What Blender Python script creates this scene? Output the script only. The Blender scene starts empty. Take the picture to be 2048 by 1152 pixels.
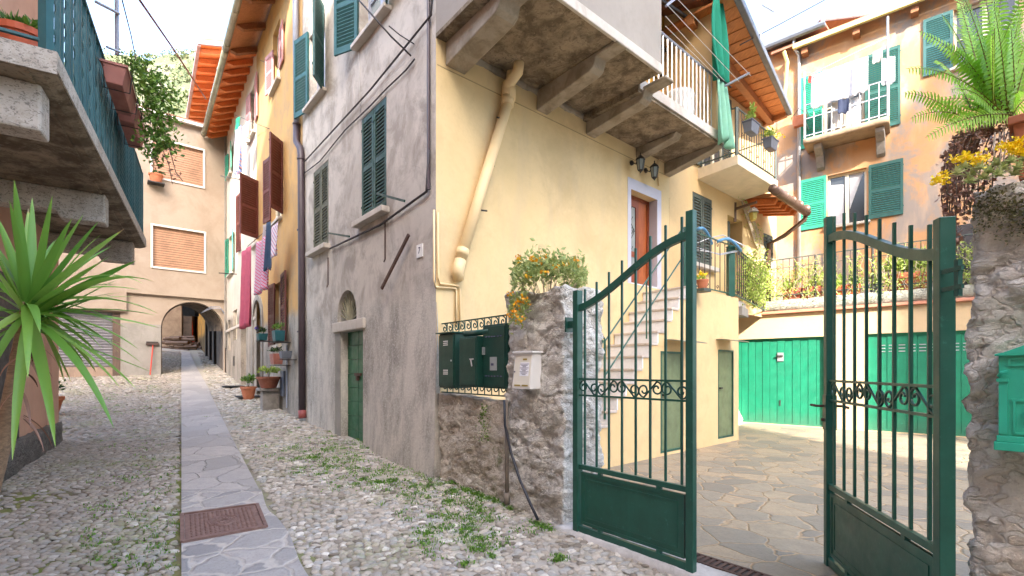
import bpy, bmesh, math, random
import numpy as np
from mathutils import Vector, noise, geometry
random.seed(7); RNG = np.random.default_rng(5)
C = bpy.context.scene.collection
sc = bpy.context.scene
R = math.radians
# ---------------------------------------------------------------- camera, sky, sun
F, CX, CY, H = 950.0, 1024.0, 740.0, 1.6
cam_d = bpy.data.cameras.new('camera'); cam = bpy.data.objects.new('camera', cam_d); C.objects.link(cam)
cam.location = (0, 0, H); cam.rotation_euler = (R(90), 0, 0)
cam_d.sensor_width = 36; cam_d.lens = F / 2048 * 36; cam_d.shift_y = (CY - 576) / 2048
cam_d.clip_start = 0.05; cam_d.clip_end = 2000
sc.camera = cam
SUN_AZ, SUN_EL = R(8), R(33)      # azimuth measured from straight behind the camera towards its right
to_sun = Vector((math.sin(SUN_AZ) * math.cos(SUN_EL), -math.cos(SUN_AZ) * math.cos(SUN_EL), math.sin(SUN_EL)))
w = bpy.data.worlds.new('World'); sc.world = w; w.use_nodes = True
nt = w.node_tree; nt.nodes.clear()
sky = nt.nodes.new('ShaderNodeTexSky'); sky.sky_type = 'NISHITA'; sky.sun_disc = False
sky.sun_elevation = SUN_EL; sky.sun_rotation = math.atan2(to_sun.x, to_sun.y)
sky.air_density = 1.0; sky.dust_density = 3.2; sky.ozone_density = 1.0
bgn = nt.nodes.new('ShaderNodeBackground'); bgn.inputs[1].default_value = 0.15
won = nt.nodes.new('ShaderNodeOutputWorld')
nt.links.new(sky.outputs[0], bgn.inputs[0]); nt.links.new(bgn.outputs[0], won.inputs[0])
sd = bpy.data.lights.new('sun', 'SUN'); sd.energy = 2.0; sd.angle = R(0.5); sd.color = (1, .95, .86)
so = bpy.data.objects.new('sun', sd); C.objects.link(so)
so.rotation_euler = to_sun.to_track_quat('Z', 'Y').to_euler(); so.location = (0, -5, 30)
sc.view_settings.view_transform = 'Standard'; sc.view_settings.look = 'None'
sc.view_settings.exposure = 3.05; sc.view_settings.gamma = 1; sc.view_settings.use_curve_mapping = False
try:
    sc.cycles.max_bounces = 8; sc.cycles.diffuse_bounces = 5; sc.cycles.transparent_max_bounces = 8
except Exception: pass
# ---------------------------------------------------------------- frames and mesh building
class Fr:
    """a vertical plane: u runs to the right as seen, d comes out of it, z is up"""
    def __init__(s, o, u):
        s.o = Vector((o[0], o[1], 0)); s.u = Vector((u[0], u[1], 0)).normalized(); s.n = Vector((s.u.y, -s.u.x, 0))
    def P(s, u, d, z): return s.o + s.u * u + s.n * d + Vector((0, 0, z))
    def px(s, x, y, d=0):
        r = Vector(((x - CX) / F, 1, 0)); t = (d + s.o.dot(s.n)) / r.dot(s.n)
        return ((r * t - s.o).dot(s.u), H + t * (CY - y) / F)
    def off(s, d, u=0): return Fr(s.P(u, d, 0), s.u)
    def turn(s, u, d, ang):
        a = s.u * math.cos(ang) + s.n * math.sin(ang); return Fr(s.P(u, d, 0), a)
class Wd:
    def P(s, x, y, z): return Vector((x, y, z))
WD = Wd()
class MB:
    def __init__(s): s.v = []; s.f = []
    def add(s, vs, fs):
        n = len(s.v); s.v += [Vector(p) for p in vs]; s.f += [tuple(i + n for i in f) for f in fs]; return s
    def box(s, fr, a0, a1, b0, b1, c0, c1):
        v = [fr.P(a, b, c) for c in (c0, c1) for b in (b0, b1) for a in (a0, a1)]
        return s.add(v, [(0, 1, 3, 2), (4, 6, 7, 5), (0, 4, 5, 1), (2, 3, 7, 6), (0, 2, 6, 4), (1, 5, 7, 3)])
    def hexa(s, b, t):   # bottom quad, top quad
        return s.add(list(b) + list(t), [(3, 2, 1, 0), (4, 5, 6, 7), (0, 1, 5, 4), (1, 2, 6, 5), (2, 3, 7, 6), (3, 0, 4, 7)])
    def prism(s, fr, poly, d0, d1):    # poly in (u,z), between d0 and d1
        n = len(poly); v = [fr.P(u, d1, z) for u, z in poly] + [fr.P(u, d0, z) for u, z in poly]
        return s.add(v, [tuple(range(n)), tuple(range(2 * n - 1, n - 1, -1))] + [(i, i + n, (i + 1) % n + n, (i + 1) % n) for i in range(n)])
    def bar(s, p, q, w, h=None, up=Vector((0, 0, 1))):
        p = Vector(p); q = Vector(q); h = h or w; t = (q - p).normalized()
        a = t.cross(up)
        if a.length < 1e-3: a = t.cross(Vector((0, 1, 0)))
        a.normalize(); b = a.cross(t).normalized(); a = a * w / 2; b = b * h / 2
        return s.hexa([p - a - b, p + a - b, p + a + b, p - a + b], [q - a - b, q + a - b, q + a + b, q - a + b])
    def tube(s, pts, r, n=6, closed=False):
        pts = [Vector(p) for p in pts]; m = len(pts)
        rr = r if isinstance(r, (list, tuple)) else [r] * m
        prev = None; base = len(s.v)
        for i, p in enumerate(pts):
            t = (pts[min(i + 1, m - 1)] - pts[max(i - 1, 0)])
            if t.length < 1e-9: t = Vector((0, 0, 1))
            t.normalize()
            if prev is None:
                a = t.cross(Vector((0, 0, 1)))
                if a.length < .05: a = t.cross(Vector((0, 1, 0)))
            else:
                a = prev - t * prev.dot(t)
                if a.length < 1e-6: a = t.cross(Vector((0, 0, 1)))
            a.normalize(); prev = a; b = t.cross(a)
            for k in range(n):
                an = 2 * math.pi * k / n; s.v.append(p + (a * math.cos(an) + b * math.sin(an)) * rr[i])
        for i in range(m - 1):
            for k in range(n):
                s.f.append((base + i * n + k, base + i * n + (k + 1) % n, base + (i + 1) * n + (k + 1) % n, base + (i + 1) * n + k))
        s.f.append(tuple(base + k for k in range(n - 1, -1, -1))); s.f.append(tuple(base + (m - 1) * n + k for k in range(n)))
        return s
    def lathe(s, c, prof, n=20, sx=1, sy=1):   # prof: (r,z)
        c = Vector(c); b = len(s.v); m = len(prof)
        for r, z in prof:
            for k in range(n):
                a = 2 * math.pi * k / n; s.v.append(c + Vector((r * math.cos(a) * sx, r * math.sin(a) * sy, z)))
        for i in range(m - 1):
            for k in range(n): s.f.append((b + i * n + k, b + i * n + (k + 1) % n, b + (i + 1) * n + (k + 1) % n, b + (i + 1) * n + k))
        s.f.append(tuple(b + k for k in range(n - 1, -1, -1))); s.f.append(tuple(b + (m - 1) * n + k for k in range(n)))
        return s
    def grid(s, fn, nu, nv):
        b = len(s.v)
        for j in range(nv + 1):
            for i in range(nu + 1): s.v.append(Vector(fn(i / nu, j / nv)))
        for j in range(nv):
            for i in range(nu):
                k = b + j * (nu + 1) + i; s.f.append((k, k + 1, k + nu + 2, k + nu + 1))
        return s
    def face(s, fr, outer, holes=(), d=0.0, reveal=0.0, cap=0.0):
        """flat wall face with holes; each hole gets reveals of the given depth"""
        loops = [[Vector((u, z, 0)) for u, z in outer]] + [[Vector((u, z, 0)) for u, z in h] for h in holes]
        vs = [Vector((p.x, p.y)) for l in loops for p in l]; ed = []; k = 0
        for l in loops: ed += [(k + i, k + (i + 1) % len(l)) for i in range(len(l))]; k += len(l)
        r = geometry.delaunay_2d_cdt(vs, ed, [], 0, 1e-6); pv, tris = r[0], r[2]
        def inside(c, l):
            c_ = False
            for i in range(len(l)):
                a, b = l[i], l[i - 1]
                if (a.y > c.y) != (b.y > c.y) and c.x < (b.x - a.x) * (c.y - a.y) / (b.y - a.y) + a.x: c_ = not c_
            return c_
        keep = []
        for t in tris:
            c = (pv[t[0]] + pv[t[1]] + pv[t[2]]) / 3
            if inside(c, loops[0]) and not any(inside(c, l) for l in loops[1:]): keep.append(tuple(t))
        s.add([fr.P(p.x, d, p.y) for p in pv], keep)
        for h in holes:
            n = len(h); s.add([fr.P(u, d, z) for u, z in h] + [fr.P(u, d - reveal, z) for u, z in h],
                              [(i, (i + 1) % n, (i + 1) % n + n, i + n) for i in range(n)])
        return s
    def build(s, name, m, parent=None, smooth=False, bevel=0, solid=0, fix=True, sub=0, **tg):
        me = bpy.data.meshes.new(name)
        if parent is not None: L = world_loc(parent)
        else:
            xs = [p.x for p in s.v]; ys = [p.y for p in s.v]; L = Vector(((min(xs) + max(xs)) / 2, (min(ys) + max(ys)) / 2, min(p.z for p in s.v)))
        me.from_pydata([p - L for p in s.v], [], s.f); me.update()
        if fix:
            bm = bmesh.new(); bm.from_mesh(me); bmesh.ops.recalc_face_normals(bm, faces=bm.faces); bm.to_mesh(me); bm.free()
        me.materials.append(m)
        if smooth: me.polygons.foreach_set('use_smooth', [True] * len(me.polygons))
        o = bpy.data.objects.new(name, me); C.objects.link(o)
        if parent is not None: o.parent = parent
        else: o.location = L
        if solid: md = o.modifiers.new('s', 'SOLIDIFY'); md.thickness = solid; md.offset = 0
        if bevel: md = o.modifiers.new('b', 'BEVEL'); md.width = bevel; md.segments = 2; md.limit_method = 'ANGLE'; md.angle_limit = R(40)
        if sub: md = o.modifiers.new('u', 'SUBSURF'); md.levels = sub; md.render_levels = sub
        tag(o, **tg)
        return o
def world_loc(o):
    L = Vector(o.location)
    while o.parent is not None: o = o.parent; L += Vector(o.location)
    return L
def tag(o, label=None, cat=None, group=None, kind=None):
    if label: o['label'] = label
    if cat: o['category'] = cat
    if group: o['group'] = group
    if kind: o['kind'] = kind
    return o
def T(name, label, cat, loc, group=None):
    o = bpy.data.objects.new(name, None); C.objects.link(o); o.location = loc; o.empty_display_size = .2
    return tag(o, label, cat, group)
def npmesh(name, V, Fq, m, parent=None, rnd=None, smooth=False, **tg):
    """quads/tris from numpy; rnd is one random value per vertex (leaf, stone)"""
    me = bpy.data.meshes.new(name); V = np.asarray(V, np.float32); Fq = np.asarray(Fq, np.int32)
    if parent is not None: L = np.array(world_loc(parent), np.float32)
    else: L = np.array([(V[:, 0].min() + V[:, 0].max()) / 2, (V[:, 1].min() + V[:, 1].max()) / 2, V[:, 2].min()], np.float32)
    me.vertices.add(len(V)); me.vertices.foreach_set('co', (V - L).ravel())
    k = Fq.shape[1]; me.loops.add(Fq.size); me.loops.foreach_set('vertex_index', Fq.ravel())
    me.polygons.add(len(Fq)); me.polygons.foreach_set('loop_start', np.arange(0, Fq.size, k, dtype=np.int32))
    try: me.polygons.foreach_set('loop_total', np.full(len(Fq), k, np.int32))
    except Exception: pass
    if rnd is not None:
        a = me.attributes.new('rnd', 'FLOAT', 'POINT'); a.data.foreach_set('value', np.asarray(rnd, np.float32))
    me.update(calc_edges=True); me.validate()
    me.polygons.foreach_set('use_smooth', np.full(len(me.polygons), smooth))
    me.materials.append(m)
    o = bpy.data.objects.new(name, me); C.objects.link(o)
    if parent is not None: o.parent = parent
    else: o.location = Vector(L.tolist())
    return tag(o, **tg)
# ---------------------------------------------------------------- materials
class NB:
    def __init__(s, name):
        s.m = bpy.data.materials.new(name); s.m.use_nodes = True; s.t = s.m.node_tree; s.t.nodes.clear()
        s.out = s.n('ShaderNodeOutputMaterial'); s.b = s.n('ShaderNodeBsdfPrincipled'); s.l(s.b.outputs[0], s.out.inputs[0])
        s.tc = s.n('ShaderNodeTexCoord')
    def n(s, k, **kw):
        x = s.t.nodes.new(k)
        for a, b in kw.items(): setattr(x, a, b)
        return x
    def l(s, a, b): s.t.links.new(a, b)
    def vec(s, scale=(1, 1, 1), rot=(0, 0, 0), loc=(0, 0, 0)):
        if scale == (1, 1, 1) and rot == (0, 0, 0) and loc == (0, 0, 0): return s.tc.outputs['Object']
        m = s.n('ShaderNodeMapping'); m.inputs['Scale'].default_value = scale; m.inputs['Rotation'].default_value = rot; m.inputs['Location'].default_value = loc
        s.l(s.tc.outputs['Object'], m.inputs[0]); return m.outputs[0]
    def noise(s, scale, detail=5, rough=.6, v=None, dist=0):
        x = s.n('ShaderNodeTexNoise'); x.inputs['Scale'].default_value = scale; x.inputs['Detail'].default_value = detail
        x.inputs['Roughness'].default_value = rough; x.inputs['Distortion'].default_value = dist
        s.l(v or s.vec(), x.inputs['Vector']); return x.outputs[0]
    def ramp(s, f, lo, hi, a=0.0, b=1.0):
        x = s.n('ShaderNodeMapRange'); s.l(f, x.inputs[0]); x.inputs[1].default_value = lo; x.inputs[2].default_value = hi
        x.inputs[3].default_value = a; x.inputs[4].default_value = b; return x.outputs[0]
    def math(s, op, a, b=None):
        x = s.n('ShaderNodeMath'); x.operation = op
        for i, q in enumerate((a, b)):
            if q is None: continue
            if isinstance(q, (int, float)): x.inputs[i].default_value = q
            else: s.l(q, x.inputs[i])
        return x.outputs[0]
    def mix(s, f, a, b):
        x = s.n('ShaderNodeMix'); x.data_type = 'RGBA'
        for i, q in ((0, f), (6, a), (7, b)):
            if isinstance(q, (int, float)): x.inputs[i].default_value = q
            elif isinstance(q, (tuple, list)): x.inputs[i].default_value = (*q, 1)
            else: s.l(q, x.inputs[i])
        return x.outputs[2]
    def cramp(s, f, stops):
        x = s.n('ShaderNodeValToRGB'); e = x.color_ramp.elements
        e[0].position = stops[0][0]; e[0].color = (*stops[0][1], 1); e[1].position = stops[-1][0]; e[1].color = (*stops[-1][1], 1)
        for p, c in stops[1:-1]: q = e.new(p); q.color = (*c, 1)
        s.l(f, x.inputs[0]); return x.outputs[0]
    def bump(s, h, st, dist=.02, prev=None):
        x = s.n('ShaderNodeBump'); x.inputs['Strength'].default_value = st; x.inputs['Distance'].default_value = dist
        s.l(h, x.inputs['Height'])
        if prev is not None: s.l(prev, x.inputs['Normal'])
        return x.outputs[0]
    def fin(s, col, rough=.8, nrm=None, metal=0, spec=None, trans=0):
        if isinstance(col, (tuple, list)): s.b.inputs['Base Color'].default_value = (*col, 1)
        else: s.l(col, s.b.inputs['Base Color'])
        if isinstance(rough, (int, float)): s.b.inputs['Roughness'].default_value = rough
        else: s.l(rough, s.b.inputs['Roughness'])
        s.b.inputs['Metallic'].default_value = metal
        if spec is not None: s.b.inputs['Specular IOR Level'].default_value = spec
        if trans: s.b.inputs['Transmission Weight'].default_value = trans
        if nrm is not None: s.l(nrm, s.b.inputs['Normal'])
        return s.m
def sc3(c, k): return tuple(x * k for x in c)
def plaster(name, c1, c2, stain=None, amt=.6, sc=1.2, lo=.45, hi=.62, rough_b=.35, grain=60, coarse=None, streak=None, low=None, crack=False, pits=None):
    """stucco: two tones, blotches of stain, vertical streaks, optional rougher base coat below a height"""
    b = NB(name)
    col = b.mix(b.ramp(b.noise(sc, 6, .65), .35, .68), c1, c2)
    col = b.mix(b.ramp(b.noise(14, 4, .7), .5, .75, 0, .35), col, sc3(c1, .78))
    col = b.mix(b.ramp(b.noise(.35, 4, .6, v=b.vec(loc=(11, 3, 5))), .4, .65, 0, .35), col, sc3(c2, .84))
    if stain is not None:
        col = b.mix(b.ramp(b.noise(sc * 1.7, 7, .7, v=b.vec((1, 1, .8), loc=(3, 7, 1)), dist=.4), lo, hi, 0, amt), col, stain)
    if streak is not None:
        col = b.mix(b.ramp(b.noise(2.6, 5, .6, v=b.vec((1, 1, .22), loc=(9, 2, 0))), .52, .72, 0, .5), col, streak)
    if pits is not None:
        pn = b.noise(pits[0], 3, .75, v=b.vec((1, 1, 1.6)), dist=1.2); col = b.mix(b.ramp(pn, .53, .60, 0, pits[1]), col, sc3(c2, .35)); col = b.mix(b.ramp(b.noise(pits[0] * 1.6, 3, .7), .36, .30, 0, .5), col, sc3(c1, 1.3))
    g = b.noise(grain, 4, .7)
    nr = b.bump(g, rough_b, .004)
    nr = b.bump(b.noise(7, 5, .6), .25, .02, nr)
    if low is not None:   # (height, blend, colour)
        z = b.n('ShaderNodeSeparateXYZ'); b.l(b.tc.outputs['Object'], z.inputs[0])
        e = b.math('ADD', z.outputs[2], b.math('MULTIPLY', b.noise(1.6, 5, .6), low[3] if len(low) > 3 else 1.2))
        f = b.ramp(e, low[0] - low[1], low[0] + low[1], 1, 0)
        lc = b.mix(b.ramp(b.noise(1.5, 8, .72, v=b.vec((1, 1, .4))), .42, .60), low[2], sc3(low[2], .5))
        lc = b.mix(b.ramp(b.noise(35, 4, .7), .5, .62, 0, .45), lc, sc3(low[2], 1.25))
        col = b.mix(f, col, lc)
        h = b.math('MULTIPLY', b.noise(42, 6, .75), f)
        nr = b.bump(h, .7, .014, nr)
    if crack:
        v = b.n('ShaderNodeTexVoronoi'); v.feature = 'DISTANCE_TO_EDGE'; v.inputs['Scale'].default_value = .7
        d = b.n('ShaderNodeVectorMath'); d.operation = 'ADD'; x = b.n('ShaderNodeTexNoise'); x.inputs['Scale'].default_value = 3; b.l(b.vec(), x.inputs['Vector'])
        b.l(b.vec(), d.inputs[0]); b.l(x.outputs[1], d.inputs[1]); b.l(d.outputs[0], v.inputs[0])
        col = b.mix(b.ramp(v.outputs[0], .0, .006, .35, 0), col, sc3(c1, .4))
    return b.fin(col, .9, nr, spec=.2)
def paint(name, c, rough=.4, var=.15, wear=None, grain=0, metal=0, bs=18, dirt=None):
    b = NB(name)
    col = b.mix(b.ramp(b.noise(5, 5, .6), .35, .7), c, sc3(c, 1 - var))
    if dirt is not None:
        sx = b.n('ShaderNodeSeparateXYZ'); b.l(b.tc.outputs['Object'], sx.inputs[0]); e = b.math('ADD', sx.outputs[2], b.math('MULTIPLY', b.noise(3, 6, .7, v=b.vec((1, 1, .3))), .9))
        col = b.mix(b.ramp(e, dirt[0], dirt[0] + .5, .75, 0), col, dirt[1]); col = b.mix(b.ramp(b.noise(4, 6, .7, v=b.vec((1.5, 1.5, .18))), .52, .75, 0, .4), col, sc3(c, 1.5))
    if wear is not None: col = b.mix(b.ramp(b.noise(bs, 6, .75), .60, .70, 0, .8), col, wear)
    nr = b.bump(b.noise(grain or 90, 3, .6), .12, .004)
    return b.fin(col, b.ramp(b.noise(9, 4, .6), .3, .7, rough * .8, min(1, rough * 1.3)), nr, metal)
def wood(name, c1, c2, ax=2, sc=3, rough=.65):
    b = NB(name); s = [14, 14, 14]; s[ax] = 1.2
    n = b.noise(sc, 6, .7, v=b.vec(tuple(s)), dist=.6)
    col = b.mix(b.ramp(n, .35, .65), c1, c2)
    col = b.mix(b.ramp(b.noise(2.2, 4, .6), .5, .7, 0, .5), col, sc3(c2, .6))
    return b.fin(col, rough, b.bump(n, .3, .006))
def leafm(name, stops, rough=.5, tr=.35):
    b = NB(name); a = b.n('ShaderNodeAttribute'); a.attribute_name = 'rnd'
    col = b.cramp(a.outputs['Fac'], stops)
    col = b.mix(b.ramp(b.noise(30, 3, .6), .3, .7, 0, .3), col, sc3(stops[0][1], .7))
    b.fin(col, rough)
    if tr:
        t = b.n('ShaderNodeBsdfTranslucent'); b.l(col, t.inputs[0]); x = b.n('ShaderNodeMixShader'); x.inputs[0].default_value = tr
        b.l(b.b.outputs[0], x.inputs[1]); b.l(t.outputs[0], x.inputs[2]); b.l(x.outputs[0], b.out.inputs[0])
    return b.m
def cloth(name, c, stripes=None, rough=.85, tr=.25, ax=(0, 0, 26)):
    b = NB(name); col = b.mix(b.ramp(b.noise(9, 4, .6), .3, .7), c, sc3(c, .85))
    if stripes:
        s = b.n('ShaderNodeSeparateXYZ'); b.l(b.tc.outputs['Object'], s.inputs[0])
        q = b.math('ADD', b.math('MULTIPLY', s.outputs[2], ax[2]), b.math('MULTIPLY', s.outputs[0], ax[0]))
        q = b.math('FRACT', q); col = b.cramp(q, stripes)
        for e in b.t.nodes:
            if e.type == 'VALTORGB': e.color_ramp.interpolation = 'CONSTANT'
    b.fin(col, rough, b.bump(b.noise(160, 2, .5), .2, .003))
    t = b.n('ShaderNodeBsdfTranslucent')
    if isinstance(col, tuple): t.inputs[0].default_value = (*col, 1)
    else: b.l(col, t.inputs[0])
    x = b.n('ShaderNodeMixShader'); x.inputs[0].default_value = tr
    b.l(b.b.outputs[0], x.inputs[1]); b.l(t.outputs[0], x.inputs[2]); b.l(x.outputs[0], b.out.inputs[0])
    return b.m
def rockm(name, tones, moss=None, bsc=9, zlow=None):
    """rough rubble masonry: patches of different stone and mortar, pits, lichen"""
    b = NB(name); n1 = b.noise(2.2, 8, .7, dist=.5); col = b.cramp(b.ramp(n1, .3, .7), tones)
    v = b.n('ShaderNodeTexVoronoi'); v.inputs['Scale'].default_value = 4.2; d = b.n('ShaderNodeVectorMath'); d.operation = 'ADD'
    x = b.n('ShaderNodeTexNoise'); x.inputs['Scale'].default_value = 5; b.l(b.vec((1, 1, 1.6)), x.inputs['Vector']); b.l(b.vec((1, 1, 1.6)), d.inputs[0]); b.l(x.outputs[1], d.inputs[1]); b.l(d.outputs[0], v.inputs[0])
    sp = b.n('ShaderNodeSeparateColor'); b.l(v.outputs[1], sp.inputs[0])
    col = b.mix(b.ramp(sp.outputs[0], .45, .6, 0, .7), col, tones[-1][1])
    col = b.mix(b.ramp(b.noise(16, 6, .75), .52, .68, 0, .7), col, sc3(tones[0][1], .62))
    col = b.mix(b.ramp(b.noise(60, 4, .8), .52, .66, 0, .5), col, sc3(tones[-1][1], 1.15))
    if moss: col = b.mix(b.ramp(b.noise(3.1, 6, .7, v=b.vec(loc=(5, 1, 3))), .60, .68, 0, .75), col, moss)
    mv = b.n('ShaderNodeTexVoronoi'); mv.feature = 'DISTANCE_TO_EDGE'; mv.inputs['Scale'].default_value = 4.2; b.l(d.outputs[0], mv.inputs[0]); mo = b.math('MULTIPLY', b.ramp(mv.outputs[0], .02, .09, 1, 0), b.ramp(b.noise(1.6, 4, .6, v=b.vec(loc=(1, 9, 4))), .42, .56, .15, 1)); col = b.mix(b.math('MULTIPLY', mo, .7), col, b.mix(b.noise(40, 4, .7), sc3(tones[0][1], .7), sc3(tones[1][1], 1.05)))
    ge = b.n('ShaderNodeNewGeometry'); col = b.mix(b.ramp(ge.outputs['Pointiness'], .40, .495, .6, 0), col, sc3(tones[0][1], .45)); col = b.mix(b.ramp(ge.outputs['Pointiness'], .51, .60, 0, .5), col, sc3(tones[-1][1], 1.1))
    nr = b.bump(b.noise(bsc * 5, 6, .75), 1.0, .018)
    nr = b.bump(b.noise(bsc, 6, .7, v=b.vec((1, 1, 1.8)), dist=.7), .9, .05, nr)
    nr = b.bump(b.math('SUBTRACT', 1.0, mo), .7, .03, nr)
    return b.fin(col, .95, nr, spec=.15)
# ---------------------------------------------------------------- places
GREY = Fr((-.956, 5.97), (.65, -.76)); YEL = Fr((-.956, 5.97), (.76, .65)); ORG = Fr((-4.41, 10.0), (.613, -.790))
CRM = Fr((-11.6, 19.2), (.764, .645)); LFT = Fr((-6.26, 5.8), (-.539, .842)); GAR = Fr((6.1, 12.74), (.762, -.648))
PEA = GAR.off(-3.0); STR = YEL.off(.85)
ZC = .19     # level of the courtyard
def g(X, Y): return .035 * Y + .00187 * Y * Y * (1 if Y < 30 else 30 / Y) + .045 * max(0, -X - 9)
def hit(px, py):   # where a line of sight meets the lane
    lo, hi = .5, 40
    for _ in range(50):
        t = (lo + hi) / 2
        if H + t * (CY - py) / F > g((px - CX) / F * t, t): lo = t
        else: hi = t
    return Vector(((px - CX) / F * t, t, H + t * (CY - py) / F))
def hitz(px, py, z): t = (H - z) * F / (py - CY); return Vector(((px - CX) / F * t, t, z))
def at(px, py, Y): return Vector(((px - CX) / F * Y, Y, H + Y * (CY - py) / F))
def rp(fr, xl, xr, yt, yb, d=0):
    xm = (xl + xr) / 2; a, b = fr.px(xl, 0, d)[0], fr.px(xr, 0, d)[0]; k = fr.px(xm, yb, d)[1]; t = fr.px(xm, yt, d)[1]
    return a, b, k, t
def rect(u0, u1, z0, z1): return [(u0, z0), (u1, z0), (u1, z1), (u0, z1)]
def plan(poly, z0, z1, ztop=None):
    m = MB(); n = len(poly); top = ztop or [z1] * n
    m.add([(x, y, z0) for x, y in poly] + [(p[0], p[1], t) for p, t in zip(poly, top)],
          [tuple(range(n - 1, -1, -1)), tuple(range(n, 2 * n))] + [(i, (i + 1) % n, (i + 1) % n + n, i + n) for i in range(n)]); return m
def xy(p): return (p.x, p.y)
# ---------------------------------------------------------------- colours
m_yel = plaster('yellow_plaster', (.72, .555, .31), (.66, .50, .265), (.55, .41, .22), .6, .8, .48, .68, .2, streak=(.56, .44, .28))
m_yel2 = plaster('yellow_plaster_warm', (.69, .505, .27), (.65, .46, .235), (.5, .36, .2), .5, 1.0, .5, .7, .12)
m_grey = plaster('grey_plaster', (.62, .565, .50), (.50, .45, .395), (.33, .29, .25), .9, 1.0, .45, .60, .5, streak=(.38, .335, .29), low=(3.1, .12, (.55, .505, .445), .9), crack=True)
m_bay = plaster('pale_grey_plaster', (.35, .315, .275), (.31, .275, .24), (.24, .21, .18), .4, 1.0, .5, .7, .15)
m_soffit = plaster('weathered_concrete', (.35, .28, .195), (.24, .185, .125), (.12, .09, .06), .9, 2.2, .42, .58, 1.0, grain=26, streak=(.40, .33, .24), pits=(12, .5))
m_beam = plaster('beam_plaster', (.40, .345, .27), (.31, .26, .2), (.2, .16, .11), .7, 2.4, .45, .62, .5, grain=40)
m_slabedge = plaster('slab_edge', (.58, .53, .47), (.5, .45, .39), (.36, .3, .24), .6, 3, .5, .68, .3)
m_org = plaster('ochre_plaster', (.60, .37, .15), (.50, .30, .12), (.36, .26, .16), .7, 1.0, .46, .64, .2, streak=(.47, .31, .16), low=(3.15, .1, (.38, .335, .28), .5))
m_white = plaster('chalky_plaster', (.66, .60, .51), (.58, .51, .43), (.5, .43, .35), .6, .9, .48, .66, .2, low=(3.75, .12, (.38, .33, .27), .35))
m_crm = plaster('cream_plaster', (.40, .325, .255), (.36, .285, .22), (.28, .21, .155), .7, .55, .46, .66, .15)
m_crmgrey = plaster('grey_render', (.34, .31, .275), (.27, .25, .22), (.2, .185, .16), .6, 1.4, .45, .62, .4)
m_left = plaster('salmon_plaster', (.66, .40, .28), (.60, .35, .24), (.48, .28, .19), .5, 1.0, .5, .7, .15)
m_peach = plaster('peach_plaster', (.56, .315, .155), (.50, .27, .125), (.27, .25, .23), .85, .6, .47, .57, .18, streak=(.62, .42, .27))
m_gar = plaster('garage_plaster', (.60, .45, .27), (.56, .41, .24), (.55, .42, .28), .5, .9, .5, .68, .15)
m_tunnel = plaster('tunnel_plaster', (.50, .37, .26), (.42, .3, .2), (.25, .17, .12), .6, 1.2, .46, .64, .3)
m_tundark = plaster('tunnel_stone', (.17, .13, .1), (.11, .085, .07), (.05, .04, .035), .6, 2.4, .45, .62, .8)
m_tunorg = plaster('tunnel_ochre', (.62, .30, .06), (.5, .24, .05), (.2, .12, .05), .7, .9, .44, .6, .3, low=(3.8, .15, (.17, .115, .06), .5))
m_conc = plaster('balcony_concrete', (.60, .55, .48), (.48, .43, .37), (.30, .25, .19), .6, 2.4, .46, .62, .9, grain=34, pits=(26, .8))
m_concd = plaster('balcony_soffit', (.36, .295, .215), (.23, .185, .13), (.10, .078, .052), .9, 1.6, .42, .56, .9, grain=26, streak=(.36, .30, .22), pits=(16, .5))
m_plinth = rockm('plinth_stone', [(0, (.11, .10, .09)), (1, (.27, .25, .22))], moss=(.09, .09, .03))
m_rock = rockm('rubble_pale', [(0, (.50, .44, .37)), (.45, (.66, .60, .52)), (1, (.84, .80, .73))])
m_rock2 = rockm('rubble_low', [(0, (.38, .32, .25)), (.5, (.54, .46, .37)), (1, (.70, .63, .54))], moss=(.13, .16, .05), bsc=7)
m_rock3 = rockm('rubble_bright', [(0, (.70, .58, .46)), (.5, (.86, .76, .64)), (1, (.92, .87, .79))])  # palest of the rubble tones
m_gate = paint('gate_green', (.012, .085, .058), .38, .3, (.035, .15, .115), bs=26, dirt=(-.15, (.06, .10, .07)))
m_gated = paint('gate_green_panel', (.010, .07, .05), .35, .3, (.03, .12, .09), bs=20)
m_box = paint('meter_green', (.008, .052, .038), .42, .3, (.05, .12, .09), bs=60)
m_gdoor = paint('garage_green', (.007, .20, .105), .5, .22, (.03, .27, .16), bs=9, dirt=(.55, (.06, .14, .09)))
m_mail = paint('letterbox_green', (.03, .46, .30), .35, .15)
m_shut_shade = paint('shutter_teal_shaded', (.018, .10, .08), .5, .2)  # darker teal puts shade into the right-hand leaves of the peach house
m_shutb = paint('shutter_blue_teal', (.02, .095, .09), .5, .2)
m_shutg = paint('shutter_dark_green', (.022, .065, .042), .55, .25)
m_shuto = paint('shutter_olive', (.10, .10, .055), .6, .25)
m_shutgr = paint('shutter_grey_green', (.065, .085, .07), .5, .2)
m_shutm = paint('shutter_maroon', (.115, .028, .024), .55, .25)
m_shutp = paint('shutter_pink', (.50, .235, .225), .6, .15)
m_shute = paint('shutter_emerald', (.02, .27, .17), .5, .15)  # on the peach house this brighter green stands for sun on the left leaves
m_balg = paint('balcony_green', (.03, .125, .14), .45, .25, (.07, .12, .12), bs=50)
m_doorg = paint('door_green', (.018, .12, .05), .5, .35, (.05, .10, .05), bs=30)
m_iron = paint('dark_iron', (.035, .03, .028), .55, .3)
m_rust = paint('rusty_iron', (.10, .055, .04), .8, .4)
m_pipe = paint('pipe_purple_brown', (.065, .045, .055), .4, .2)
m_pipeg = paint('pipe_grey_blue', (.28, .30, .36), .4, .15)
m_pipeo = paint('board_orange', (.42, .15, .055), .7, .3)
m_zinc = paint('zinc_gutter', (.36, .355, .27), .38, .35, metal=.5)
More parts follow.
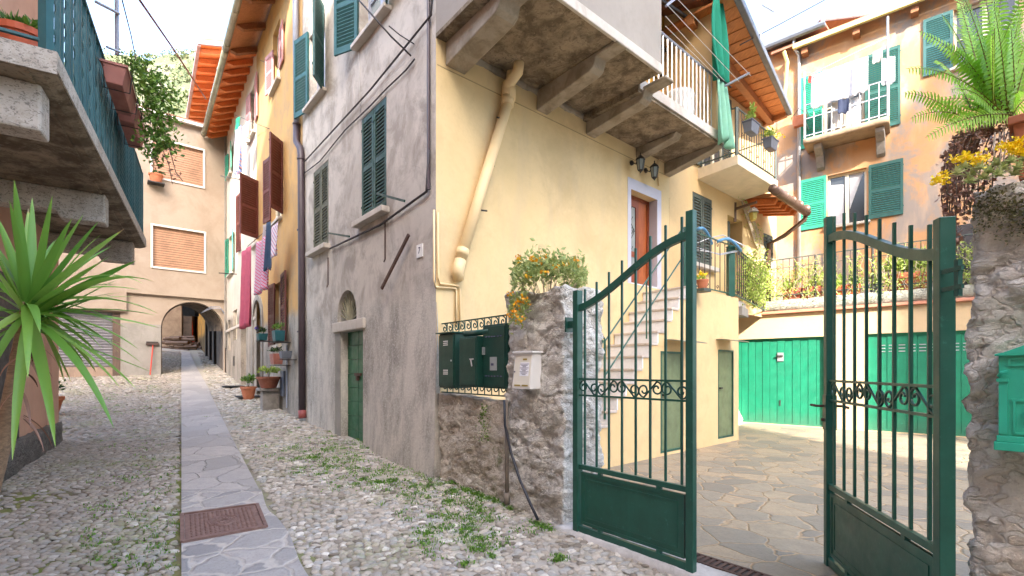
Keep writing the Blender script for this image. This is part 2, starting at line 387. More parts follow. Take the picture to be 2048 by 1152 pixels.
m_gutbr = paint('brown_gutter', (.17, .105, .075), .42, .3, metal=.3)
m_guty = paint('yellow_gutter', (.62, .55, .22), .5, .2)
m_galv = paint('galvanised', (.55, .56, .58), .35, .2, metal=.6)
m_ypipe = paint('yellow_pipe', (.78, .585, .32), .45, .06)
m_black = paint('black_rubber', (.018, .022, .035), .4, .2)
m_cable = paint('dark_cable', (.05, .042, .045), .6, .2)
m_wcable = paint('pale_cable', (.55, .52, .48), .6, .2)
m_wire = paint('white_wire', (.7, .7, .68), .5, .1)
m_ivory = paint('ivory_metal', (.74, .70, .59), .35, .08)
m_whitem = paint('white_metal', (.8, .79, .77), .35, .08)
m_brass = paint('brass', (.45, .36, .1), .35, .1, metal=.6)
m_paper = paint('paper', (.8, .8, .84), .8, .03)
m_ink = paint('ink', (.08, .08, .14), .8, .05)
m_glass = paint('window_glass', (.045, .05, .055), .08, .1)
m_wglass = paint('pale_glass', (.30, .34, .33), .12, .2)
m_dark = paint('dark_interior', (.03, .025, .022), .9, .2)
m_wfr = paint('window_paint', (.72, .66, .5), .5, .08)
m_grfr = paint('grey_window_frame', (.38, .40, .47), .5, .1)
m_vfr = paint('violet_grey_surround', (.50, .50, .58), .7, .06)
m_roll = wood('roller_wood', (.44, .25, .15), (.36, .19, .11), 0, 2)
m_wrail = paint('white_trim', (.72, .66, .6), .6, .12)
m_rafter = wood('old_rafter', (.34, .135, .045), (.2, .075, .028), 1, 3)
m_rafto = wood('orange_rafter', (.72, .21, .05), (.52, .135, .03), 1, 3)
m_board = wood('old_board', (.50, .22, .085), (.34, .13, .05), 0, 3)
m_dwood = wood('door_wood', (.30, .065, .018), (.17, .035, .012), 2, 3, .35)
m_owood = wood('orange_door', (.42, .11, .02), (.27, .06, .014), 2, 3, .4)
m_roof = paint('roof_tile', (.33, .16, .10), .85, .4)
m_roofv = paint('roof_flashing', (.33, .22, .22), .6, .3)
m_roller = paint('steel_roller_door', (.34, .33, .35), .5, .25, (.2, .17, .15), bs=6)
m_terra = paint('terracotta', (.50, .165, .075), .75, .25, (.42, .25, .17), bs=12)
m_terrad = paint('terracotta_dark', (.30, .095, .05), .7, .3, (.36, .2, .14), bs=12)
m_plred = paint('plastic_terracotta', (.62, .125, .05), .55, .15)
m_plpink = paint('planter_brown_pink', (.36, .13, .095), .6, .25)
m_plteal = paint('planter_teal', (.012, .10, .12), .5, .2)
m_plgrey = paint('planter_slate', (.13, .145, .175), .5, .2)
m_soil = paint('soil', (.05, .035, .025), .95, .3)
m_stonew = plaster('marble_step', (.78, .77, .77), (.70, .69, .70), (.55, .54, .56), .5, 3, .48, .64, .1)
m_tread = plaster('step_tread', (.62, .54, .47), (.54, .46, .40), (.3, .25, .2), .5, 3, .48, .64, .1)
m_bench = plaster('bench_stone', (.34, .31, .28), (.26, .235, .21), (.16, .15, .13), .6, 4, .46, .62, .7)
m_curb = plaster('kerb_granite', (.56, .53, .49), (.44, .41, .38), (.3, .28, .25), .5, 5, .46, .62, .5)
m_mossy = rockm('mossy_kerb', [(0, (.16, .16, .12)), (.5, (.36, .35, .28)), (1, (.52, .5, .42))], moss=(.16, .22, .04))
m_red = paint('red_plastic', (.62, .035, .02), .45, .15)
m_redst = paint('red_stick', (.6, .06, .035), .5, .15)
m_brown = paint('brown_plastic', (.07, .04, .03), .6, .2)
m_blue = paint('blue_plastic', (.09, .28, .5), .35, .15)
m_manh = None
m_mat = paint('rubber_mat', (.03, .032, .036), .9, .2)
m_log = wood('logs', (.20, .11, .06), (.10, .055, .03), 0, 4)
m_tun_red = paint('far_red_house', (.75, .2, .12), .8, .1)
# clothes
m_cgreen = cloth('green_awning_cloth', (.006, .27, .165), tr=.3)
m_cgreenp = cloth('pale_green_cloth', (.30, .62, .46), tr=.3)  # paler green for the lower end of the hanging awning
m_cpink = cloth('pink_towel', (.60, .12, .18))
m_cstr = cloth('striped_cloth', (.7, .5, .55), [(0, (.62, .1, .2)), (.25, (.66, .5, .6)), (.5, (.35, .25, .42)), (.68, (.75, .62, .66)), (.85, (.6, .08, .16)), (1, (.6, .1, .2))], ax=(9, 0, 13))
m_cjean = cloth('denim', (.022, .045, .09), tr=.05)
m_cgrey = cloth('grey_shirt', (.42, .37, .38))
m_cflor = cloth('floral_cloth', (.7, .5, .55), [(0, (.72, .62, .66)), (.4, (.65, .12, .12)), (.55, (.35, .4, .68)), (.75, (.75, .7, .74)), (1, (.7, .3, .32))], ax=(15, 0, 9))
m_cwhite = cloth('white_linen', (.82, .82, .84), tr=.3)
m_ccream = cloth('beige_towel', (.62, .57, .5))
m_cblue = cloth('blue_pattern_cloth', (.5, .3, .4), [(0, (.1, .22, .6)), (.3, (.6, .42, .4)), (.5, (.12, .3, .6)), (.7, (.62, .2, .18)), (.9, (.5, .5, .62)), (1, (.1, .2, .5))], ax=(7, 0, 5))
m_ctowel = cloth('navy_cloth', (.02, .03, .07), tr=.05)
m_curt = cloth('curtain_lace', (.72, .73, .78), tr=.4)
# leaves
G1 = [(0, (.06, .14, .02)), (.5, (.15, .30, .04)), (1, (.32, .48, .08))]
m_leaf = leafm('leaves_mid', G1)
m_leafd = leafm('leaves_dark', [(0, (.02, .055, .015)), (.5, (.045, .11, .025)), (1, (.10, .19, .04))])
m_leafy = leafm('leaves_lime', [(0, (.2, .32, .05)), (.5, (.42, .55, .1)), (1, (.66, .72, .22))])
m_succ = leafm('leaves_succulent', [(0, (.2, .3, .09)), (.5, (.42, .5, .17)), (1, (.66, .66, .3))])
m_fern = leafm('fern_green', [(0, (.16, .38, .02)), (.5, (.36, .68, .05)), (1, (.6, .85, .14))], tr=.5)
m_dry = leafm('dry_leaves', [(0, (.15, .065, .04)), (.5, (.30, .15, .10)), (1, (.48, .29, .21))], tr=.15)
m_flow = leafm('yellow_flowers', [(0, (.9, .55, .0)), (.5, (.95, .68, .0)), (1, (.95, .8, .02))], tr=.2)
m_floo = leafm('orange_flowers', [(0, (.8, .25, .0)), (.5, (.85, .4, .0)), (1, (.9, .6, .02))], tr=.2)
m_flov = leafm('violet_flowers', [(0, (.12, .08, .5)), (1, (.35, .25, .7))], tr=.2)
m_grass = leafm('grass_blades', [(0, (.06, .16, .015)), (.5, (.13, .30, .03)), (1, (.28, .44, .07))])
m_hillt = leafm('hill_trees', [(0, (.045, .07, .03)), (.4, (.09, .115, .045)), (.75, (.15, .17, .07)), (1, (.17, .13, .09))], tr=.1)
def yucca_mat():
    b = NB('yucca_leaf'); a = b.n('ShaderNodeAttribute'); a.attribute_name = 'rnd'
    col = b.cramp(a.outputs['Fac'], [(0, (.08, .22, .03)), (.5, (.19, .37, .055)), (.90, (.36, .52, .11)), (.95, (.5, .40, .1)), (1, (.36, .25, .13))])
    n = b.noise(60, 2, .5, v=b.vec((1, 1, .1))); col = b.mix(b.ramp(n, .35, .65, 0, .25), col, (.13, .32, .05))
    b.fin(col, .38, None)
    t = b.n('ShaderNodeBsdfTranslucent'); b.l(col, t.inputs[0]); x = b.n('ShaderNodeMixShader'); x.inputs[0].default_value = .35
    b.l(b.b.outputs[0], x.inputs[1]); b.l(t.outputs[0], x.inputs[2]); b.l(x.outputs[0], b.out.inputs[0]); return b.m
m_yuc = yucca_mat()
m_ytrunk = wood('yucca_trunk', (.34, .22, .13), (.16, .1, .06), 0, 5)
m_twig = paint('twig', (.14, .09, .06), .9, .3)
m_twigp = paint('pale_twig', (.5, .4, .3), .9, .2)
# ---------------------------------------------------------------- ground
def cobble_mat():
    b = NB('cobblestones'); a = b.n('ShaderNodeAttribute'); a.attribute_name = 'rnd'
    col = b.cramp(a.outputs['Fac'], [(0, (.15, .125, .095)), (.25, (.32, .275, .22)), (.5, (.45, .395, .32)), (.7, (.56, .495, .41)), (.85, (.36, .35, .32)), (1, (.70, .65, .57))])
    col = b.mix(b.ramp(b.noise(38, 5, .7), .42, .7, 0, .5), col, (.17, .15, .125))
    x = b.n('ShaderNodeSeparateXYZ'); b.l(b.n('ShaderNodeNewGeometry').outputs['Position'], x.inputs[0])
    e = b.math('ADD', b.math('ADD', b.math('MULTIPLY', x.outputs[0], .842), b.math('MULTIPLY', x.outputs[1], .539)), b.math('MULTIPLY', b.noise(.9, 5, .65), 1.6)); left_dark = b.ramp(e, -.2, 1.3, .5, 0); col = b.mix(left_dark, col, b.mix(b.noise(6, 4, .6), (.16, .12, .085), (.26, .21, .16)))  # browner, darker stones in a fading band along the left house wall
    col = b.mix(b.ramp(b.noise(.7, 6, .7, v=b.vec(loc=(7, 2, 0))), .46, .62, 0, .45), col, (.26, .22, .17))
    zz = b.ramp(b.noise(1.3, 5, .65, v=b.vec(loc=(4, 4, 4))), .50, .62, 0, .45); col = b.mix(b.math('MULTIPLY', zz, b.ramp(b.noise(22, 4, .7), .42, .6)), col, (.20, .24, .06))
    return b.fin(col, .75, b.bump(b.noise(80, 4, .7), .3, .004), spec=.3)
def mortar_mat():
    b = NB('lane_bed'); col = b.mix(b.ramp(b.noise(2.2, 6, .65), .35, .65), (.10, .078, .055), (.24, .20, .15))
    col = b.mix(b.ramp(b.noise(.9, 4, .6, v=b.vec(loc=(2, 8, 0))), .44, .54, 0, .85), col, b.mix(b.ramp(b.noise(7, 4, .6), .4, .6), (.14, .18, .03), (.24, .22, .1)))
    x = b.n('ShaderNodeSeparateXYZ'); b.l(b.n('ShaderNodeNewGeometry').outputs['Position'], x.inputs[0])
    e = b.math('ADD', b.math('ADD', x.outputs[0], b.math('MULTIPLY', x.outputs[1], .86)), b.math('MULTIPLY', b.noise(1.1, 4, .6), 1.6))
    col = b.mix(b.ramp(e, 2.2, 3.2, 0, .8), col, (.46, .41, .345))
    return b.fin(col, .95, b.bump(b.noise(70, 5, .7), .6, .01), spec=.1)
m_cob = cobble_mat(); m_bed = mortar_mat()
def flag_mat(name, scale, c, joint, jw=.03, stretch=(1, 1, 1), dirt=(.3, .25, .2), rough=.7):
    b = NB(name); v1 = b.n('ShaderNodeTexVoronoi'); v2 = b.n('ShaderNodeTexVoronoi'); v2.feature = 'DISTANCE_TO_EDGE'
    d = b.n('ShaderNodeVectorMath'); d.operation = 'MULTIPLY_ADD'
    x = b.n('ShaderNodeTexNoise'); x.inputs['Scale'].default_value = scale * .9; x.inputs['Detail'].default_value = 2; b.l(b.vec(), x.inputs['Vector'])
    b.l(x.outputs[1], d.inputs[0]); d.inputs[1].default_value = (.22 / scale * 2,) * 3; b.l(b.vec(stretch), d.inputs[2])
    d2 = b.n('ShaderNodeVectorMath'); d2.operation = 'MULTIPLY_ADD'; x2 = b.n('ShaderNodeTexNoise'); x2.inputs['Scale'].default_value = 11; x2.inputs['Detail'].default_value = 4; b.l(b.vec(), x2.inputs['Vector']); b.l(x2.outputs[1], d2.inputs[0]); d2.inputs[1].default_value = (.05,) * 3; b.l(d.outputs[0], d2.inputs[2])
    for v in (v1, v2): v.inputs['Scale'].default_value = scale; b.l(d2.outputs[0], v.inputs[0])
    v1.voronoi_dimensions = '3D'; s = b.n('ShaderNodeSeparateColor'); b.l(v1.outputs['Color'], s.inputs[0])
    col = b.cramp(s.outputs[0], c)
    col = b.mix(b.ramp(b.noise(9, 6, .7), .4, .7, 0, .5), col, dirt)
    col = b.mix(b.ramp(b.noise(55, 4, .7), .5, .7, 0, .4), col, sc3(dirt, .6))
    j = b.ramp(v2.outputs[0], jw * .5, jw, 1, 0); col = b.mix(j, col, b.mix(b.noise(20, 4, .6), joint, sc3(joint, .7)))
    nr = b.bump(b.noise(30, 5, .7), .35, .006); nr = b.bump(b.math('ADD', b.ramp(v2.outputs[0], 0, jw * 1.6), b.math('MULTIPLY', s.outputs[1], .8)), .9, .014, nr); nr = b.bump(b.noise(8, 5, .7), .5, .02, nr)
    return b.fin(col, rough, nr)
m_path = flag_mat('path_slabs', 2.3, [(0, (.31, .29, .265)), (.5, (.38, .35, .32)), (1, (.44, .40, .36))], (.41, .375, .335), .014, (1, .8, 1), (.28, .26, .25))
m_pathn = flag_mat('path_slabs_near', 3.2, [(0, (.25, .24, .23)), (.5, (.35, .33, .305)), (1, (.44, .40, .36))], (.55, .50, .44), .05, (1, 1, 1), (.24, .22, .21))
m_court = flag_mat('crazy_paving', 2.9, [(0, (.20, .175, .135)), (.35, (.28, .235, .17)), (.7, (.35, .275, .18)), (1, (.41, .30, .185))], (.48, .335, .195), .03, (1, 1, 1), (.18, .15, .115), .6)
def in_court(X, Y):
    p = Vector((X, Y, 0)); dg = (p - GREY.o).dot(GREY.n); dy = (p - YEL.o).dot(YEL.n); return dg < -.12 and dy > -.6
def gz(X, Y):
    if in_court(X, Y): return .05
    return g(X, Y)
GS = .22
xs = list(np.arange(-9, 6.01, GS)); xs = [-120, -60, -35, -24, -18, -14, -11.5, -10] + xs + [7, 9, 12, 20, 40, 120]
ys = [-120, -50, -20, -8, -3] + list(np.arange(-1, 13, GS)) + list(np.arange(13, 31, 1.2)) + [36, 50, 80, 120]
m = MB(); nx = len(xs)
for y in ys:
    for x in xs: m.v.append(Vector((x, y, (gz(x, y) if y > -3.1 and y < 31 else (g(x, 30) if y > 0 else 0)) + .004 * noise.noise(Vector((x * .8, y * .8, 0))) - .004)))
for j in range(len(ys) - 1):
    for i in range(nx - 1): k = j * nx + i; m.f.append((k, k + 1, k + nx + 1, k + nx))
m.build('ground', m_bed, smooth=True, kind='structure')
cp = [xy(GREY.P(-.3, -.1, 0)), xy(GREY.P(4.6, -.1, 0)), (9, -2), (16, 6), (9, 15.5), xy(YEL.P(13, -.3, 0)), xy(YEL.P(-.1, -.3, 0))]
plan(cp, .055, ZC).build('courtyard_paving', m_court, kind='structure')
# path: the paved strip up the lane, two materials for the near broken slabs and the far worn ones
def strip(y0, y1, n, x0, x1, h):
    m = MB(); lo = []; 
    for i in range(n + 1):
        Y = y0 + (y1 - y0) * i / n
        for dx in (x0(Y), x1(Y)):
            X = -.696 * Y + dx; lo.append(Vector((X, Y, g(X, Y) + h))); 
    m.v = lo + [p - Vector((0, 0, .09)) for p in lo]; N = len(lo)
    for i in range(n):
        k = 2 * i; m.f += [(k, k + 1, k + 3, k + 2), (k + N, k + 2 + N, k + 3 + N, k + 1 + N), (k, k + 2, k + 2 + N, k + N), (k + 1, k + 1 + N, k + 3 + N, k + 3)]
    m.f += [(0, N, N + 1, 1), (2 * n, 2 * n + 1, 2 * n + 1 + N, 2 * n + N)]
    return m
PW = .87
pathw = lambda Y: PW if Y < 15 else PW - (Y - 15) * .04
strip(5.3, 26, 60, lambda Y: 0, pathw, .03).build('path', m_path, kind='structure')
strip(1.2, 5.295, 30, lambda Y: 0, lambda Y: PW + .02 * math.sin(Y * 5) + (.03 if Y < 4.6 else 0), .03).build('path', m_pathn, kind='structure')
# manhole cover set in the path
def manhole():
    c = [hit(365, 1093), hit(532, 1062), hit(514, 1016), hit(364, 1037)]
    c = [p + Vector((0, 0, .04)) for p in c]; up = Vector((0, 0, 1))
    b = NB('cast_iron'); col = b.mix(b.ramp(b.noise(12, 5, .7), .35, .65), (.17, .095, .075), (.26, .165, .135))
    mm = b.fin(col, .6, b.bump(b.noise(90, 3, .6), .4, .003), metal=.35)
    t = T('manhole_cover', 'rusty square cast iron manhole cover with studded pattern set in the path', 'manhole cover', sum(c, Vector()) / 4)
    def q(u, v, h=0): return (c[0] * (1 - u) + c[1] * u) * (1 - v) + (c[3] * (1 - u) + c[2] * u) * v + up * h
    m = MB(); m.hexa([q(0.03, .03, -.05), q(.97, .03, -.05), q(.97, .97, -.05), q(.03, .97, -.05)], [q(.03, .03), q(.97, .03), q(.97, .97), q(.03, .97)])
    n = 15
    for i in range(n):
        for j in range(n):
            u = .08 + .84 * (i + .5) / n; v = .08 + .84 * (j + .5) / n; r = math.hypot(u - .5, v - .5)
            if .0 < r < .20: continue
            e = .019
            m.hexa([q(u - e, v, 0), q(u, v - e * .7, 0), q(u + e, v, 0), q(u, v + e * .7, 0)], [q(u - e * .7, v, .007), q(u, v - e * .5, .007), q(u + e * .7, v, .007), q(u, v + e * .5, .007)])
    for rr in (.19, .155, .07): m.tube([q(.5 + rr * math.cos(a), .5 + rr * math.sin(a), .002) for a in np.linspace(0, 2 * math.pi, 25)], .004, 4)
    for a in np.linspace(0, 2 * math.pi, 17)[:-1]: m.tube([q(.5 + .1 * math.cos(a), .5 + .1 * math.sin(a), .003), q(.5 + .135 * math.cos(a + .1), .5 + .135 * math.sin(a + .1), .003)], .004, 4)
    m.tube([q(.45, .48, .004), q(.5, .54, .004), q(.55, .48, .004)], .004, 4)
    m.build('cover', mm, t)
    m = MB()
    for a, b_ in (((0, 0), (1, 0)), ((1, 0), (1, 1)), ((1, 1), (0, 1)), ((0, 1), (0, 0))): m.bar(q(*a, .0), q(*b_, .0), .03, .02)
    m.build('frame', mm, t)
manhole()
# ---------------------------------------------------------------- cobbles: rounded river stones set in rows
def stones():
    prof = [(0, 1.0), (.55, .86), (.9, .42), (1.0, -.3)]; nk = 8; cx = []; 
    def inlane(X, Y):
        if X > -.696 * Y - .05 and X < -.696 * Y + PW + .06: return False
        p = Vector((X, Y, 0))
        if (p - GREY.o).dot(GREY.n) < .02 and (p - GREY.o).dot(GREY.u) > -5.4: return False
        if Y > 9.5 and (p - ORG.o).dot(ORG.n) < .02: return False
        if (p - LFT.o).dot(LFT.n) < -.1 and Y < 8.6: return False
        if (p - CRM.o).dot(CRM.n) < .02 and not (-.745 < X / max(Y, .1) < -.6): return False
        return True
    pts = []
    y = 1.7
    while y < 26:
        k = 1.0 if y < 8 else (1.35 if y < 13 else 1.9)
        sx, sy = .070 * k, .049 * k
        x0, x1 = -1.13 * y - .1, .62 * y if y < 4 else .3 * y
        n = int((x1 - x0) / sx)
        for i in range(n):
            X = x0 + (i + (int(y / sy) % 2) * .5) * sx + random.uniform(-.3, .3) * sx; Y = y + random.uniform(-.3, .3) * sy
            if not inlane(X, Y): continue
            n2 = noise.noise(Vector((X * .9, Y * .9, 3)))
            right = X > -.696 * Y + PW
            e = X + .86 * Y      # distance towards the gate, where the stones are fewer and sunk in cement
            if right and e > 2.2 and random.random() < .10 + .35 * max(0, n2): continue
            if n2 > .33 and random.random() < .5: continue
            big = random.random(); s = (.8 + .45 * random.random()) * (1.35 if big > .95 else 1)
            pts.append((X, Y, g(X, Y), sx * .53 * s, sy * .53 * s * (1.1 if right else .95), k, .8 if (right and e > 2.4) else 1.0))
        y += sy
    P = np.array(pts); n = len(P); print('stones', n)
    ang = RNG.normal(.25, .35, n); rnd = np.clip(RNG.beta(2.2, 2.2, n) + RNG.normal(0, .14, n), 0, 1)
    white = RNG.random(n) < .02; rnd[white] = 1; grey = (RNG.random(n) < .16) & ~white; rnd[grey] = .86
    V = []; 
    ks = np.arange(nk) * 2 * np.pi / nk
    wob = 1 + RNG.uniform(-.22, .22, (n, nk)); tilt = RNG.normal(0, .12, (n, 2))
    rows = []
    for r, h in prof:
        if r == 0: lx = np.zeros((n, 1)); ly = np.zeros((n, 1))
        else: lx = r * np.cos(ks)[None] * wob * P[:, 3:4]; ly = r * np.sin(ks)[None] * wob * P[:, 4:5]
        X = P[:, 0:1] + lx * np.cos(ang)[:, None] - ly * np.sin(ang)[:, None]
        Y = P[:, 1:2] + lx * np.sin(ang)[:, None] + ly * np.cos(ang)[:, None]
        hh = .016 * P[:, 5:6] * P[:, 6:7]
        Z = P[:, 2:3] + h * hh + .002 + (lx * tilt[:, 0:1] + ly * tilt[:, 1:2])
        rows.append(np.stack([X, Y, Z], -1))
    Vn = np.concatenate(rows, 1); nv = Vn.shape[1]
    f = []
    for k in range(nk): f.append((0, 1 + k, 1 + (k + 1) % nk, 1 + (k + 1) % nk))
    tri = [(0, 1 + k, 1 + (k + 1) % nk) for k in range(nk)]
    for j in range(2):
        for k in range(nk):
            a = 1 + j * nk + k; b = 1 + j * nk + (k + 1) % nk; c = b + nk; d = a + nk
            tri += [(a, d, c), (a, c, b)]
    tri = np.array(tri); Fq = (tri[None] + (np.arange(n) * nv)[:, None, None]).reshape(-1, 3)
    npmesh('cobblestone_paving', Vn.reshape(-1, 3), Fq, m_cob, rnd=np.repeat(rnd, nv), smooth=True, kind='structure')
stones()
def rock(fr, u0, u1, d0, d1, z0, ztop, m, par, name, res=.05, amp=.03, sc=3.0, blocks=0.0, **tg):
    """a block with all its faces finely divided and pushed in and out like rubble"""
    bm = bmesh.new(); zt = ztop if callable(ztop) else (lambda u: ztop); zm = max(zt(u0), zt(u1), zt((u0 + u1) / 2))
    nu = max(2, int((u1 - u0) / res)); nd = max(2, int((d1 - d0) / res)); nz = max(2, int((zm - z0) / res)); vid = {}
    def vert(i, j, k):
        if (i, j, k) in vid: return vid[(i, j, k)]
        u = u0 + (u1 - u0) * i / nu; d = d0 + (d1 - d0) * j / nd; z = z0 + (zt(u) - z0) * k / nz; p = fr.P(u, d, z)
        q = p * sc; q.z *= 1.7; v = noise.noise_vector(q) * amp + noise.noise_vector(q * 3.1) * amp * .55 + noise.noise_vector(q * 8) * amp * .34
        if blocks:
            dd, pp = noise.voronoi(Vector((q.x * 1.0, q.y * 1.0, q.z * .9)) + noise.noise_vector(q * 1.5) * .35); e = min(1, (dd[1] - dd[0]) * 4); cc = fr.P((u0 + u1) / 2, (d0 + d1) / 2, z); o_ = (p - cc); o_.z = 0
            if o_.length > 0: v -= o_.normalized() * blocks * (1 - e) - o_.normalized() * blocks * .8 * noise.noise(pp[0] * 1.7)
        L = world_loc(par) if par is not None else Vector((0, 0, 0)); x = bm.verts.new(p + v - L); vid[(i, j, k)] = x; return x
    for i in range(nu):
        for j in range(nd):
            for k in (0, nz): bm.faces.new([vert(i, j, k), vert(i + 1, j, k), vert(i + 1, j + 1, k), vert(i, j + 1, k)])
    for i in range(nu):
        for k in range(nz):
            for j in (0, nd): bm.faces.new([vert(i, j, k), vert(i + 1, j, k), vert(i + 1, j, k + 1), vert(i, j, k + 1)])
    for j in range(nd):
        for k in range(nz):
            for i in (0, nu): bm.faces.new([vert(i, j, k), vert(i, j + 1, k), vert(i, j + 1, k + 1), vert(i, j, k + 1)])
    bmesh.ops.recalc_face_normals(bm, faces=bm.faces)
    for f in bm.faces: f.smooth = True
    me = bpy.data.meshes.new(name); 
    if par is None:
        L = fr.P((u0 + u1) / 2, (d0 + d1) / 2, z0)
        for v in bm.verts: v.co -= L
    bm.to_mesh(me); bm.free(); me.materials.append(m); o = bpy.data.objects.new(name, me); C.objects.link(o)
    if par is None: o.location = L
    else: o.parent = par
    return tag(o, **tg)
# ---------------------------------------------------------------- building parts
def shutter(par, fr, u0, u1, z0, z1, d, m, name='shutter', th=.035, step=.055, mid=True, sw=.06, label=None):
    """a louvred leaf in the plane d of frame fr"""
    b = MB(); a0, a1 = min(u0, u1), max(u0, u1)
    b.box(fr, a0, a0 + sw, d, d + th, z0, z1); b.box(fr, a1 - sw, a1, d, d + th, z0, z1)
    rails = [(z0, z0 + .11), (z1 - .09, z1)]
    if mid: zm = z0 + (z1 - z0) * .47; rails.insert(1, (zm, zm + .08))
    for r0, r1 in rails: b.box(fr, a0 + sw, a1 - sw, d + .003, d + th - .003, r0, r1)
    for (q0, q1), (r0, r1) in zip(rails[:-1], rails[1:]):
        n = max(1, int((r0 - q1) / step)); s = (r0 - q1) / n
        for i in range(n):
            z = q1 + s * (i + .15)
            b.hexa([fr.P(a0 + sw, d + th - .006, z), fr.P(a1 - sw, d + th - .006, z), fr.P(a1 - sw, d + .004, z + s * .75), fr.P(a0 + sw, d + .004, z + s * .75)],
                   [fr.P(a0 + sw, d + th - .002, z + .012), fr.P(a1 - sw, d + th - .002, z + .012), fr.P(a1 - sw, d + .008, z + s * .75 + .012), fr.P(a0 + sw, d + .008, z + s * .75 + .012)])
    # hinges
    for z in (z0 + .2, z1 - .2): b.box(fr, a0 - .012, a0 + .03, d + th, d + th + .008, z, z + .035); b.box(fr, a1 - .03, a1 + .012, d + th, d + th + .008, z, z + .035)
    return b.build(name, m, par, label=label)
def window(par, fr, u0, u1, z0, z1, dep=.16, frame=m_wfr, glass=m_glass, bars=1, sill=m_slabedge, sillo=.1, name='window', label=None, surround=None):
    b = MB(); t = .055
    b.box(fr, u0, u1, -dep, -dep + .05, z1 - t, z1); b.box(fr, u0, u1, -dep, -dep + .05, z0, z0 + t)
    b.box(fr, u0, u0 + t, -dep, -dep + .05, z0 + t, z1 - t); b.box(fr, u1 - t, u1, -dep, -dep + .05, z0 + t, z1 - t)
    um = (u0 + u1) / 2; b.box(fr, um - .045, um + .045, -dep + .002, -dep + .056, z0 + t, z1 - t)
    for k in range(bars):
        z = z0 + (z1 - z0) * (k + 1) / (bars + 1); b.box(fr, u0 + t, um - .045, -dep + .01, -dep + .04, z - .015, z + .015); b.box(fr, um + .045, u1 - t, -dep + .01, -dep + .04, z - .015, z + .015)
    w = b.build(name, frame, par, label=label)
    b = MB(); b.box(fr, u0 + t, um - .045, -dep - .0, -dep + .012, z0 + t, z1 - t); b.box(fr, um + .045, u1 - t, -dep - .0, -dep + .012, z0 + t, z1 - t); b.build('pane', glass, w)
    if sill: b = MB(); b.box(fr, u0 - .09, u1 + .09, -dep + .05, sillo, z0 - .07, z0 - .002); b.build('sill', sill, w, bevel=.008)
    return w
def open_leaf(par, fr, hu, side, width, z0, z1, ang, m, d=.03, label=None, step=.055):
    """leaf hinged at u=hu; side -1 opens to the left; ang is how far it stands off the wall, degrees"""
    a = R(ang); f2 = Fr(fr.P(hu, d, 0), fr.u * side * math.cos(a) + fr.n * math.sin(a))
    return shutter(par, f2, 0, width, z0, z1, -.0175, m, label=label, step=step)
def wallface(fr, outer, holes, m, par, name='wall', reveal=.25, d=0, label=None):
    b = MB(); b.face(fr, outer, holes, d, reveal); return b.build(name, m, par, label=label, fix=False)
def arc(cu, cz, r, a0=0, a1=180, n=12, rz=None): return [(cu + r * math.cos(R(a0 + (a1 - a0) * i / n)), cz + (rz or r) * math.sin(R(a0 + (a1 - a0) * i / n))) for i in range(n + 1)]
def spiral(fr, cu, cz, r, turns, a0, d, dirn=1, n=22, r1=.15):
    return [fr.P(cu + (r * (1 - (1 - r1) * i / n)) * math.cos(a0 + dirn * 2 * math.pi * turns * i / n), d, cz + (r * (1 - (1 - r1) * i / n)) * math.sin(a0 + dirn * 2 * math.pi * turns * i / n)) for i in range(n + 1)]
def cable(name, pts, r, m, label, sag=0, group=None, cat='cable'):
    q = []
    for a, b in zip(pts[:-1], pts[1:]):
        a = Vector(a); b = Vector(b); n = max(1, int((b - a).length / .5)) if sag == 0 else 14
        for i in range(n): t = i / n; q.append(a.lerp(b, t) - Vector((0, 0, sag * 4 * t * (1 - t))))
    q.append(Vector(pts[-1])); return MB().tube(q, r, 5).build(name, m, smooth=True, label=label, cat=cat, group=group)
# ================================================================ the corner house: grey front, yellow flank
HZ = 10.5
house = T('corner_house', 'corner house with worn grey plaster front, yellow side wall and jutting upper floor', 'house', (-.956, 5.97, 0))
gA = GREY.P(-.26, -.26, 0)
q0 = GREY.P(-5.3, -.26, 0); q1 = YEL.P(5.35, -.26, 0); q2 = q1 + GREY.u * -5.6; corner = YEL.P(.26, -.26, 0)
plan([xy(q0), xy(corner), xy(q1), xy(q2)], -.3, HZ).build('inner_wall', m_dark, house)
W1 = rp(GREY, 627, 657, 332, 497); W2 = rp(GREY, 723, 773, 215, 430)
u3a, u3b = GREY.px(619, 60)[0], GREY.px(650, 60)[0]; z3b = GREY.px(619, 219)[1]; z3t = z3b + 1.45
u4a, u4b = GREY.px(719, 60)[0], GREY.px(777, 20)[0]; z4b = z3b; z4t = z4b + 1.45
D1 = rp(GREY, 682, 726, 668, 880); D1 = (D1[0], D1[1], g(-2.8, 8.3) - .1, GREY.px(704, 661)[1])
fa = GREY.px(675, 640)[0]; fb = GREY.px(713, 640)[0]; fz = GREY.px(694, 642)[1]; fcu = (fa + fb) / 2; frr = (fb - fa) / 2
fzc = GREY.px(694, 580)[1] - frr
fan = [(fa, fz), (fb, fz)] + arc(fcu, fzc, frr)
wallface(GREY, rect(-5.32, 0, -.3, HZ), [rect(*W1), rect(*W2), rect(u3a, u3b, z3b, z3t), rect(u4a, u4b, z4b, z4t), rect(*D1), fan], m_grey, house, label='grey plaster front with stains')
DY = rp(YEL, 1262, 1314, 375, 571); DY = (YEL.px(1262, 470)[0], YEL.px(1314, 470)[0], YEL.px(1288, 570)[1], YEL.px(1288, 389)[1])
UY = 13.2    # yellow wall carries on past the bay as the neighbouring house (built below)
wallface(YEL, rect(0, 5.38, -.3, 6.2), [rect(*DY)], m_yel, house, label='yellow side wall')
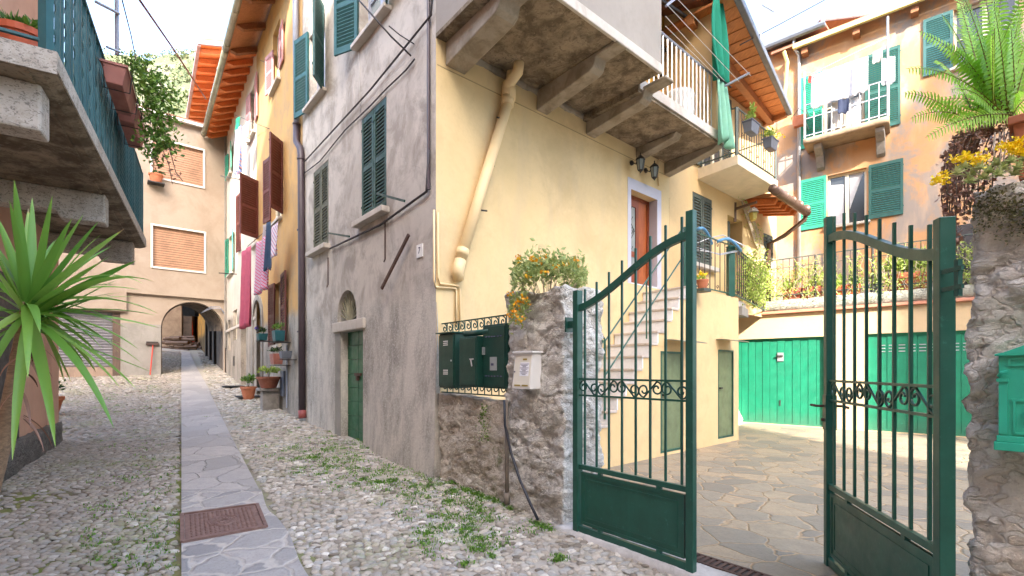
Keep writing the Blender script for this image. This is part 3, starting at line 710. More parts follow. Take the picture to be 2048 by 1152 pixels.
# bulging rough base coat at the foot of the grey front
def bulge(u, v):
    uu = -1.95 + 1.97 * u; z = -.05 + 2.5 * v; s = min(1, u * 4) ** .5
    d = .004 + s * (.13 * (1 - v) ** 1.3 + .02 * noise.noise(Vector((uu * 2, z * 2, 4))) * (1 - v)); return GREY.P(uu + (.13 * (1 - v) ** 1.3 if u > .98 else 0), d, z)
MB().grid(bulge, 24, 30).add([GREY.P(.0, -.02, -.05), GREY.P(.15, -.02, -.05), GREY.P(.15, .13, -.05), GREY.P(0, -.02, 2.45)], [(0, 1, 3), (1, 2, 3)]).build('base_coat', m_grey, house, smooth=True, fix=False)
# windows of the grey front
def closed(par, fr, r, m, m2=None, sill=m_slabedge, so=.13, step=.055):
    u0, u1, z0, z1 = r; w = MB(); w.box(fr, u0, u1, -.10, -.04, z0, z0 + .05); w.box(fr, u0, u1, -.10, -.04, z1 - .05, z1); w.box(fr, u0, u0 + .05, -.10, -.04, z0, z1); w.box(fr, u1 - .05, u1, -.10, -.04, z0, z1)
    w = w.build('window', m, par); um = (u0 + u1) / 2
    shutter(w, fr, u0 + .01, um - .006, z0 + .01, z1 - .01, -.035, m, step=step); shutter(w, fr, um + .006, u1 - .01, z0 + .01, z1 - .01, -.035, m2 or m, step=step)
    if sill: MB().box(fr, u0 - .1, u1 + .1, -.05, so, z0 - .09, z0 - .003).build('sill', sill, w, bevel=.01)
    return w
closed(house, GREY, W1, m_shuto); closed(house, GREY, W2, m_shutg)
w3 = window(house, GREY, u3a, u3b, z3b, z3t, .2, m_grfr, m_wglass, sill=m_slabedge, sillo=.12)
open_leaf(w3, GREY, u3a, -1, .5, z3b - .05, z3t + .12, 14, m_shutb); open_leaf(w3, GREY, u3b, 1, .5, z3b - .05, z3t + .12, 38, m_shutb)
w4 = window(house, GREY, u4a, u4b, z4b, z4t, .2, m_grfr, m_wglass, sill=m_slabedge, sillo=.12)
open_leaf(w4, GREY, u4a, -1, .5, z4b - .05, z4t + .12, 25, m_shutb); open_leaf(w4, GREY, u4b, 1, .5, z4b - .02, z4t + .12, 25, m_shutb)
# old plank door with stone jamb, lintel and fanlight of iron rods
d1 = MB(); n = 6; zs = np.linspace(D1[2], D1[3], 9)
for i in range(8):
    for a, b in ((D1[0], (D1[0] + D1[1]) / 2 - .004), ((D1[0] + D1[1]) / 2 + .004, D1[1])): d1.box(GREY, a + .004, b, -.17, -.12 - .004 * (i % 2), zs[i] + .006, zs[i + 1])
d1 = d1.build('door', m_doorg, house, bevel=.004, label='low dark green plank door')
MB().box(GREY, (D1[0] + D1[1]) / 2 - .1, (D1[0] + D1[1]) / 2 + .14, -.12, -.085, 1.5, 1.55).box(GREY, (D1[0] + D1[1]) / 2 + .0, (D1[0] + D1[1]) / 2 + .05, -.12, -.07, 1.42, 1.5).build('bolt', m_rust, d1)
lu0, lu1 = GREY.px(664, 650)[0], GREY.px(723, 650)[0]
MB().box(GREY, D1[0] - .26, D1[0] - .002, -.1, .012, -.1, D1[3]).build('door_jamb', m_crmgrey, house, bevel=.01)
MB().box(GREY, D1[0] - .30, D1[1] + .1, -.12, .05, D1[3] + .002, fz - .004).build('lintel', m_slabedge, house, bevel=.015)
b = MB()
for k in range(11):
    a = R(18 + 144 * k / 10); r = frr * 2.2; uu = fcu + math.cos(a) * r; zz = fz + math.sin(a) * r * 1.0
    t = 1.0
    while t > .2 and ((fcu + (uu - fcu) * t - fcu) ** 2 + max(0, fz + (zz - fz) * t - fzc) ** 2) ** .5 > frr * .98: t -= .02
    b.bar(GREY.P(fcu + (uu - fcu) * .07, -.06, fz + .02), GREY.P(fcu + (uu - fcu) * t, -.06, fz + (zz - fz) * t), .018)
b.build('fanlight_grille', paint('old_ironwork', (.30, .27, .17), .7, .3), house)
# stains, anchors and pieces fixed on the grey front
MB().bar(GREY.P(*[GREY.px(781, 580)[0], .14, GREY.px(781, 580)[1]]), GREY.P(GREY.px(826, 470)[0], .06, GREY.px(826, 470)[1]), .03, .055).build('leaning_bar', m_rust, label='dark rusty iron bar slanting on the grey wall by the corner', cat='iron bar', bevel=.012)
n7 = GREY.px(841, 502); tl = MB().box(GREY, n7[0] - .075, n7[0] + .075, .002, .018, n7[1] - .085, n7[1] + .085).build('house_number', m_whitem, house)
def text(fr, s, u, z, d, size, m, par, name='lettering'):
    cu = bpy.data.curves.new(name, 'FONT'); cu.body = s; cu.size = size; cu.align_x = 'CENTER'; cu.align_y = 'CENTER'; cu.extrude = .002
    o = bpy.data.objects.new(name, cu); C.objects.link(o); from mathutils import Matrix
    o.matrix_world = Matrix.Translation(fr.P(u, d, z)) @ Matrix((fr.u, Vector((0, 0, 1)), fr.n)).transposed().to_4x4()
    dg = bpy.context.evaluated_depsgraph_get(); me = bpy.data.meshes.new_from_object(o.evaluated_get(dg)); me.transform(o.matrix_world)
    me.transform(Matrix.Translation(-world_loc(par))); bpy.data.objects.remove(o); me.materials.clear(); me.materials.append(m)
    x = bpy.data.objects.new(name, me); C.objects.link(x); x.parent = par; return x
text(GREY, '7', n7[0], n7[1], .02, .12, m_ink, tl)
# overhanging floor: beams, soffit, bay walls, balcony
SO = 5.78   # soffit height
bu1 = 2.78; bd = 1.45; bu2 = 5.4; bd2 = 1.07
b = MB()
b.box(YEL, .0, bu1, .0, bd, SO, SO + .05)
for u, w_ in ((.30, .34), (1.82, .28), (2.98, .24)): pass
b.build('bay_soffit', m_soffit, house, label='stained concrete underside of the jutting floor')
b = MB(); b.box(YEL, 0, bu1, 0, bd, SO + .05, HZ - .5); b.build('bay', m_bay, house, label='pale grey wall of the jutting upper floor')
b = MB()
for u, w_, dd in ((.14, .30, bd), (1.74, .22, bd + .02), (2.86, .22, bd + .02)):
    b.prism(Fr(YEL.P(u + w_, 0, 0), YEL.n), [(0, SO - .30), (dd - .45, SO - .20), (dd - .38, SO - .16), (dd - .34, SO - .05), (dd, SO - .04), (dd, SO), (0, SO)], 0, w_)
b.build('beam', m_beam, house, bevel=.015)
for u, w_ in ((4.25, .2),): MB().prism(Fr(YEL.P(u + w_, 0, 0), YEL.n), [(0, 5.50), (bd2 - .32, 5.6), (bd2 - .25, 5.68), (0, 5.68)], 0, w_).build('beam', m_beam, house, bevel=.015)
MB().prism(Fr(YEL.P(5.40, 0, 0), YEL.n), [(0, 5.44), (bd2 - .1, 5.6), (bd2, 5.66), (bd2, 5.68), (0, 5.68)], 0, .2).build('beam', m_beam, house, bevel=.015)
# edge bead of the bay
b = MB(); b.box(YEL, 0, bu1, bd - .02, bd + .025, SO - .03, SO + .1); b.build('cornice', m_slabedge, house, bevel=.01)
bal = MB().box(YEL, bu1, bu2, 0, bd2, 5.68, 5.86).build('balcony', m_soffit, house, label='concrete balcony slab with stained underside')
MB().box(YEL, bu1 + .002, bu2 + .015, bd2 + .001, bd2 + .03, 5.72, 5.88).build('slab_edge', m_slabedge, bal, bevel=.008)
b = MB(); zr = 5.92
b.tube([YEL.P(bu1, bd2 - .06, zr + .98), YEL.P(bu2, bd2 - .06, zr + .98)], .022, 6); b.tube([YEL.P(bu2, bd2 - .06, zr + .98), YEL.P(bu2, .02, zr + .98)], .018, 6)
b.tube([YEL.P(bu1, bd2 - .06, zr + .02), YEL.P(bu2, bd2 - .06, zr + .02)], .016, 4); b.build('handrail', m_pipeg, bal)
b = MB()
for u in np.arange(bu1 + .1, bu2, .13): b.bar(YEL.P(u, bd2 - .06, zr), YEL.P(u, bd2 - .06, zr + .98), .018)
for d in np.arange(.1, bd2 - .1, .14): b.bar(YEL.P(bu2 - .02, d, zr), YEL.P(bu2 - .02, d, zr + .98), .018)
b.build('railing', m_galv, bal)
# upper balcony loggia: ochre back wall, dark steel awning frame
b = MB(); b.box(YEL, bu1, 5.38, -.3, -.02, 5.86, 9.0); b.build('balcony_back_wall', plaster('loggia_ochre', (.78, .46, .12), (.72, .4, .1), (.5, .3, .1), .3), house)
b = MB(); b.box(YEL, 5.2, 5.4, .0, bd2 * .98, 5.9, 8.8); b.build('side_screen_wall', m_yel2, house)
b = MB()
for a in (bu1 + .14,): b.bar(YEL.P(a, bd2 * .55, 5.86), YEL.P(a, bd2 * .55, 8.6), .07)
for z in (8.15, 8.5): b.bar(YEL.P(bu1, .3, z), YEL.P(bu2, .6, z), .05)
for z in (7.3, 7.85): b.bar(YEL.P(bu1 + .14, .05, z), YEL.P(bu2 - .22, .05, z), .05)
b.bar(YEL.P(bu1, bd2, 8.55), YEL.P(bu2, bd2, 8.55), .05)
b.build('awning_frame', m_iron, house)
MB().box(YEL, bu1, 6.1, -.2, bd2 + .25, 8.66, 8.74).build('wooden_soffit', m_board, house)
b = MB(); b.tube([YEL.P(bu2 + .03, bd2 - .02, 8.6), YEL.P(bu2 + .03, bd2 - .02, 6.3), YEL.P(bu2 + .03, bd2 - .3, 5.95), YEL.P(bu2 + .03, .1, 5.7)], .045, 8); b.build('drainpipe', m_pipeg, house, smooth=True)
# diagonal waste pipe
def yp(x, y, d=.09): u, z = YEL.px(x, y, d); return YEL.P(u, d, z)
b = MB(); b.tube([YEL.P(YEL.px(1038, 118, .3)[0], .3, SO + .02), YEL.P(YEL.px(1036, 130, .28)[0], .28, SO - .1), yp(1017, 170, .12), yp(1018, 185, .1)], .075, 12)
b.tube([yp(1018, 168), yp(1017, 200)], .098, 12); b.tube([yp(1016, 195), yp(1014, 212)], .092, 12); b.tube([yp(1022, 130, .08), yp(1019, 172, .09)], .055, 10)
b.tube([yp(1015, 208), yp(965, 372), yp(919, 528)], .072, 14); b.tube([yp(921, 520), yp(915, 545), yp(917, 558, .04)], .075, 12); b.tube([yp(927, 498), yp(923, 512)], .079, 12)
b.build('waste_pipe', m_ypipe, house, smooth=True)
m_line = paint('joint_line', (.42, .31, .17), .9, .2)
b = MB(); b.box(YEL, .02, 5.35, -.01, .004, 5.44, 5.452); b.build('render_joint', m_line, house)
rock(YEL, .45, 5.2, -.05, .03, 5.70, 5.80, m_beam, house, 'broken_plaster_edge', .05, .03, 5)
for q in ((976, 330), (1000, 235), (962, 420)): MB().tube([yp(q[0], q[1], .02), yp(q[0] + 1, q[1], .1)], .012, 5).tube([yp(q[0] - 6, q[1], .1), yp(q[0] + 12, q[1] + 2, .1)], .012, 5).build('pipe_clip', m_iron, house)
# small yellow conduits at the corner
for pts in ([(868, 420), (868, 560), (871, 574), (912, 577), (912, 650)], [(876, 425), (876, 555), (880, 567), (918, 572), (920, 580), (920, 660)]):
    MB().tube([yp(x, y, .025) for x, y in pts], .014, 6).build('conduit', m_ypipe, house, smooth=True)
MB().tube([yp(1318, 372, .02), yp(1315, 328, .02), yp(1319, 318, .02), yp(1342, 330, .02)], .012, 6).build('conduit', m_ypipe, house)
MB().lathe((0, 0, 0), [(0, 0)], 3) if False else None
u, z = YEL.px(1083, 497); MB().prism(YEL, [(u + .07 * math.cos(a), z + .07 * math.sin(a)) for a in np.linspace(0, 6.28, 17)[:-1]], -.01, .008).build('vent_plate', plaster('plate_tan', (.6, .48, .27), (.55, .43, .24)), house)
# entrance door: violet-grey surround, wooden door half open, patterned glass
u0, u1, z0, z1 = DY; sw = .13
b = MB(); b.prism(YEL, [(u0 - .10, z0 - .02), (u0 - .002, z0 - .02), (u0 - .002, z1 + .002), (u1 + .002, z1 + .002), (u1 + .002, z0 - .02), (u1 + .14, z0 - .02), (u1 + .14, z1 + .2), (u0 - .10, z1 + .2)], -.005, .006); b.build('door_surround', m_vfr, house)
b = MB(); b.box(YEL, u0 - .001, u1 + .001, -.25, .003, z0 - .02, z0 + .001); b.build('door_step', m_stonew, house)
MB().add([YEL.P(u1 - .004, .0, z0), YEL.P(u1 - .004, -.25, z0), YEL.P(u1 - .004, -.25, z1), YEL.P(u1 - .004, 0, z1)], [(0, 1, 2, 3)]).build('door_reveal', m_vfr, house)
b = MB(); b.box(YEL, u0, u0 + .05, -.25, -.17, z0, z1); b.box(YEL, u1 - .07, u1, -.25, -.17, z0, z1); b.box(YEL, u0, u1, -.25, -.17, z1 - .06, z1)
dr = b.build('door', m_dwood, house, label='brown wooden entrance door with scrolled iron over glass')
dm = u0 + (u1 - u0) * .58
b = MB(); b.box(YEL, u0 + .05, u0 + .12, -.235, -.185, z0, z1 - .06); b.box(YEL, dm - .07, dm + .02, -.235, -.185, z0, z1 - .06); b.box(YEL, u0 + .12, dm - .07, -.235, -.185, z0, z0 + .35); b.box(YEL, u0 + .12, dm - .07, -.235, -.185, z1 - .2, z1 - .06)
b.box(YEL, u0 + .12, dm - .07, -.235, -.188, z0 + .55, z0 + .65); b.build('door_leaf', m_dwood, dr)
MB().box(YEL, dm + .02, u1 - .07, -.23, -.19, z0, z1 - .06).build('side_panel', m_owood, dr)
MB().box(YEL, u0 + .12, dm - .07, -.225, -.205, z0 + .35, z1 - .2).build('pane', m_wglass, dr)
b = MB(); uc = (u0 + .12 + dm - .07) / 2
for k in range(4):
    zc = z0 + .75 + k * .28; s = 1 if k % 2 else -1
    b.tube(spiral(YEL, uc + .03 * s, zc, .08, 1.2, 0, -.19, s, 16), .006, 4); b.tube([YEL.P(uc + .08 * math.sin(t * 3.1) * s, -.19, zc - .14 + t * .28) for t in np.linspace(0, 1, 8)], .006, 4)
b.build('scrollwork', m_iron, dr)
# wall lanterns
def lantern(x, y, lab):
    u, z = YEL.px(x, y, .02); t = T('wall_lantern', lab, 'lamp', YEL.P(u, 0, z), 'lanterns over the entrance door')
    b = MB(); b.tube([YEL.P(u, .0, z + .04), YEL.P(u, .03, z + .04)], .045, 10); b.tube([YEL.P(u, .03, z + .04), YEL.P(u, .10, z - .01), YEL.P(u, .17, z + .09), YEL.P(u, .2, z + .1)], .012, 6); b.build('arm', m_iron, t, smooth=True)
    c = YEL.P(u, .2, z - .02); b = MB(); b.lathe(c, [(.0, .19), (.012, .17), (.008, .14), (.03, .12), (.085, .07), (.09, .055)], 6); b.lathe(c, [(.05, -.13), (.03, -.15), (.012, -.17), (0, -.19)], 6)
    for k in range(6):
        a = k * math.pi / 3; b.bar(c + Vector((.078 * math.cos(a), .078 * math.sin(a), .055)), c + Vector((.05 * math.cos(a), .05 * math.sin(a), -.13)), .008)
    b.build('lantern_cage', m_iron, t)
    MB().lathe(c, [(.045, -.125), (.072, .05)], 6).build('glass', m_wglass, t)
lantern(1264, 330, 'black wall lantern on the left, directly above the entrance door'); lantern(1292, 345, 'black wall lantern on the right, above the door frame corner')
# drainpipe at the joint with the ochre house
def gp(x, y, d=.07): u, z = GREY.px(x, y, d); return GREY.P(u, d, z)
b = MB(); b.tube([gp(590, -60), gp(591, 0), gp(593, 250)], .062, 10); b.build('drainpipe', m_pipeg, house, smooth=True)
b = MB(); b.tube([gp(593, 246), gp(593, 284), gp(601, 298), gp(602, 310), gp(603, 560), gp(604, 822)], .07, 10)
for y in (250, 320, 462, 665): p = gp(593 if y < 300 else 602, y); b.tube([p, p + Vector((0, 0, .03))], .082, 10)
b.build('drainpipe', m_pipe, house, smooth=True, label='purple brown lower drainpipe')
b = MB(); b.tube([gp(604, 821), gp(605, 836)], .078, 10); b.build('pipe_foot', paint('pipe_foot_red', (.33, .08, .07), .5, .3), house, smooth=True)
b = MB(); ud = GREY.px(857, 300, .03)[0]; b.tube([GREY.P(ud, .03, 8), GREY.P(ud, .03, 3.9)], .022, 6); b.build('downlead', m_pipe, house)
# sign-like small ironwork under the windows
for x, y0, y1 in ((656, 515, 575), (770, 440, 525)):
    u, z = GREY.px(x, y0, .02); u2, z2 = GREY.px(x, y1, .02); MB().tube([GREY.P(u, .02, z), GREY.P(u, .02, z2 + .05), GREY.P(u + .03, .05, z2)], .01, 5).build('iron_strap', m_rust, house)
for (x0, y0), (x1, y1) in (((656, 466), (699, 473)), ((754, 387), (809, 402))):
    u, z = GREY.px(x0, y0, .02); u2, z2 = GREY.px(x1, y1, .3); MB().bar(GREY.P(u, .02, z), GREY.P(u2, .3, z2), .02, .03).build('line_bracket', m_shutg, house)
# cables on and off the grey front
cable('cable', [gp(607, 325, .05), gp(740, 180, .05), gp(862, 30, .05), YEL.P(0, 0, 7)], .014, m_cable, 'thick black cable running diagonally up the grey front to the bay')
cable('cable', [gp(604, 350, .03), gp(640, 322, .03), gp(690, 260, .03), gp(740, 212, .03), gp(775, 175, .03), gp(812, 140, .03), gp(829, 118, .03)], .011, m_cable, 'thin sagging brown cable on the grey wall above the green shutters')
cable('cable', [gp(660, 497, .04), gp(760, 450, .04), gp(853, 383, .04), gp(858, 300, .04)], .018, m_cable, 'black cable running below both closed shutter windows of the grey front')
cable('cable', [gp(717, 95, .02), gp(719, 160, .02), gp(722, 240, .02)], .006, m_wcable, 'thin white cord hanging on the grey wall under the upper right window')
cable('cable', [at(700, -20, 6.3), gp(784, 75, .35), gp(806, 96, .15), gp(822, 112, .03)], .012, m_cable, 'twisted overhead cable ending in a ring on the grey wall')
cable('cable', [gp(778, 52, .5), gp(800, 70, .3), gp(828, 88, .03)], .008, m_cable, 'frayed overhead cable with loose ends above the ring on the grey wall')
# clothes on bay balcony
def drape(name, fr, pts_top, length, m, label, cat, group=None, wav=.03, nw=5, taper=0, n=24, nz=14, par=None, bot=None, th=.006):
    """cloth hanging from a line between two (u,d,z) points; folds run downwards"""
    (a, da, za), (b_, db, zb) = pts_top
    def fn(s, t):
        k = (1 - taper * t); uu = (a + b_) / 2 + (s - .5) * (b_ - a) * k; d = da + (db - da) * s + wav * math.sin(s * nw * 6.283 + t * 1.2) * (.3 + t) + .012 * noise.noise(Vector((s * 4, t * 4, len(name))))
        L = length * (1 + (bot(s) if bot else 0)); return fr.P(uu, d, za + (zb - za) * s - L * t - .02 * math.sin(s * 12) * t)
    return MB().grid(fn, n, nz).build(name, m, par, smooth=True, solid=th, fix=False, label=label, cat=cat, group=group)
u, z = YEL.px(1434, 5, bd2 + .1); u2, _ = YEL.px(1443, 200, bd2 + .1)
zt = YEL.px(1434, 3, bd2 + .1)[1]; zm = YEL.px(1440, 165, bd2 + .1)[1]; zb = YEL.px(1445, 287, bd2 + .1)[1]
def aw(s, t):
    w_ = .17 + .16 * math.sin(min(1, t * 1.1) * 2.6) ; z = zt + (zm - zt) * t; return YEL.P(u + .1 * t + (s - .5) * 2 * w_, bd2 + .12 + .055 * math.sin(s * 16 + t) * (.4 + t), z)
tc = T('hanging_awning', 'rolled up green cloth awning tied and hanging by the upper balcony', 'awning', YEL.P(u, bd2 + .1, zb))
MB().grid(aw, 30, 16).build('cloth', m_cgreen, tc, smooth=True, solid=.01, fix=False)
def aw2(s, t):
    w_ = .16 + .1 * t; z = zm + (zb - zm) * t; return YEL.P(u + .1 + .14 * t + (s - .5) * 2 * w_, bd2 + .13 + .05 * math.sin(s * 14 + t) * (.4 + t), z - .06 * math.sin(s * 9) * t)
MB().grid(aw2, 30, 12).build('cloth_end', m_cgreenp, tc, smooth=True, solid=.01, fix=False, label='pale lower end')
MB().tube([YEL.P(u - .12, bd2 + .16, zm), YEL.P(u + .4, bd2 + .16, zm)], .014, 5).build('strap', m_dark, tc)
wbr = []
t = T('clothes_line', 'set of white wire clothes lines stretched across the green awning', 'clothes line', YEL.P(bu1, bd2 + .2, 6.5))
E1 = at(1323, 10, 5.9); E2 = at(1497, 146, 7.4)
for k, ((xa, ya), (xb, yb)) in enumerate((((1354, -3), (1502, 152)), ((1334, 9), (1478, 163)), ((1331, 32), (1448, 161)), ((1331, 52), (1438, 158)))):
    MB().tube([at(xa, ya, 6.35), at(xb, yb, 8.3)], .005, 4).build('wire', m_wire, t)
MB().bar(at(1332, 12, 6.3), at(1362, -12, 6.4), .03).bar(at(1450, 172, 8.4), at(1499, 146, 8.15), .03).build('line_arm', m_pipeg, t)
# slatted cabinet / drum on the balcony
c = YEL.P(4.72, .6, 5.87); MB().lathe(c, [(.24, 0), (.26, .1), (.26, .62), (.27, .64), (.25, .7), (.1, .74), (0, .74)], 20).build('storage_drum', m_whitem, smooth=True, label='white plastic storage drum behind the upper balcony railing', cat='drum')
# ================================================================ the ochre house up the lane
def pxr(p): return CX + F * p.x / p.y
def leafpx(par, fr, xh, xf, w_, yt, yb, m, d=.02, lo=4, hi=176, sidepref=None, label=None, step=.06):
    """leaf whose hinge is seen at xh and whose free edge is seen at xf; yt, yb are its ends at the hinge"""
    u, z1 = fr.px(xh, yt, d); z0 = fr.px(xh, yb, d)[1]; best = None
    for a in range(lo, hi):
        q = fr.P(u, d, 0) + (fr.u * math.cos(R(a)) + fr.n * math.sin(R(a))) * w_
        e = abs(pxr(q) - xf)
        if best is None or e < best[0]: best = (e, a)
    f2 = Fr(fr.P(u, d, 0), fr.u * math.cos(R(best[1])) + fr.n * math.sin(R(best[1])))
    return shutter(par, f2, 0, w_, z0, z1, -.0175, m, label=label, step=step)
LOC0 = lambda p: (p.x, p.y, 0)
uB = ORG.px(513, 500)[0]
oh = T('ochre_house', 'tall ochre house with maroon and pink shutters between the grey house and the white one', 'house', LOC0(ORG.P(-2.5, 0, 0)))
def opx(xa, xb, yt, yb): return rp(ORG, xa, xb, yt, yb)
A_ = (ORG.px(546, 100)[0], ORG.px(560, 100)[0], ORG.px(553, 172)[1], 0); A_ = (A_[0], A_[1], A_[2], A_[2] + 1.5)
B_ = (ORG.px(500, 100)[0], ORG.px(511, 100)[0], ORG.px(506, 266)[1], 0); B_ = (B_[0], B_[1], A_[2], A_[2] + 1.5)
zc0 = ORG.px(565, 432)[1]; C_ = (ORG.px(543, 400)[0], ORG.px(563, 400)[0], zc0, zc0 + 1.75); D_ = (ORG.px(519, 400)[0] - .9, ORG.px(519, 400)[0], zc0, zc0 + 1.75)
E_ = rp(ORG, 549, 562, 566, 690)
dz = g(-7, 13); da, db = ORG.px(508, 700)[0], ORG.px(525, 700)[0]; dcu = (da + db) / 2; dr_ = (db - da) / 2
zda = ORG.px(517, 600)[1] - dr_
DD = [(da, dz - .1), (db, dz - .1)] + arc(dcu, zda, dr_, rz=dr_)
D2 = (ORG.px(481, 700)[0], ORG.px(491, 700)[0], dz, ORG.px(486, 610)[1])
plan([xy(ORG.P(uB, -.27, 0)), xy(ORG.P(-.02, -.27, 0)), xy(ORG.P(0, -7, 0)), xy(ORG.P(uB, -7, 0))], 0, 11.0).build('inner_wall', m_dark, oh)
wallface(ORG, rect(uB, 0, -.2, 11.1), [rect(*A_), rect(*C_), rect(*E_), DD], m_org, oh, label='ochre plaster front with rough grey base')
MB().box(ORG, -.23, -.02, .0, .03, 2.8, 5.6).build('corner_board', m_pipeo, oh)
def win(par, fr, r, dep=.15, **k): return window(par, fr, *r, dep=dep, **k)
wA = win(oh, ORG, A_); wC = win(oh, ORG, C_); wE = win(oh, ORG, E_)
leafpx(wA, ORG, 559, 573, .48, 62, 140, m_shutp, hi=80); leafpx(wA, ORG, 546, 531, .48, 100, 178, m_shutp, lo=120)
leafpx(wC, ORG, 565, 540, .5, 284, 428, m_shutm); leafpx(wC, ORG, 541, 527, .5, 312, 440, m_shutm, lo=100)
leafpx(wE, ORG, 562, 581, .68, 550, 684, m_shutm, hi=60, label='maroon louvred shutter'); leafpx(wE, ORG, 549, 540, .5, 566, 693, m_shutm, lo=90)
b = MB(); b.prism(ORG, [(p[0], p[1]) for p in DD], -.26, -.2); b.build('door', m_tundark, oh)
b = MB()
for (x0, y0), (x1, y1) in zip(arc(dcu, zda, dr_ + .12), arc(dcu, zda, dr_ + .12)[1:]): pass
ao = arc(dcu, zda, dr_ + .15, n=12); ai = arc(dcu, zda, dr_, n=12)
b.prism(ORG, [(db + .15, dz - .1)] + ao + [(da - .15, dz - .1), (da, dz - .1)] + ai[::-1] + [(db, dz - .1)], -.01, .05); b.build('door_arch', m_crmgrey, oh)
# eaves: soffit boards, rafters, gutter over both houses of the row
def eave(par, fr, ua, ub, z, dg, mraft, mboard, sp=.62, zg=None, gut=m_zinc, rw=.13, gr=.085):
    zg = zg or z - .35; sl = (z - zg) / dg
    b = MB(); b.hexa([fr.P(ua, -.4, z + .4 * sl), fr.P(ub, -.4, z + .4 * sl), fr.P(ub, dg, zg), fr.P(ua, dg, zg)], [fr.P(ua, -.4, z + .05 + .4 * sl), fr.P(ub, -.4, z + .05 + .4 * sl), fr.P(ub, dg, zg + .05), fr.P(ua, dg, zg + .05)]); b.build('soffit', mboard, par)
    k = int(abs(ub - ua) / sp)
    for i in range(k + 1):
        u = min(ua, ub) + (abs(ub - ua) - rw) * i / max(1, k)
        MB().prism(Fr(fr.P(u + rw, 0, 0), fr.n), [(-.05, z - .16), (dg - .2, zg - .10 + .05), (dg - .05, zg - .02), (dg - .05, zg + .01), (-.05, z + .02)], 0, rw).build('rafter', mraft, par)
    b = MB(); b.hexa([fr.P(ua, -5, z + .08 + 5 * .45), fr.P(ub, -5, z + .08 + 5 * .45), fr.P(ub, dg, zg + .06), fr.P(ua, dg, zg + .06)], [fr.P(ua, -5, z + .22 + 5 * .45), fr.P(ub, -5, z + .22 + 5 * .45), fr.P(ub, dg, zg + .18), fr.P(ua, dg, zg + .18)]); b.build('roof', m_roof, par)
    b = MB(); b.tube([fr.P(ua, dg + gr * .9, zg + .02), fr.P((ua + ub) / 2, dg + gr * .9, zg), fr.P(ub, dg + gr * .9, zg - .02)], gr, 12)
    for u in np.arange(min(ua, ub) + .3, max(ua, ub), 1.6): b.tube([fr.P(u, dg + gr * .9, zg), fr.P(u + .03, dg + gr * .9, zg)], gr * 1.1, 12)
    b.build('gutter', gut, par, smooth=True)
eave(oh, ORG, uB, -.15, 11.15, .72, m_rafter, m_board, 1.1, 10.75)
wh = T('white_house', 'narrow chalky white house with green shutters at the end of the lane', 'house', LOC0(ORG.P(-8.5, 0, 0)))
G1w = rp(ORG, 458, 467, 470, 548); G2w = rp(ORG, 458, 464, 300, 350); G3w = rp(ORG, 456, 461, 640, 700); G4w = rp(ORG, 466, 474, 620, 680)
D2 = (ORG.px(482, 700)[0], ORG.px(492, 700)[0], g(-8.5, 15), ORG.px(487, 625)[1])
plan([xy(ORG.P(-11.6, -.27, 0)), xy(ORG.P(uB, -.27, 0)), xy(ORG.P(uB, -7, 0)), xy(ORG.P(-11.6, -7, 0))], 0, 11.0).build('inner_wall', m_dark, wh)
wallface(ORG, rect(-11.68, uB - .003, 0, 11.1), [rect(*B_), rect(*D_), rect(*G1w), rect(*G2w), rect(*G3w), rect(*G4w), rect(*D2)], m_white, wh)
wB = win(wh, ORG, B_); wD = win(wh, ORG, D_)
leafpx(wB, ORG, 510, 522, .48, 160, 245, m_shutp, hi=90, label='faded pink shutter'); leafpx(wB, ORG, 501, 494, .48, 185, 262, m_shutp, lo=100, label='faded pink shutter')
leafpx(wD, ORG, 516, 480, .62, 362, 478, m_shutm, label='maroon shutter'); leafpx(wD, ORG, 481, 472, .55, 385, 500, m_shutm, lo=90, label='maroon shutter')
for r in (G1w, G2w):
    w_ = win(wh, ORG, r, sill=m_slabedge); open_leaf(w_, ORG, r[0], -1, .4, r[2], r[3], 6, m_shute); open_leaf(w_, ORG, r[1], 1, .45, r[2], r[3], 8, m_shute)
for r in (G3w, G4w): win(wh, ORG, r, bars=3, sill=None)
MB().box(ORG, D2[0], D2[1], -.24, -.2, D2[2], D2[3]).build('door', m_tundark, wh)
MB().box(ORG, -11.6, uB - .1, .0, .035, 3.1, 3.2).build('string_course', m_slabedge, wh, bevel=.01)
for x, y in ((452, 690), (468, 722)):
    u, z = ORG.px(x, y); MB().box(ORG, u - .15, u + .15, .0, .015, z - .18, z + .18).build('vent_grille', m_iron, wh)
eave(wh, ORG, -11.4, uB - .01, 11.15, .72, m_rafto, m_rafto, .55, 10.75)
b = MB(); b.tube([ORG.P(-11.55, .05, 11), ORG.P(-11.55, .05, 2.5)], .035, 6); b.build('drainpipe', m_crmgrey, wh)
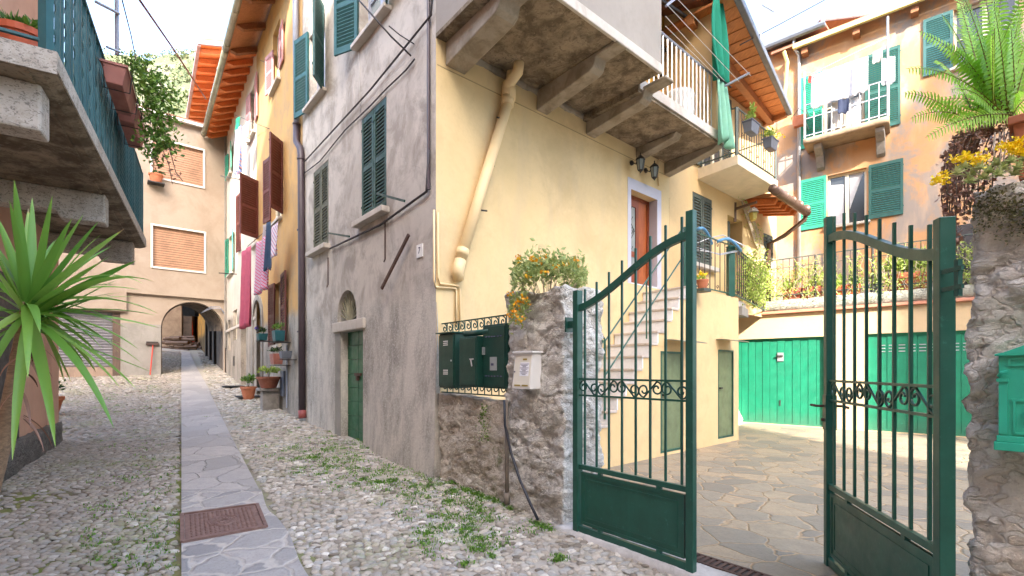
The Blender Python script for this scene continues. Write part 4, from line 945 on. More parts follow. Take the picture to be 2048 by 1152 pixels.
# ================================================================ cream house closing the lane, with the archway
ch = T('archway_house', 'cream plastered house closing the lane with an archway and wooden roller blinds', 'house', LOC0(CRM.P(-3, 0, 0)))
uL = CRM.px(253, 600)[0]; uA = CRM.px(322, 700)[0]
P1 = rp(CRM, 305, 406, 330, 330, .12); zt = CRM.px(355, 289, .12)[1]; zb = CRM.px(355, 363, .12)[1]; P1 = (P1[0], P1[1], zb, zt)
zt = CRM.px(356, 459, .12)[1]; zb = CRM.px(356, 538, .12)[1]; P2 = (CRM.px(306, 500, .12)[0], CRM.px(408, 500, .12)[0], zb, zt)
plan([xy(CRM.P(-12, -.25, 0)), xy(CRM.P(uA - .02, -.25, 0)), xy(CRM.P(uA - .02, -2, 0)), xy(CRM.P(-12, -2, 0))], 0, 4.35).build('inner_wall', m_dark, ch)
plan([xy(CRM.P(-12, -.0, 0)), xy(CRM.P(-.02, -.0, 0)), xy(CRM.P(-.0, -2, 0)), xy(CRM.P(-12, -2, 0))], 4.41, 11.0).build('upper_body', m_crm, ch)
b = MB(); b.face(CRM, [(-12, 3.71), (uL, 3.71), (uL, 4.4), (.12, 4.4), (.12, 11.07), (-12, 11.07)], [rect(*P1), rect(*P2)], .12, .10)
b.add([CRM.P(-12, .12, 3.71), CRM.P(uL, .12, 3.71), CRM.P(uL, 0, 3.71), CRM.P(-12, 0, 3.71)], [(0, 1, 2, 3)]); b.add([CRM.P(uL, .12, 3.71), CRM.P(uL, .12, 4.4), CRM.P(uL, 0, 4.4), CRM.P(uL, 0, 3.71)], [(0, 1, 2, 3)]); b.add([CRM.P(uL, .12, 4.4), CRM.P(.12, .12, 4.4), CRM.P(.12, 0, 4.4), CRM.P(uL, 0, 4.4)], [(0, 1, 2, 3)])
b.build('wall', m_crm, ch, fix=False, label='cream upper wall standing slightly proud')
zsp = CRM.px(322, 655)[1]; ztop = CRM.px(385, 604)[1]; ac = (uA - .03) / 2
ga = rp(CRM, 96, 241, 622, 752); ga = (ga[0], ga[1], 1.0, 3.66)
arch = [(uA, .6), (-.03, .6)] + [(ac + (uA * -.5 - .015) * math.cos(R(t)), zsp + (ztop - zsp) * math.sin(R(t))) for t in np.linspace(0, 180, 17)]
wallface(CRM, rect(-12, 0, .6, 4.42), [rect(*ga), arch], m_crm, ch, reveal=.3)
MB().box(CRM, ga[1] + .002, uA - .002, .001, .03, .8, 3.3).build('render_panel', m_crmgrey, ch, label='grey rendered base beside the archway')
for r in (P1, P2):
    w_ = MB(); t = .07
    w_.box(CRM, r[0] - t, r[1] + t, .121, .16, r[2] - t, r[2]); w_.box(CRM, r[0] - t, r[1] + t, .121, .16, r[3], r[3] + t); w_.box(CRM, r[0] - t, r[0], .121, .16, r[2], r[3]); w_.box(CRM, r[1], r[1] + t, .121, .16, r[2], r[3])
    w_ = w_.build('window', m_wrail, ch, bevel=.01); b = MB(); n = int((r[3] - r[2]) / .085)
    for i in range(n): z = r[2] + (r[3] - r[2]) * i / n; b.box(CRM, r[0], r[1], .03, .052 + (.006 if i % 2 else 0), z + .014, z + (r[3] - r[2]) / n)
    b.build('roller_blind', m_roll, w_); MB().box(CRM, r[0], r[1], .02, .045, r[2], r[3]).build('slot', m_dark, w_)
b = MB(); n = 20
for i in range(n): z = 1.7 + (3.66 - 1.7) * i / n; b.hexa([CRM.P(ga[0], -.2, z), CRM.P(ga[1], -.2, z), CRM.P(ga[1], -.22, z), CRM.P(ga[0], -.22, z)], [CRM.P(ga[0], -.14, z + .07), CRM.P(ga[1], -.14, z + .07), CRM.P(ga[1], -.2, z + .095), CRM.P(ga[0], -.2, z + .095)])
b.build('roller_door', m_roller, ch)
MB().box(CRM, ga[0], ga[1], -.22, -.12, 1.0, 1.7).build('roller_door_base', wood('old_planks', (.36, .25, .18), (.26, .18, .13), 2, 4), ch)
MB().box(CRM, ga[1] - .22, ga[1] - .002, -.24, -.04, 1.0, 3.66).build('door_post', wood('dark_post', (.14, .09, .06), (.09, .055, .04), 2, 4), ch)
b = MB(); b.hexa([CRM.P(-12, .0, 11.07), CRM.P(.15, .0, 11.07), CRM.P(.15, .35, 11.02), CRM.P(-12, .35, 11.02)], [CRM.P(-12, 0, 11.2), CRM.P(.15, 0, 11.2), CRM.P(.15, .35, 11.12), CRM.P(-12, .35, 11.12)]); b.build('roof_edge', m_wrail, ch)
b = MB(); b.hexa([CRM.P(-12, -6, 12.6), CRM.P(.1, -6, 12.6), CRM.P(.1, .3, 11.12), CRM.P(-12, .3, 11.12)], [CRM.P(-12, -6, 12.8), CRM.P(.1, -6, 12.8), CRM.P(.1, .3, 11.2), CRM.P(-12, .3, 11.2)]); b.build('roof', m_roof, ch)
# vault of the passage: ribs, side wall
b = MB(); nA = len(arch) - 2
for i in range(2, len(arch) - 1):
    p, q = arch[i], arch[i + 1]; b.add([CRM.P(p[0], -.3, p[1]), CRM.P(q[0], -.3, q[1]), CRM.P(q[0] - .3, -1.6, q[1] + .05), CRM.P(p[0] - .3, -1.6, p[1] + .05)], [(0, 1, 2, 3)])
b.add([CRM.P(arch[-1][0], -.3, .6), CRM.P(arch[-1][0], -.3, zsp), CRM.P(arch[-1][0] - .3, -1.6, zsp + .05), CRM.P(arch[-1][0] - .3, -1.6, .6)], [(0, 1, 2, 3)])
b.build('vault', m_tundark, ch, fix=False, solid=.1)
b = MB(); b.tube([CRM.P(-.75, -.1, 3.9), CRM.P(-.5, .05, 4.1), CRM.P(-.2, .1, 4.12), CRM.P(.0, .1, 3.85)], .018, 6); b.tube([CRM.P(-.8, -.12, 3.85), CRM.P(-.5, .08, 4.03), CRM.P(-.15, .12, 4.05), CRM.P(-.02, .1, 3.8)], .015, 6); b.build('conduit', m_pipeg, ch, smooth=True)
# side wall and small court behind the arch
ph = T('passage_house', 'ochre walled house with dark stone base seen through the archway', 'house', LOC0(ORG.P(-18, 0, 0)))
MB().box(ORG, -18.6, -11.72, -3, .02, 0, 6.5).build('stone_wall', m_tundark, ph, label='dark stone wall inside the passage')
MB().box(ORG, -27.5, -18.61, -3, .0, 0, 9).build('wall', m_tunorg, ph)
for x in (416, 424, 433): u = ORG.px(x, 700)[0]; MB().box(ORG, u - .12, u + .12, .021, .12, 1.5, 4.6).build('door_post', m_dark, ph)
eh = T('court_house', 'plain buff house wall at the far end of the passage', 'house', (-21, 30, 0))
EF = Fr((-18.9, 29), (.90, .42)); ue = EF.px(363, 700)[0]
MB().box(EF, ue - 7, ue, -4, 0, 1, 8).build('wall', m_tunnel, eh)
MB().box(EF, ue + .05, ue + .5, -2, -.1, 1, 7).build('drainpipe_recess', m_tundark, eh)
rh = T('red_far_house', 'small strip of red and white house far behind the passage', 'house', (-24, 38, 0))
MB().box(Fr((-26, 38), (1, 0)), -3, 8, -2, 0, 5.2, 12).build('wall', m_tun_red, rh); MB().box(Fr((-26, 38), (1, 0)), -3, 8, -2, .02, 2, 5.2).build('base', m_wrail, rh)
b = MB(); b.tube([at(381, 630, 29), at(381, 655, 29), at(380, 672, 29), at(384, 690, 29), at(383, 705, 29)], [.08, .13, .17, .19, .22], 8); b.build('folded_parasol', m_red, smooth=True, label='closed red parasol standing in the court behind the archway', cat='parasol')
b = MB(); 
for k in range(46):
    x = random.uniform(332, 372); y = random.uniform(672 + abs(x - 348) * .6, 699); p = at(x, y, 27.5 + random.uniform(-.4, .4)); q = p + Vector((random.uniform(.5, 1.0), random.uniform(-.3, .3), random.uniform(-.12, .12))); b.tube([p - Vector((.3, 0, 0)), q], random.uniform(.06, .11), 6)
b.build('log_pile', m_log, label='pile of dark cut logs and branches seen through the archway', cat='log pile')
b = MB(); b.box(WD, -14.85, -14.3, 21.4, 21.7, 4.05, 4.6); b.build('hanging_box', m_dark, label='small black box hanging from the vault of the archway', cat='box')
# far roof with orange rafters behind the cream house
fh = T('far_house', 'pale house with bright orange rafters rising behind the cream archway house', 'house', (-14, 22, 0))
e0 = at(397, 95, 20.5); e1 = at(370, 242, 27.5); dd = (e0 - e1); FH = Fr((e0.x, e0.y), (dd.x, dd.y)); zz = e0.z; Lf = Vector((dd.x, dd.y)).length
MB().box(FH, -Lf - 2, .7, -5, -.95, 3, zz + .1).build('wall', m_white, fh)
b = MB(); b.hexa([FH.P(-Lf - 2, -1, zz + .3), FH.P(0.2, -1, zz + .3), FH.P(.2, 0, zz), FH.P(-Lf - 2, 0, zz)], [FH.P(-Lf - 2, -1, zz + .4), FH.P(.2, -1, zz + .4), FH.P(.2, 0, zz + .12), FH.P(-Lf - 2, 0, zz + .12)]); b.build('soffit', m_rafto, fh)
for i in range(12): u = -.1 - i * Lf / 11; MB().prism(Fr(FH.P(u, 0, 0), FH.n), [(-1, zz + .05), (-.1, zz - .2), (-.1, zz), (-1, zz + .29)], -.09, .09).build('rafter', m_rafto, fh)
b = MB(); b.box(FH, -Lf - 2, .25, -.06, .06, zz - .06, zz + .16); b.hexa([FH.P(.2, -3, zz + .9), FH.P(.3, -3, zz + .9), FH.P(.3, .05, zz - .02), FH.P(.2, .05, zz - .02)], [FH.P(.2, -3, zz + 1.1), FH.P(.3, -3, zz + 1.1), FH.P(.3, .05, zz + .18), FH.P(.2, .05, zz + .18)]); b.build('roof_edge', m_roofv, fh)
b = MB(); b.hexa([FH.P(-Lf - 2, -5, zz + 1.9), FH.P(.3, -5, zz + 1.9), FH.P(.3, 0, zz + .17), FH.P(-Lf - 2, 0, zz + .17)], [FH.P(-Lf - 2, -5, zz + 2.0), FH.P(.3, -5, zz + 2.0), FH.P(.3, 0, zz + .25), FH.P(-Lf - 2, 0, zz + .25)]); b.build('roof', m_roof, fh)
# ---------------------------------------------------------------- things along the lane
def pot(c, r, h, m, taper=.68, rim=.12, name=None, par=None, soil=True, label=None):
    rp_ = r * taper; b = MB(); b.lathe(c, [(rp_, 0), (rp_ + (r - rp_) * .8, h * .78), (r * .94, h * .80), (r * 1.03, h * .82), (r * 1.04, h), (r * .93, h), (r * .9, h * .88), (0, h * .88)], 24)
    o = b.build(name or 'pot', m, par, smooth=False, label=label)
    if soil: MB().lathe(c, [(0, h * .86), (r * .9, h * .86), (r * .9, h * .9), (0, h * .93)], 16).build('soil', m_soil, o if par else o)
    return o
def leaves(name, cen, m, par=None, n=200, ls=.05, asp=.45, rad=(.2, .2, .2), shape='ball', up=.3, seed=1, pts=None, out=.0, **tg):
    """many small folded leaves around points; each leaf two triangles along its midrib"""
    r = np.random.default_rng(seed)
    if pts is None:
        q = r.normal(size=(n, 3)); q /= np.linalg.norm(q, axis=1)[:, None]; q *= (r.random((n, 1)) ** .4)
        # clumps
        k = max(3, n // 40); cc = r.normal(size=(k, 3)); cc /= np.linalg.norm(cc, axis=1)[:, None]; cc *= r.random((k, 1)) ** .5; idx = r.integers(0, k, n)
        q = q * .42 + cc[idx] * .68
        if shape == 'dome': q[:, 2] = np.abs(q[:, 2])
        pts = q * np.array(rad)[None] + np.array(cen)[None]; dirs = q.copy()
    else:
        pts = np.asarray(pts, float); n = len(pts); dirs = r.normal(size=(n, 3)); dirs[:, 2] += out
    dirs = dirs + r.normal(size=(n, 3)) * .55; dirs[:, 2] += up; dirs /= np.linalg.norm(dirs, axis=1)[:, None] + 1e-9
    side = np.cross(dirs, r.normal(size=(n, 3))); side /= np.linalg.norm(side, axis=1)[:, None] + 1e-9; nor = np.cross(dirs, side)
    L = ls * (.6 + .8 * r.random((n, 1))); W = L * asp * .5
    a = pts; t = pts + dirs * L; mid = pts + dirs * L * .45; v1 = mid + side * W + nor * W * .4; v2 = mid - side * W + nor * W * .4
    V = np.stack([a, v1, t, v2], 1).reshape(-1, 3); f = np.array([[0, 1, 2], [0, 2, 3]])[None] + (np.arange(n) * 4)[:, None, None]
    return npmesh(name, V, f.reshape(-1, 3), m, par, rnd=np.repeat(np.clip(r.beta(2, 2, n), 0, 1), 4), **tg)
def twigs(par, c, n, h, m=m_twig, r=.004, spread=.6, seed=3, name='stem'):
    rr = random.Random(seed); b = MB(); c = Vector(c)
    for k in range(n):
        d = Vector((rr.uniform(-1, 1), rr.uniform(-1, 1), 0)) * spread * h; q = c + d * .4 + Vector((0, 0, h * .6)); b.tube([c + d * .05, q, c + d + Vector((0, 0, h * rr.uniform(.8, 1.1)))], [r, r * .8, r * .4], 4)
    return b.build(name, m, par)
# bench with pots
bp = hit(518, 806); u0 = ORG.px(518, 800, .55)[0]
BF = ORG; ub0 = ORG.px(516, 790, .45)[0]; ub1 = ORG.px(556, 800, .1)[0]; zt_ = ORG.px(535, 776, .3)[1]; gz0 = g(-6.2, 11.2)
bt = T('stone_bench', 'small grey stone bench against the ochre house wall', 'bench', ORG.P((ub0 + ub1) / 2, .3, gz0))
MB().box(ORG, ub0, ub1, .04, .5, zt_ - .07, zt_).build('bench_top', m_bench, bt, bevel=.015)
for a in (ub0 + .1, ub1 - .3): MB().box(ORG, a, a + .22, .06, .42, gz0 - .2, zt_ - .072).build('leg', m_bench, bt, bevel=.015)
c = ORG.P(ub0 + .35, .28, zt_ + .001); t = T('bench_plant', 'brown terracotta bowl with bushy yellow green plant on the stone bench', 'potted plant', c); pot(c, .26, .27, m_terrad, .62, par=t); leaves('foliage', c + Vector((-.05, 0, .38)), m_leafy, t, 260, .06, .5, (.3, .25, .16), 'dome', seed=2); twigs(t, c + Vector((0, 0, .25)), 8, .3)
q = hit(497, 799); c = q; t = T('ground_pot_plant', 'orange terracotta pot with leafy plant standing on the cobbles by the bench', 'potted plant', c); pot(c, .2, .36, m_terra, .62, par=t); leaves('foliage', c + Vector((-.02, 0, .5)), m_leaf, t, 260, .075, .5, (.24, .22, .22), 'dome', seed=4); twigs(t, c + Vector((0, 0, .33)), 8, .3)
# planters on the ochre front
def hangpot(x, y, w_, h, d, m, lab, mleaf, flower=None, sd=1, long=False):
    u, z = ORG.px(x, y, d); c = ORG.P(u, d, z - h / 2); t = T('wall_planter', lab, 'planter', c, 'planters on the ochre house front')
    b = MB(); b.hexa([ORG.P(u - w_ * .4, d - .09, z - h / 2), ORG.P(u + w_ * .4, d - .09, z - h / 2), ORG.P(u + w_ * .4, d + .09, z - h / 2), ORG.P(u - w_ * .4, d + .09, z - h / 2)][::-1], [ORG.P(u - w_ * .5, d - .11, z + h / 2), ORG.P(u + w_ * .5, d - .11, z + h / 2), ORG.P(u + w_ * .5, d + .11, z + h / 2), ORG.P(u - w_ * .5, d + .11, z + h / 2)][::-1]); b.build('box', m, t, bevel=.008)
    MB().box(ORG, u - w_ * .5, u + w_ * .5, .0, d + .1, z - h / 2 - .03, z - h / 2 - .015).build('bracket', m_iron, t)
    if mleaf: leaves('foliage', c + Vector((0, 0, h + .05)), mleaf, t, 90, .07, .4, (w_ * .5, w_ * .4, .14), 'dome', seed=sd)
    if flower: leaves('flowers', c + Vector((-w_ * .3, 0, h + .12)), flower, t, 22, .05, .9, (w_ * .4, .1, .08), seed=sd + 5)
hangpot(524, 674, .34, .17, .3, m_plteal, 'small dark teal planter left of the window, with violet flowers', m_leafd, m_flov, 3)
hangpot(557, 672, .34, .24, .22, m_plteal, 'dark teal planter with bright green herbs under the ground floor window', m_leaf, None, 5)
hangpot(553, 718, .42, .24, .25, m_plpink, 'pinkish brown trough planter on the lower shelf above the bench', m_leafd, None, 7)
hangpot(571, 710, .26, .16, .2, m_plgrey, 'empty slate grey pot on the shelf beside the brown trough', None, None, 9)
u, z = ORG.px(568, 767); MB().box(ORG, u - .17, u + .17, .003, .05, z - .3, z + .3).build('meter_hatch', m_plgrey, oh); MB().tube([ORG.P(u + .42, .03, z + .9), ORG.P(u + .42, .03, z - .55)], .018, 5).build('conduit', m_pipeg, oh)
for (x, y), lab in (((465, 774), 'dark rubber doormat lying up the lane before the white house doorway'), ((497, 795), 'dark doormat half hidden behind the ground pot')):
    p = hit(x, y); MB().box(Fr((p.x, p.y), ORG.u), -.45, .45, -.3, .3, p.z + .02, p.z + .045).build('doormat', m_mat, label=lab, cat='doormat')
p0 = CRM.P(CRM.px(300, 752, .15)[0], .22, 1.42); p1 = CRM.P(CRM.px(306, 690, .05)[0], .07, CRM.px(306, 688, .05)[1]); t = T('push_broom', 'red handled push broom leaning upside down on the grey wall by the archway', 'broom', p0)
MB().tube([p0, p1], .022, 6).build('handle', m_redst, t); MB().bar(p1 - CRM.u * .21, p1 + CRM.u * .17, .07, .09).build('broom_head', m_brown, t, bevel=.01); MB().bar(p1 - CRM.u * .2 + Vector((0, 0, .06)), p1 + CRM.u * .16 + Vector((0, 0, .06)), .04, .05).build('bristles', m_dark, t)
# washing hung from the ochre house
def hang(x0, y0, x1, y1, ybot, Y0, Y1, m, name, lab, cat, n=5, wav=.04, taper=0, grp='washing hanging on the ochre house', bot=None):
    a = at(x0, y0, Y0); b_ = at(x1, y1, Y1); f = Fr((a.x, a.y), (b_.x - a.x, b_.y - a.y)); L = Vector((b_.x - a.x, b_.y - a.y)).length; zb = H + (Y0 + Y1) / 2 * (CY - ybot) / F
    return drape(name, f, ((0, 0, a.z), (L, 0, b_.z)), (a.z + b_.z) / 2 - zb, m, lab, cat, grp, wav, n, taper, bot=bot)
hang(483, 505, 502, 490, 654, 12.0, 11.5, m_cpink, 'pink_towel', 'long deep pink towel hanging lowest, left of the striped cloth', 'towel', 2)
hang(512, 488, 538, 466, 582, 11.1, 10.7, m_cstr, 'striped_cloth', 'pink and white striped cloth hanging beside the jeans', 'cloth', 2)
hang(526, 452, 536, 446, 508, 10.9, 10.8, m_cgrey, 'grey_shirt', 'grey shirt hanging just left of the dark jeans', 'shirt', 1)
hang(533, 446, 541, 442, 540, 10.7, 10.6, m_cjean, 'jeans', 'dark blue jeans hanging on the line', 'jeans', 1, .02, -1.0)
hang(543, 456, 556, 443, 512, 10.5, 10.3, m_cflor, 'floral_shirt', 'red white and blue patterned shirt right of the jeans', 'shirt', 1, .03, .3)
hang(471, 262, 482, 250, 345, 14.6, 14.2, m_cblue, 'patterned_sheet', 'blue and red patterned cloth hanging high by the pink shutters', 'cloth', 2, .05)
hang(472, 238, 480, 232, 262, 14.7, 14.4, cloth('emerald_cloth', (.02, .3, .17)), 'green_cloth', 'small green cloth above the patterned sheet', 'cloth', 1, .03)
hang(486, 255, 498, 240, 285, 13.8, 13.4, m_cwhite, 'white_cloth', 'white crumpled cloth next to the patterned sheet', 'cloth', 2, .05)
for k, ((xa, ya, Ya), (xb, yb, Yb), l) in enumerate((((495, 493, 11.8), (556, 440, 10.3), 'clothes line with the jeans and pink towel'), ((470, 230, 14.8), (540, 258, 12.6), 'high clothes line with the patterned sheet'), ((520, 120, 13.2), (570, 142, 11.9), 'bare clothes line stretched below the upper pink shutters'))):
    cable('clothes_line', [at(xa, ya, Ya), at(xb, yb, Yb)], .008, m_cable, l, cat='clothes line')
for x, y, x2, y2 in ((432, 455, 470, 460), (415, 542, 470, 550), (430, 523, 470, 528)):
    pass
for x, y in ((457, 357), (453, 548)):
    u, z = ORG.px(x + 14, y, .1); MB().bar(ORG.P(u, .0, z), ORG.P(u, .55, z - .02), .03).build('line_bracket', m_iron, wh)
p = CRM.P(CRM.px(312, 360, .3)[0], .3, CRM.px(312, 366, .3)[1]); t = T('sill_pot', 'little terracotta pot with clipped green plant below the upper roller blind', 'potted plant', p); pot(p, .22, .32, m_terra, .7, par=t); leaves('foliage', p + Vector((0, 0, .36)), m_leafd, t, 160, .07, .6, (.24, .2, .14), 'dome', seed=8); MB().box(CRM, CRM.px(312, 360, .3)[0] - .25, CRM.px(312, 360, .3)[0] + .25, .12, .5, p.z - .04, p.z - .002).build('shelf', m_iron, t)
# ================================================================ salmon house on the left with the concrete balcony
lh = T('balcony_house', 'salmon house at the left edge with a big concrete balcony over the lane', 'house', LOC0(LFT.P(0, 0, 0)))
LZ = 8.1
MB().box(LFT, -14, 2.42, -6, -.0, -.3, 8.05).build('wall', m_left, lh)

rock(LFT, -4, 2.5, -.1, .10, -.1, lambda u: .55 + .07 * (u + 4) * .4, m_plinth, lh, 'plinth', .1, .03)
MB().box(LFT, 2.0, 2.43, .001, .06, .6, 3.5).build('pilaster', m_left, lh)
MB().box(LFT, -.8, .6, -.0, .03, .5, 2.8).build('door', m_iron, lh, label='dark door behind the yucca')
# slab, ribs and brackets
ba = MB(); zs0, zs1 = 3.77, 3.93
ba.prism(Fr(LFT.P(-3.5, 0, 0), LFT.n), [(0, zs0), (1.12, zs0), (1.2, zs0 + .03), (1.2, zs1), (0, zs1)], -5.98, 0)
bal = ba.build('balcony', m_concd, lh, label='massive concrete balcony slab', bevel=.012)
MB().box(LFT, -3.505, 2.485, 1.2, 1.212, zs0 + .035, zs1 + .01).box(LFT, -3.515, -3.502, .0, 1.21, zs0 + .005, zs1 + .01).build('slab_edge', m_conc, bal)
MB().box(LFT, -3.45, 2.42, 1.02, 1.05, zs0 - .012, zs0 + .01).build('drip_groove', m_concd, bal)
for u in (-3.3, -.62, 1.93):
    MB().prism(Fr(LFT.P(u, 0, 0), LFT.n), [(0, 3.5), (.62, 3.5), (.66, 3.41), (1.08, 3.41), (1.08, 3.769), (0, 3.769)], -.24, 0).build('bracket', m_conc, bal, bevel=.02)
b = MB(); zr0, zr1 = zs1 + .05, 5.12; dr = 1.14
b.bar(LFT.P(-3.46, dr, zs1), LFT.P(-3.46, dr, zr1), .06); b.bar(LFT.P(2.42, dr, zs1), LFT.P(2.42, dr, zr1), .05); b.bar(LFT.P(-.5, dr, zs1), LFT.P(-.5, dr, zr1), .045)
b.bar(LFT.P(-3.46, dr, zr0), LFT.P(2.42, dr, zr0), .035, .02); b.bar(LFT.P(-3.46, dr, zr1), LFT.P(2.42, dr, zr1), .05, .03)
b.bar(LFT.P(-3.46, dr, zr0 + .04), LFT.P(-3.46, 0, zr0 + .04), .03, .02); b.bar(LFT.P(-3.46, dr, zr1), LFT.P(-3.46, 0, zr1), .05, .03)
rl = b.build('railing', m_balg, bal)
b = MB(); us = np.linspace(-3.36, 2.34, 54)
for i, u in enumerate(us):
    if i % 3 == 1:
        n = 14; pts = []
        for k in range(n + 1):
            z = zr0 + (zr1 - zr0) * k / n; pts.append((u, z))
        for s in (0, math.pi): b.tube([LFT.P(u + .011 * math.cos(z * 26 + s), dr + .011 * math.sin(z * 26 + s), z) for z in np.linspace(zr0, zr1, 40)], .006, 3)
    else: b.bar(LFT.P(u, dr, zr0), LFT.P(u, dr, zr1), .02, .034, up=LFT.n)
b.build('balusters', m_balg, rl)
b = MB()
for u in np.arange(-.35, 2.3, .058):
    for k in range(int(1.05 / .07)):
        z = zr0 + .06 + k * .07; s = .02
        b.prism(LFT, [(u - s, z), (u, z - .026), (u + s, z), (u, z + .026)], dr + .012, dr + .016)
for u in np.arange(-.35, 2.3, .058): b.bar(LFT.P(u, dr + .014, zr0), LFT.P(u, dr + .014, zr1), .012, .004)
b.build('lattice', m_balg, rl, fix=False)
b = MB()
for d in (.12, .36, .6, .84): b.bar(LFT.P(-3.46, d, zr0 + .04), LFT.P(-3.46, d, zr1), .018)
b.build('end_balusters', m_balg, rl)
b = MB(); b.box(LFT, -3.6, 2.6, .001, .55, 8.06, 8.09); b.build('upper_soffit', m_board, lh)
for u in np.arange(-3.4, 2.5, .6): MB().box(LFT, u, u + .12, .002, .56, 7.9, 8.058).build('rafter', m_rafto, lh)
b = MB(); b.hexa([LFT.P(-14, -6, 8.9), LFT.P(2.7, -6, 8.9), LFT.P(2.7, .0, LZ), LFT.P(-14, .0, LZ)], [LFT.P(-14, -6, 9.1), LFT.P(2.7, -6, 9.1), LFT.P(2.7, 0, LZ + .2), LFT.P(-14, 0, LZ + .2)]); b.build('roof', m_roof, lh)
b = MB(); b.box(LFT, -2.9, -2.0, .001, .05, 3.93, 6.3); b.build('balcony_door', m_owood, lh); b = MB(); b.box(LFT, -1.6, -.3, .001, .05, 4.5, 6.3); b.build('wooden_shutter', m_rafto, lh)
b = MB(); p = lambda x, y, Y: at(x, y, Y)
b.tube([p(233, -40, 5.6), p(234, 110, 5.6)], .022, 6); b.tube([p(192, 4, 5.1), p(237, 27, 5.6)], .018, 5); b.tube([p(214, 94, 5.0), p(239, 104, 5.6)], .014, 5)
b.build('clothes_rack', m_pipeg, label='grey blue metal clothes rack poles fixed outside the green balcony railing', cat='clothes rack')
# pot on the balcony
c = at(48, 95, 3.7); c.z = zs1 + .01; t = T('balcony_pot_plant', 'big orange plastic pot with succulents at the near corner of the concrete balcony', 'potted plant', c)
pot(c, .17, .27, m_plred, .72, par=t); leaves('foliage', c + Vector((.04, 0, .27)), m_leaf, t, 160, .07, .5, (.15, .14, .1), 'dome', seed=21)
b = MB()
def rosette(cn, n, L, w_, seed, tilt=.6):
    r = random.Random(seed); V = []; Fq = []; rn = []
    for k in range(n):
        a = k * 2.4 + r.uniform(-.2, .2); e = .15 + 1.25 * (k / n); dh = Vector((math.cos(a), math.sin(a), 0)); l = L * (.75 + .4 * r.random()); sd = Vector((-dh.y, dh.x, 0)); base = len(V)
        for i in range(6):
            s = i / 5; p_ = cn + dh * l * s * math.cos(e) + Vector((0, 0, l * s * math.sin(e) - .25 * l * s * s * (1 - k / n))); ww = w_ * (1 - s) ** .6 * (.6 + .8 * s * (1 - s) * 2); V += [p_ - sd * ww, p_ + sd * ww]
        for i in range(5): q = base + 2 * i; Fq.append((q, q + 1, q + 3, q + 2))
        rn += [r.random()] * 12
    return V, Fq, rn
V, Fq, rn = rosette(c + Vector((-.07, -.02, .28)), 34, .17, .012, 4); npmesh('succulent', V, Fq, m_succ, t, rnd=rn)
# terracotta brown planters hooked on the railing, vine falling from them
def rplanter(u0, u1, d0, z, lab):
    t = T('railing_planter', lab, 'planter', LFT.P((u0 + u1) / 2, d0 + .1, z), 'planters hooked on the green balcony railing')
    b = MB(); i_ = .03; b.hexa([LFT.P(u0 + i_, d0 + i_, z), LFT.P(u0 + i_, d0 + .2 - i_, z), LFT.P(u1 - i_, d0 + .2 - i_, z), LFT.P(u1 - i_, d0 + i_, z)], [LFT.P(u0, d0, z + .2), LFT.P(u0, d0 + .21, z + .2), LFT.P(u1, d0 + .21, z + .2), LFT.P(u1, d0, z + .2)])
    b.build('box', m_plpink, t, bevel=.008)
    b = MB(); b.box(LFT, u0 - .01, u1 + .01, d0 - .01, d0 + .22, z + .19, z + .215); b.build('rim', m_plpink, t)
    b = MB()
    for u in (u0 + .15, u1 - .15): b.tube([LFT.P(u, dr, z + .3), LFT.P(u, d0, z + .22), LFT.P(u, d0, z - .01), LFT.P(u, d0 + .22, z - .01), LFT.P(u, d0 + .24, z + .2)], .007, 4)
    for dd in (d0 + .02, d0 + .24): b.tube([LFT.P(u0, dd, z + .16), LFT.P(u1, dd, z + .16)], .006, 4)
    b.build('hook', m_iron, t); return t
rplanter(-1.72, -.92, 1.2, 4.66, 'nearer brown planter hooked outside the green balcony railing'); t = rplanter(-.8, .1, 1.2, 4.66, 'further brown planter hooked outside the railing, under the vine')
def vine(par, paths, seed, ml, dens=260, ls=.06, sp=.1, r=.006, asp=.6, mt=m_twig):
    rg = np.random.default_rng(seed); pts = []; b = MB()
    for P in paths:
        P = [Vector(p) for p in P]; b.tube(P, r, 4)
        seg = [(P[i], P[i + 1]) for i in range(len(P) - 1)]; L = sum((q - p).length for p, q in seg)
        for p, q in seg:
            k = max(1, int(dens * (q - p).length)); 
            for _ in range(k): s = rg.random(); w_ = p.lerp(q, s); pts.append([w_.x + rg.normal(0, sp), w_.y + rg.normal(0, sp), w_.z + rg.normal(0, sp)])
    b.build('stem', mt, par); return leaves('foliage', None, ml, par, ls=ls, asp=asp, pts=pts, seed=seed, up=-.1)
vt = T('climbing_vine', 'green climbing vine tumbling from the railing planters in front of the hill', 'vine', LFT.P(-.6, 1.5, 4.8))
V0 = lambda x, y, Y=5.9: at(x, y, Y)
vine(vt, [[V0(262, 145), V0(285, 128), V0(300, 150), V0(312, 180), V0(330, 210), V0(345, 240)], [V0(270, 160), V0(300, 170), V0(320, 165), V0(335, 190), V0(352, 200)], [V0(285, 180), V0(305, 215), V0(300, 250), V0(292, 285), V0(300, 305)], [V0(300, 200), V0(325, 250), V0(335, 285), V0(350, 300)], [V0(310, 240), V0(322, 275), V0(318, 300), V0(310, 318)], [V0(250, 138), V0(262, 126), V0(276, 138)]], 31, m_leaf, 420, .055, .06)
vine(vt, [[V0(335, 285), V0(345, 320), V0(352, 345), V0(366, 362)], [V0(322, 290), V0(338, 330), V0(345, 368)], [V0(300, 300), V0(318, 335)]], 33, m_dry, 30, .05, .03)
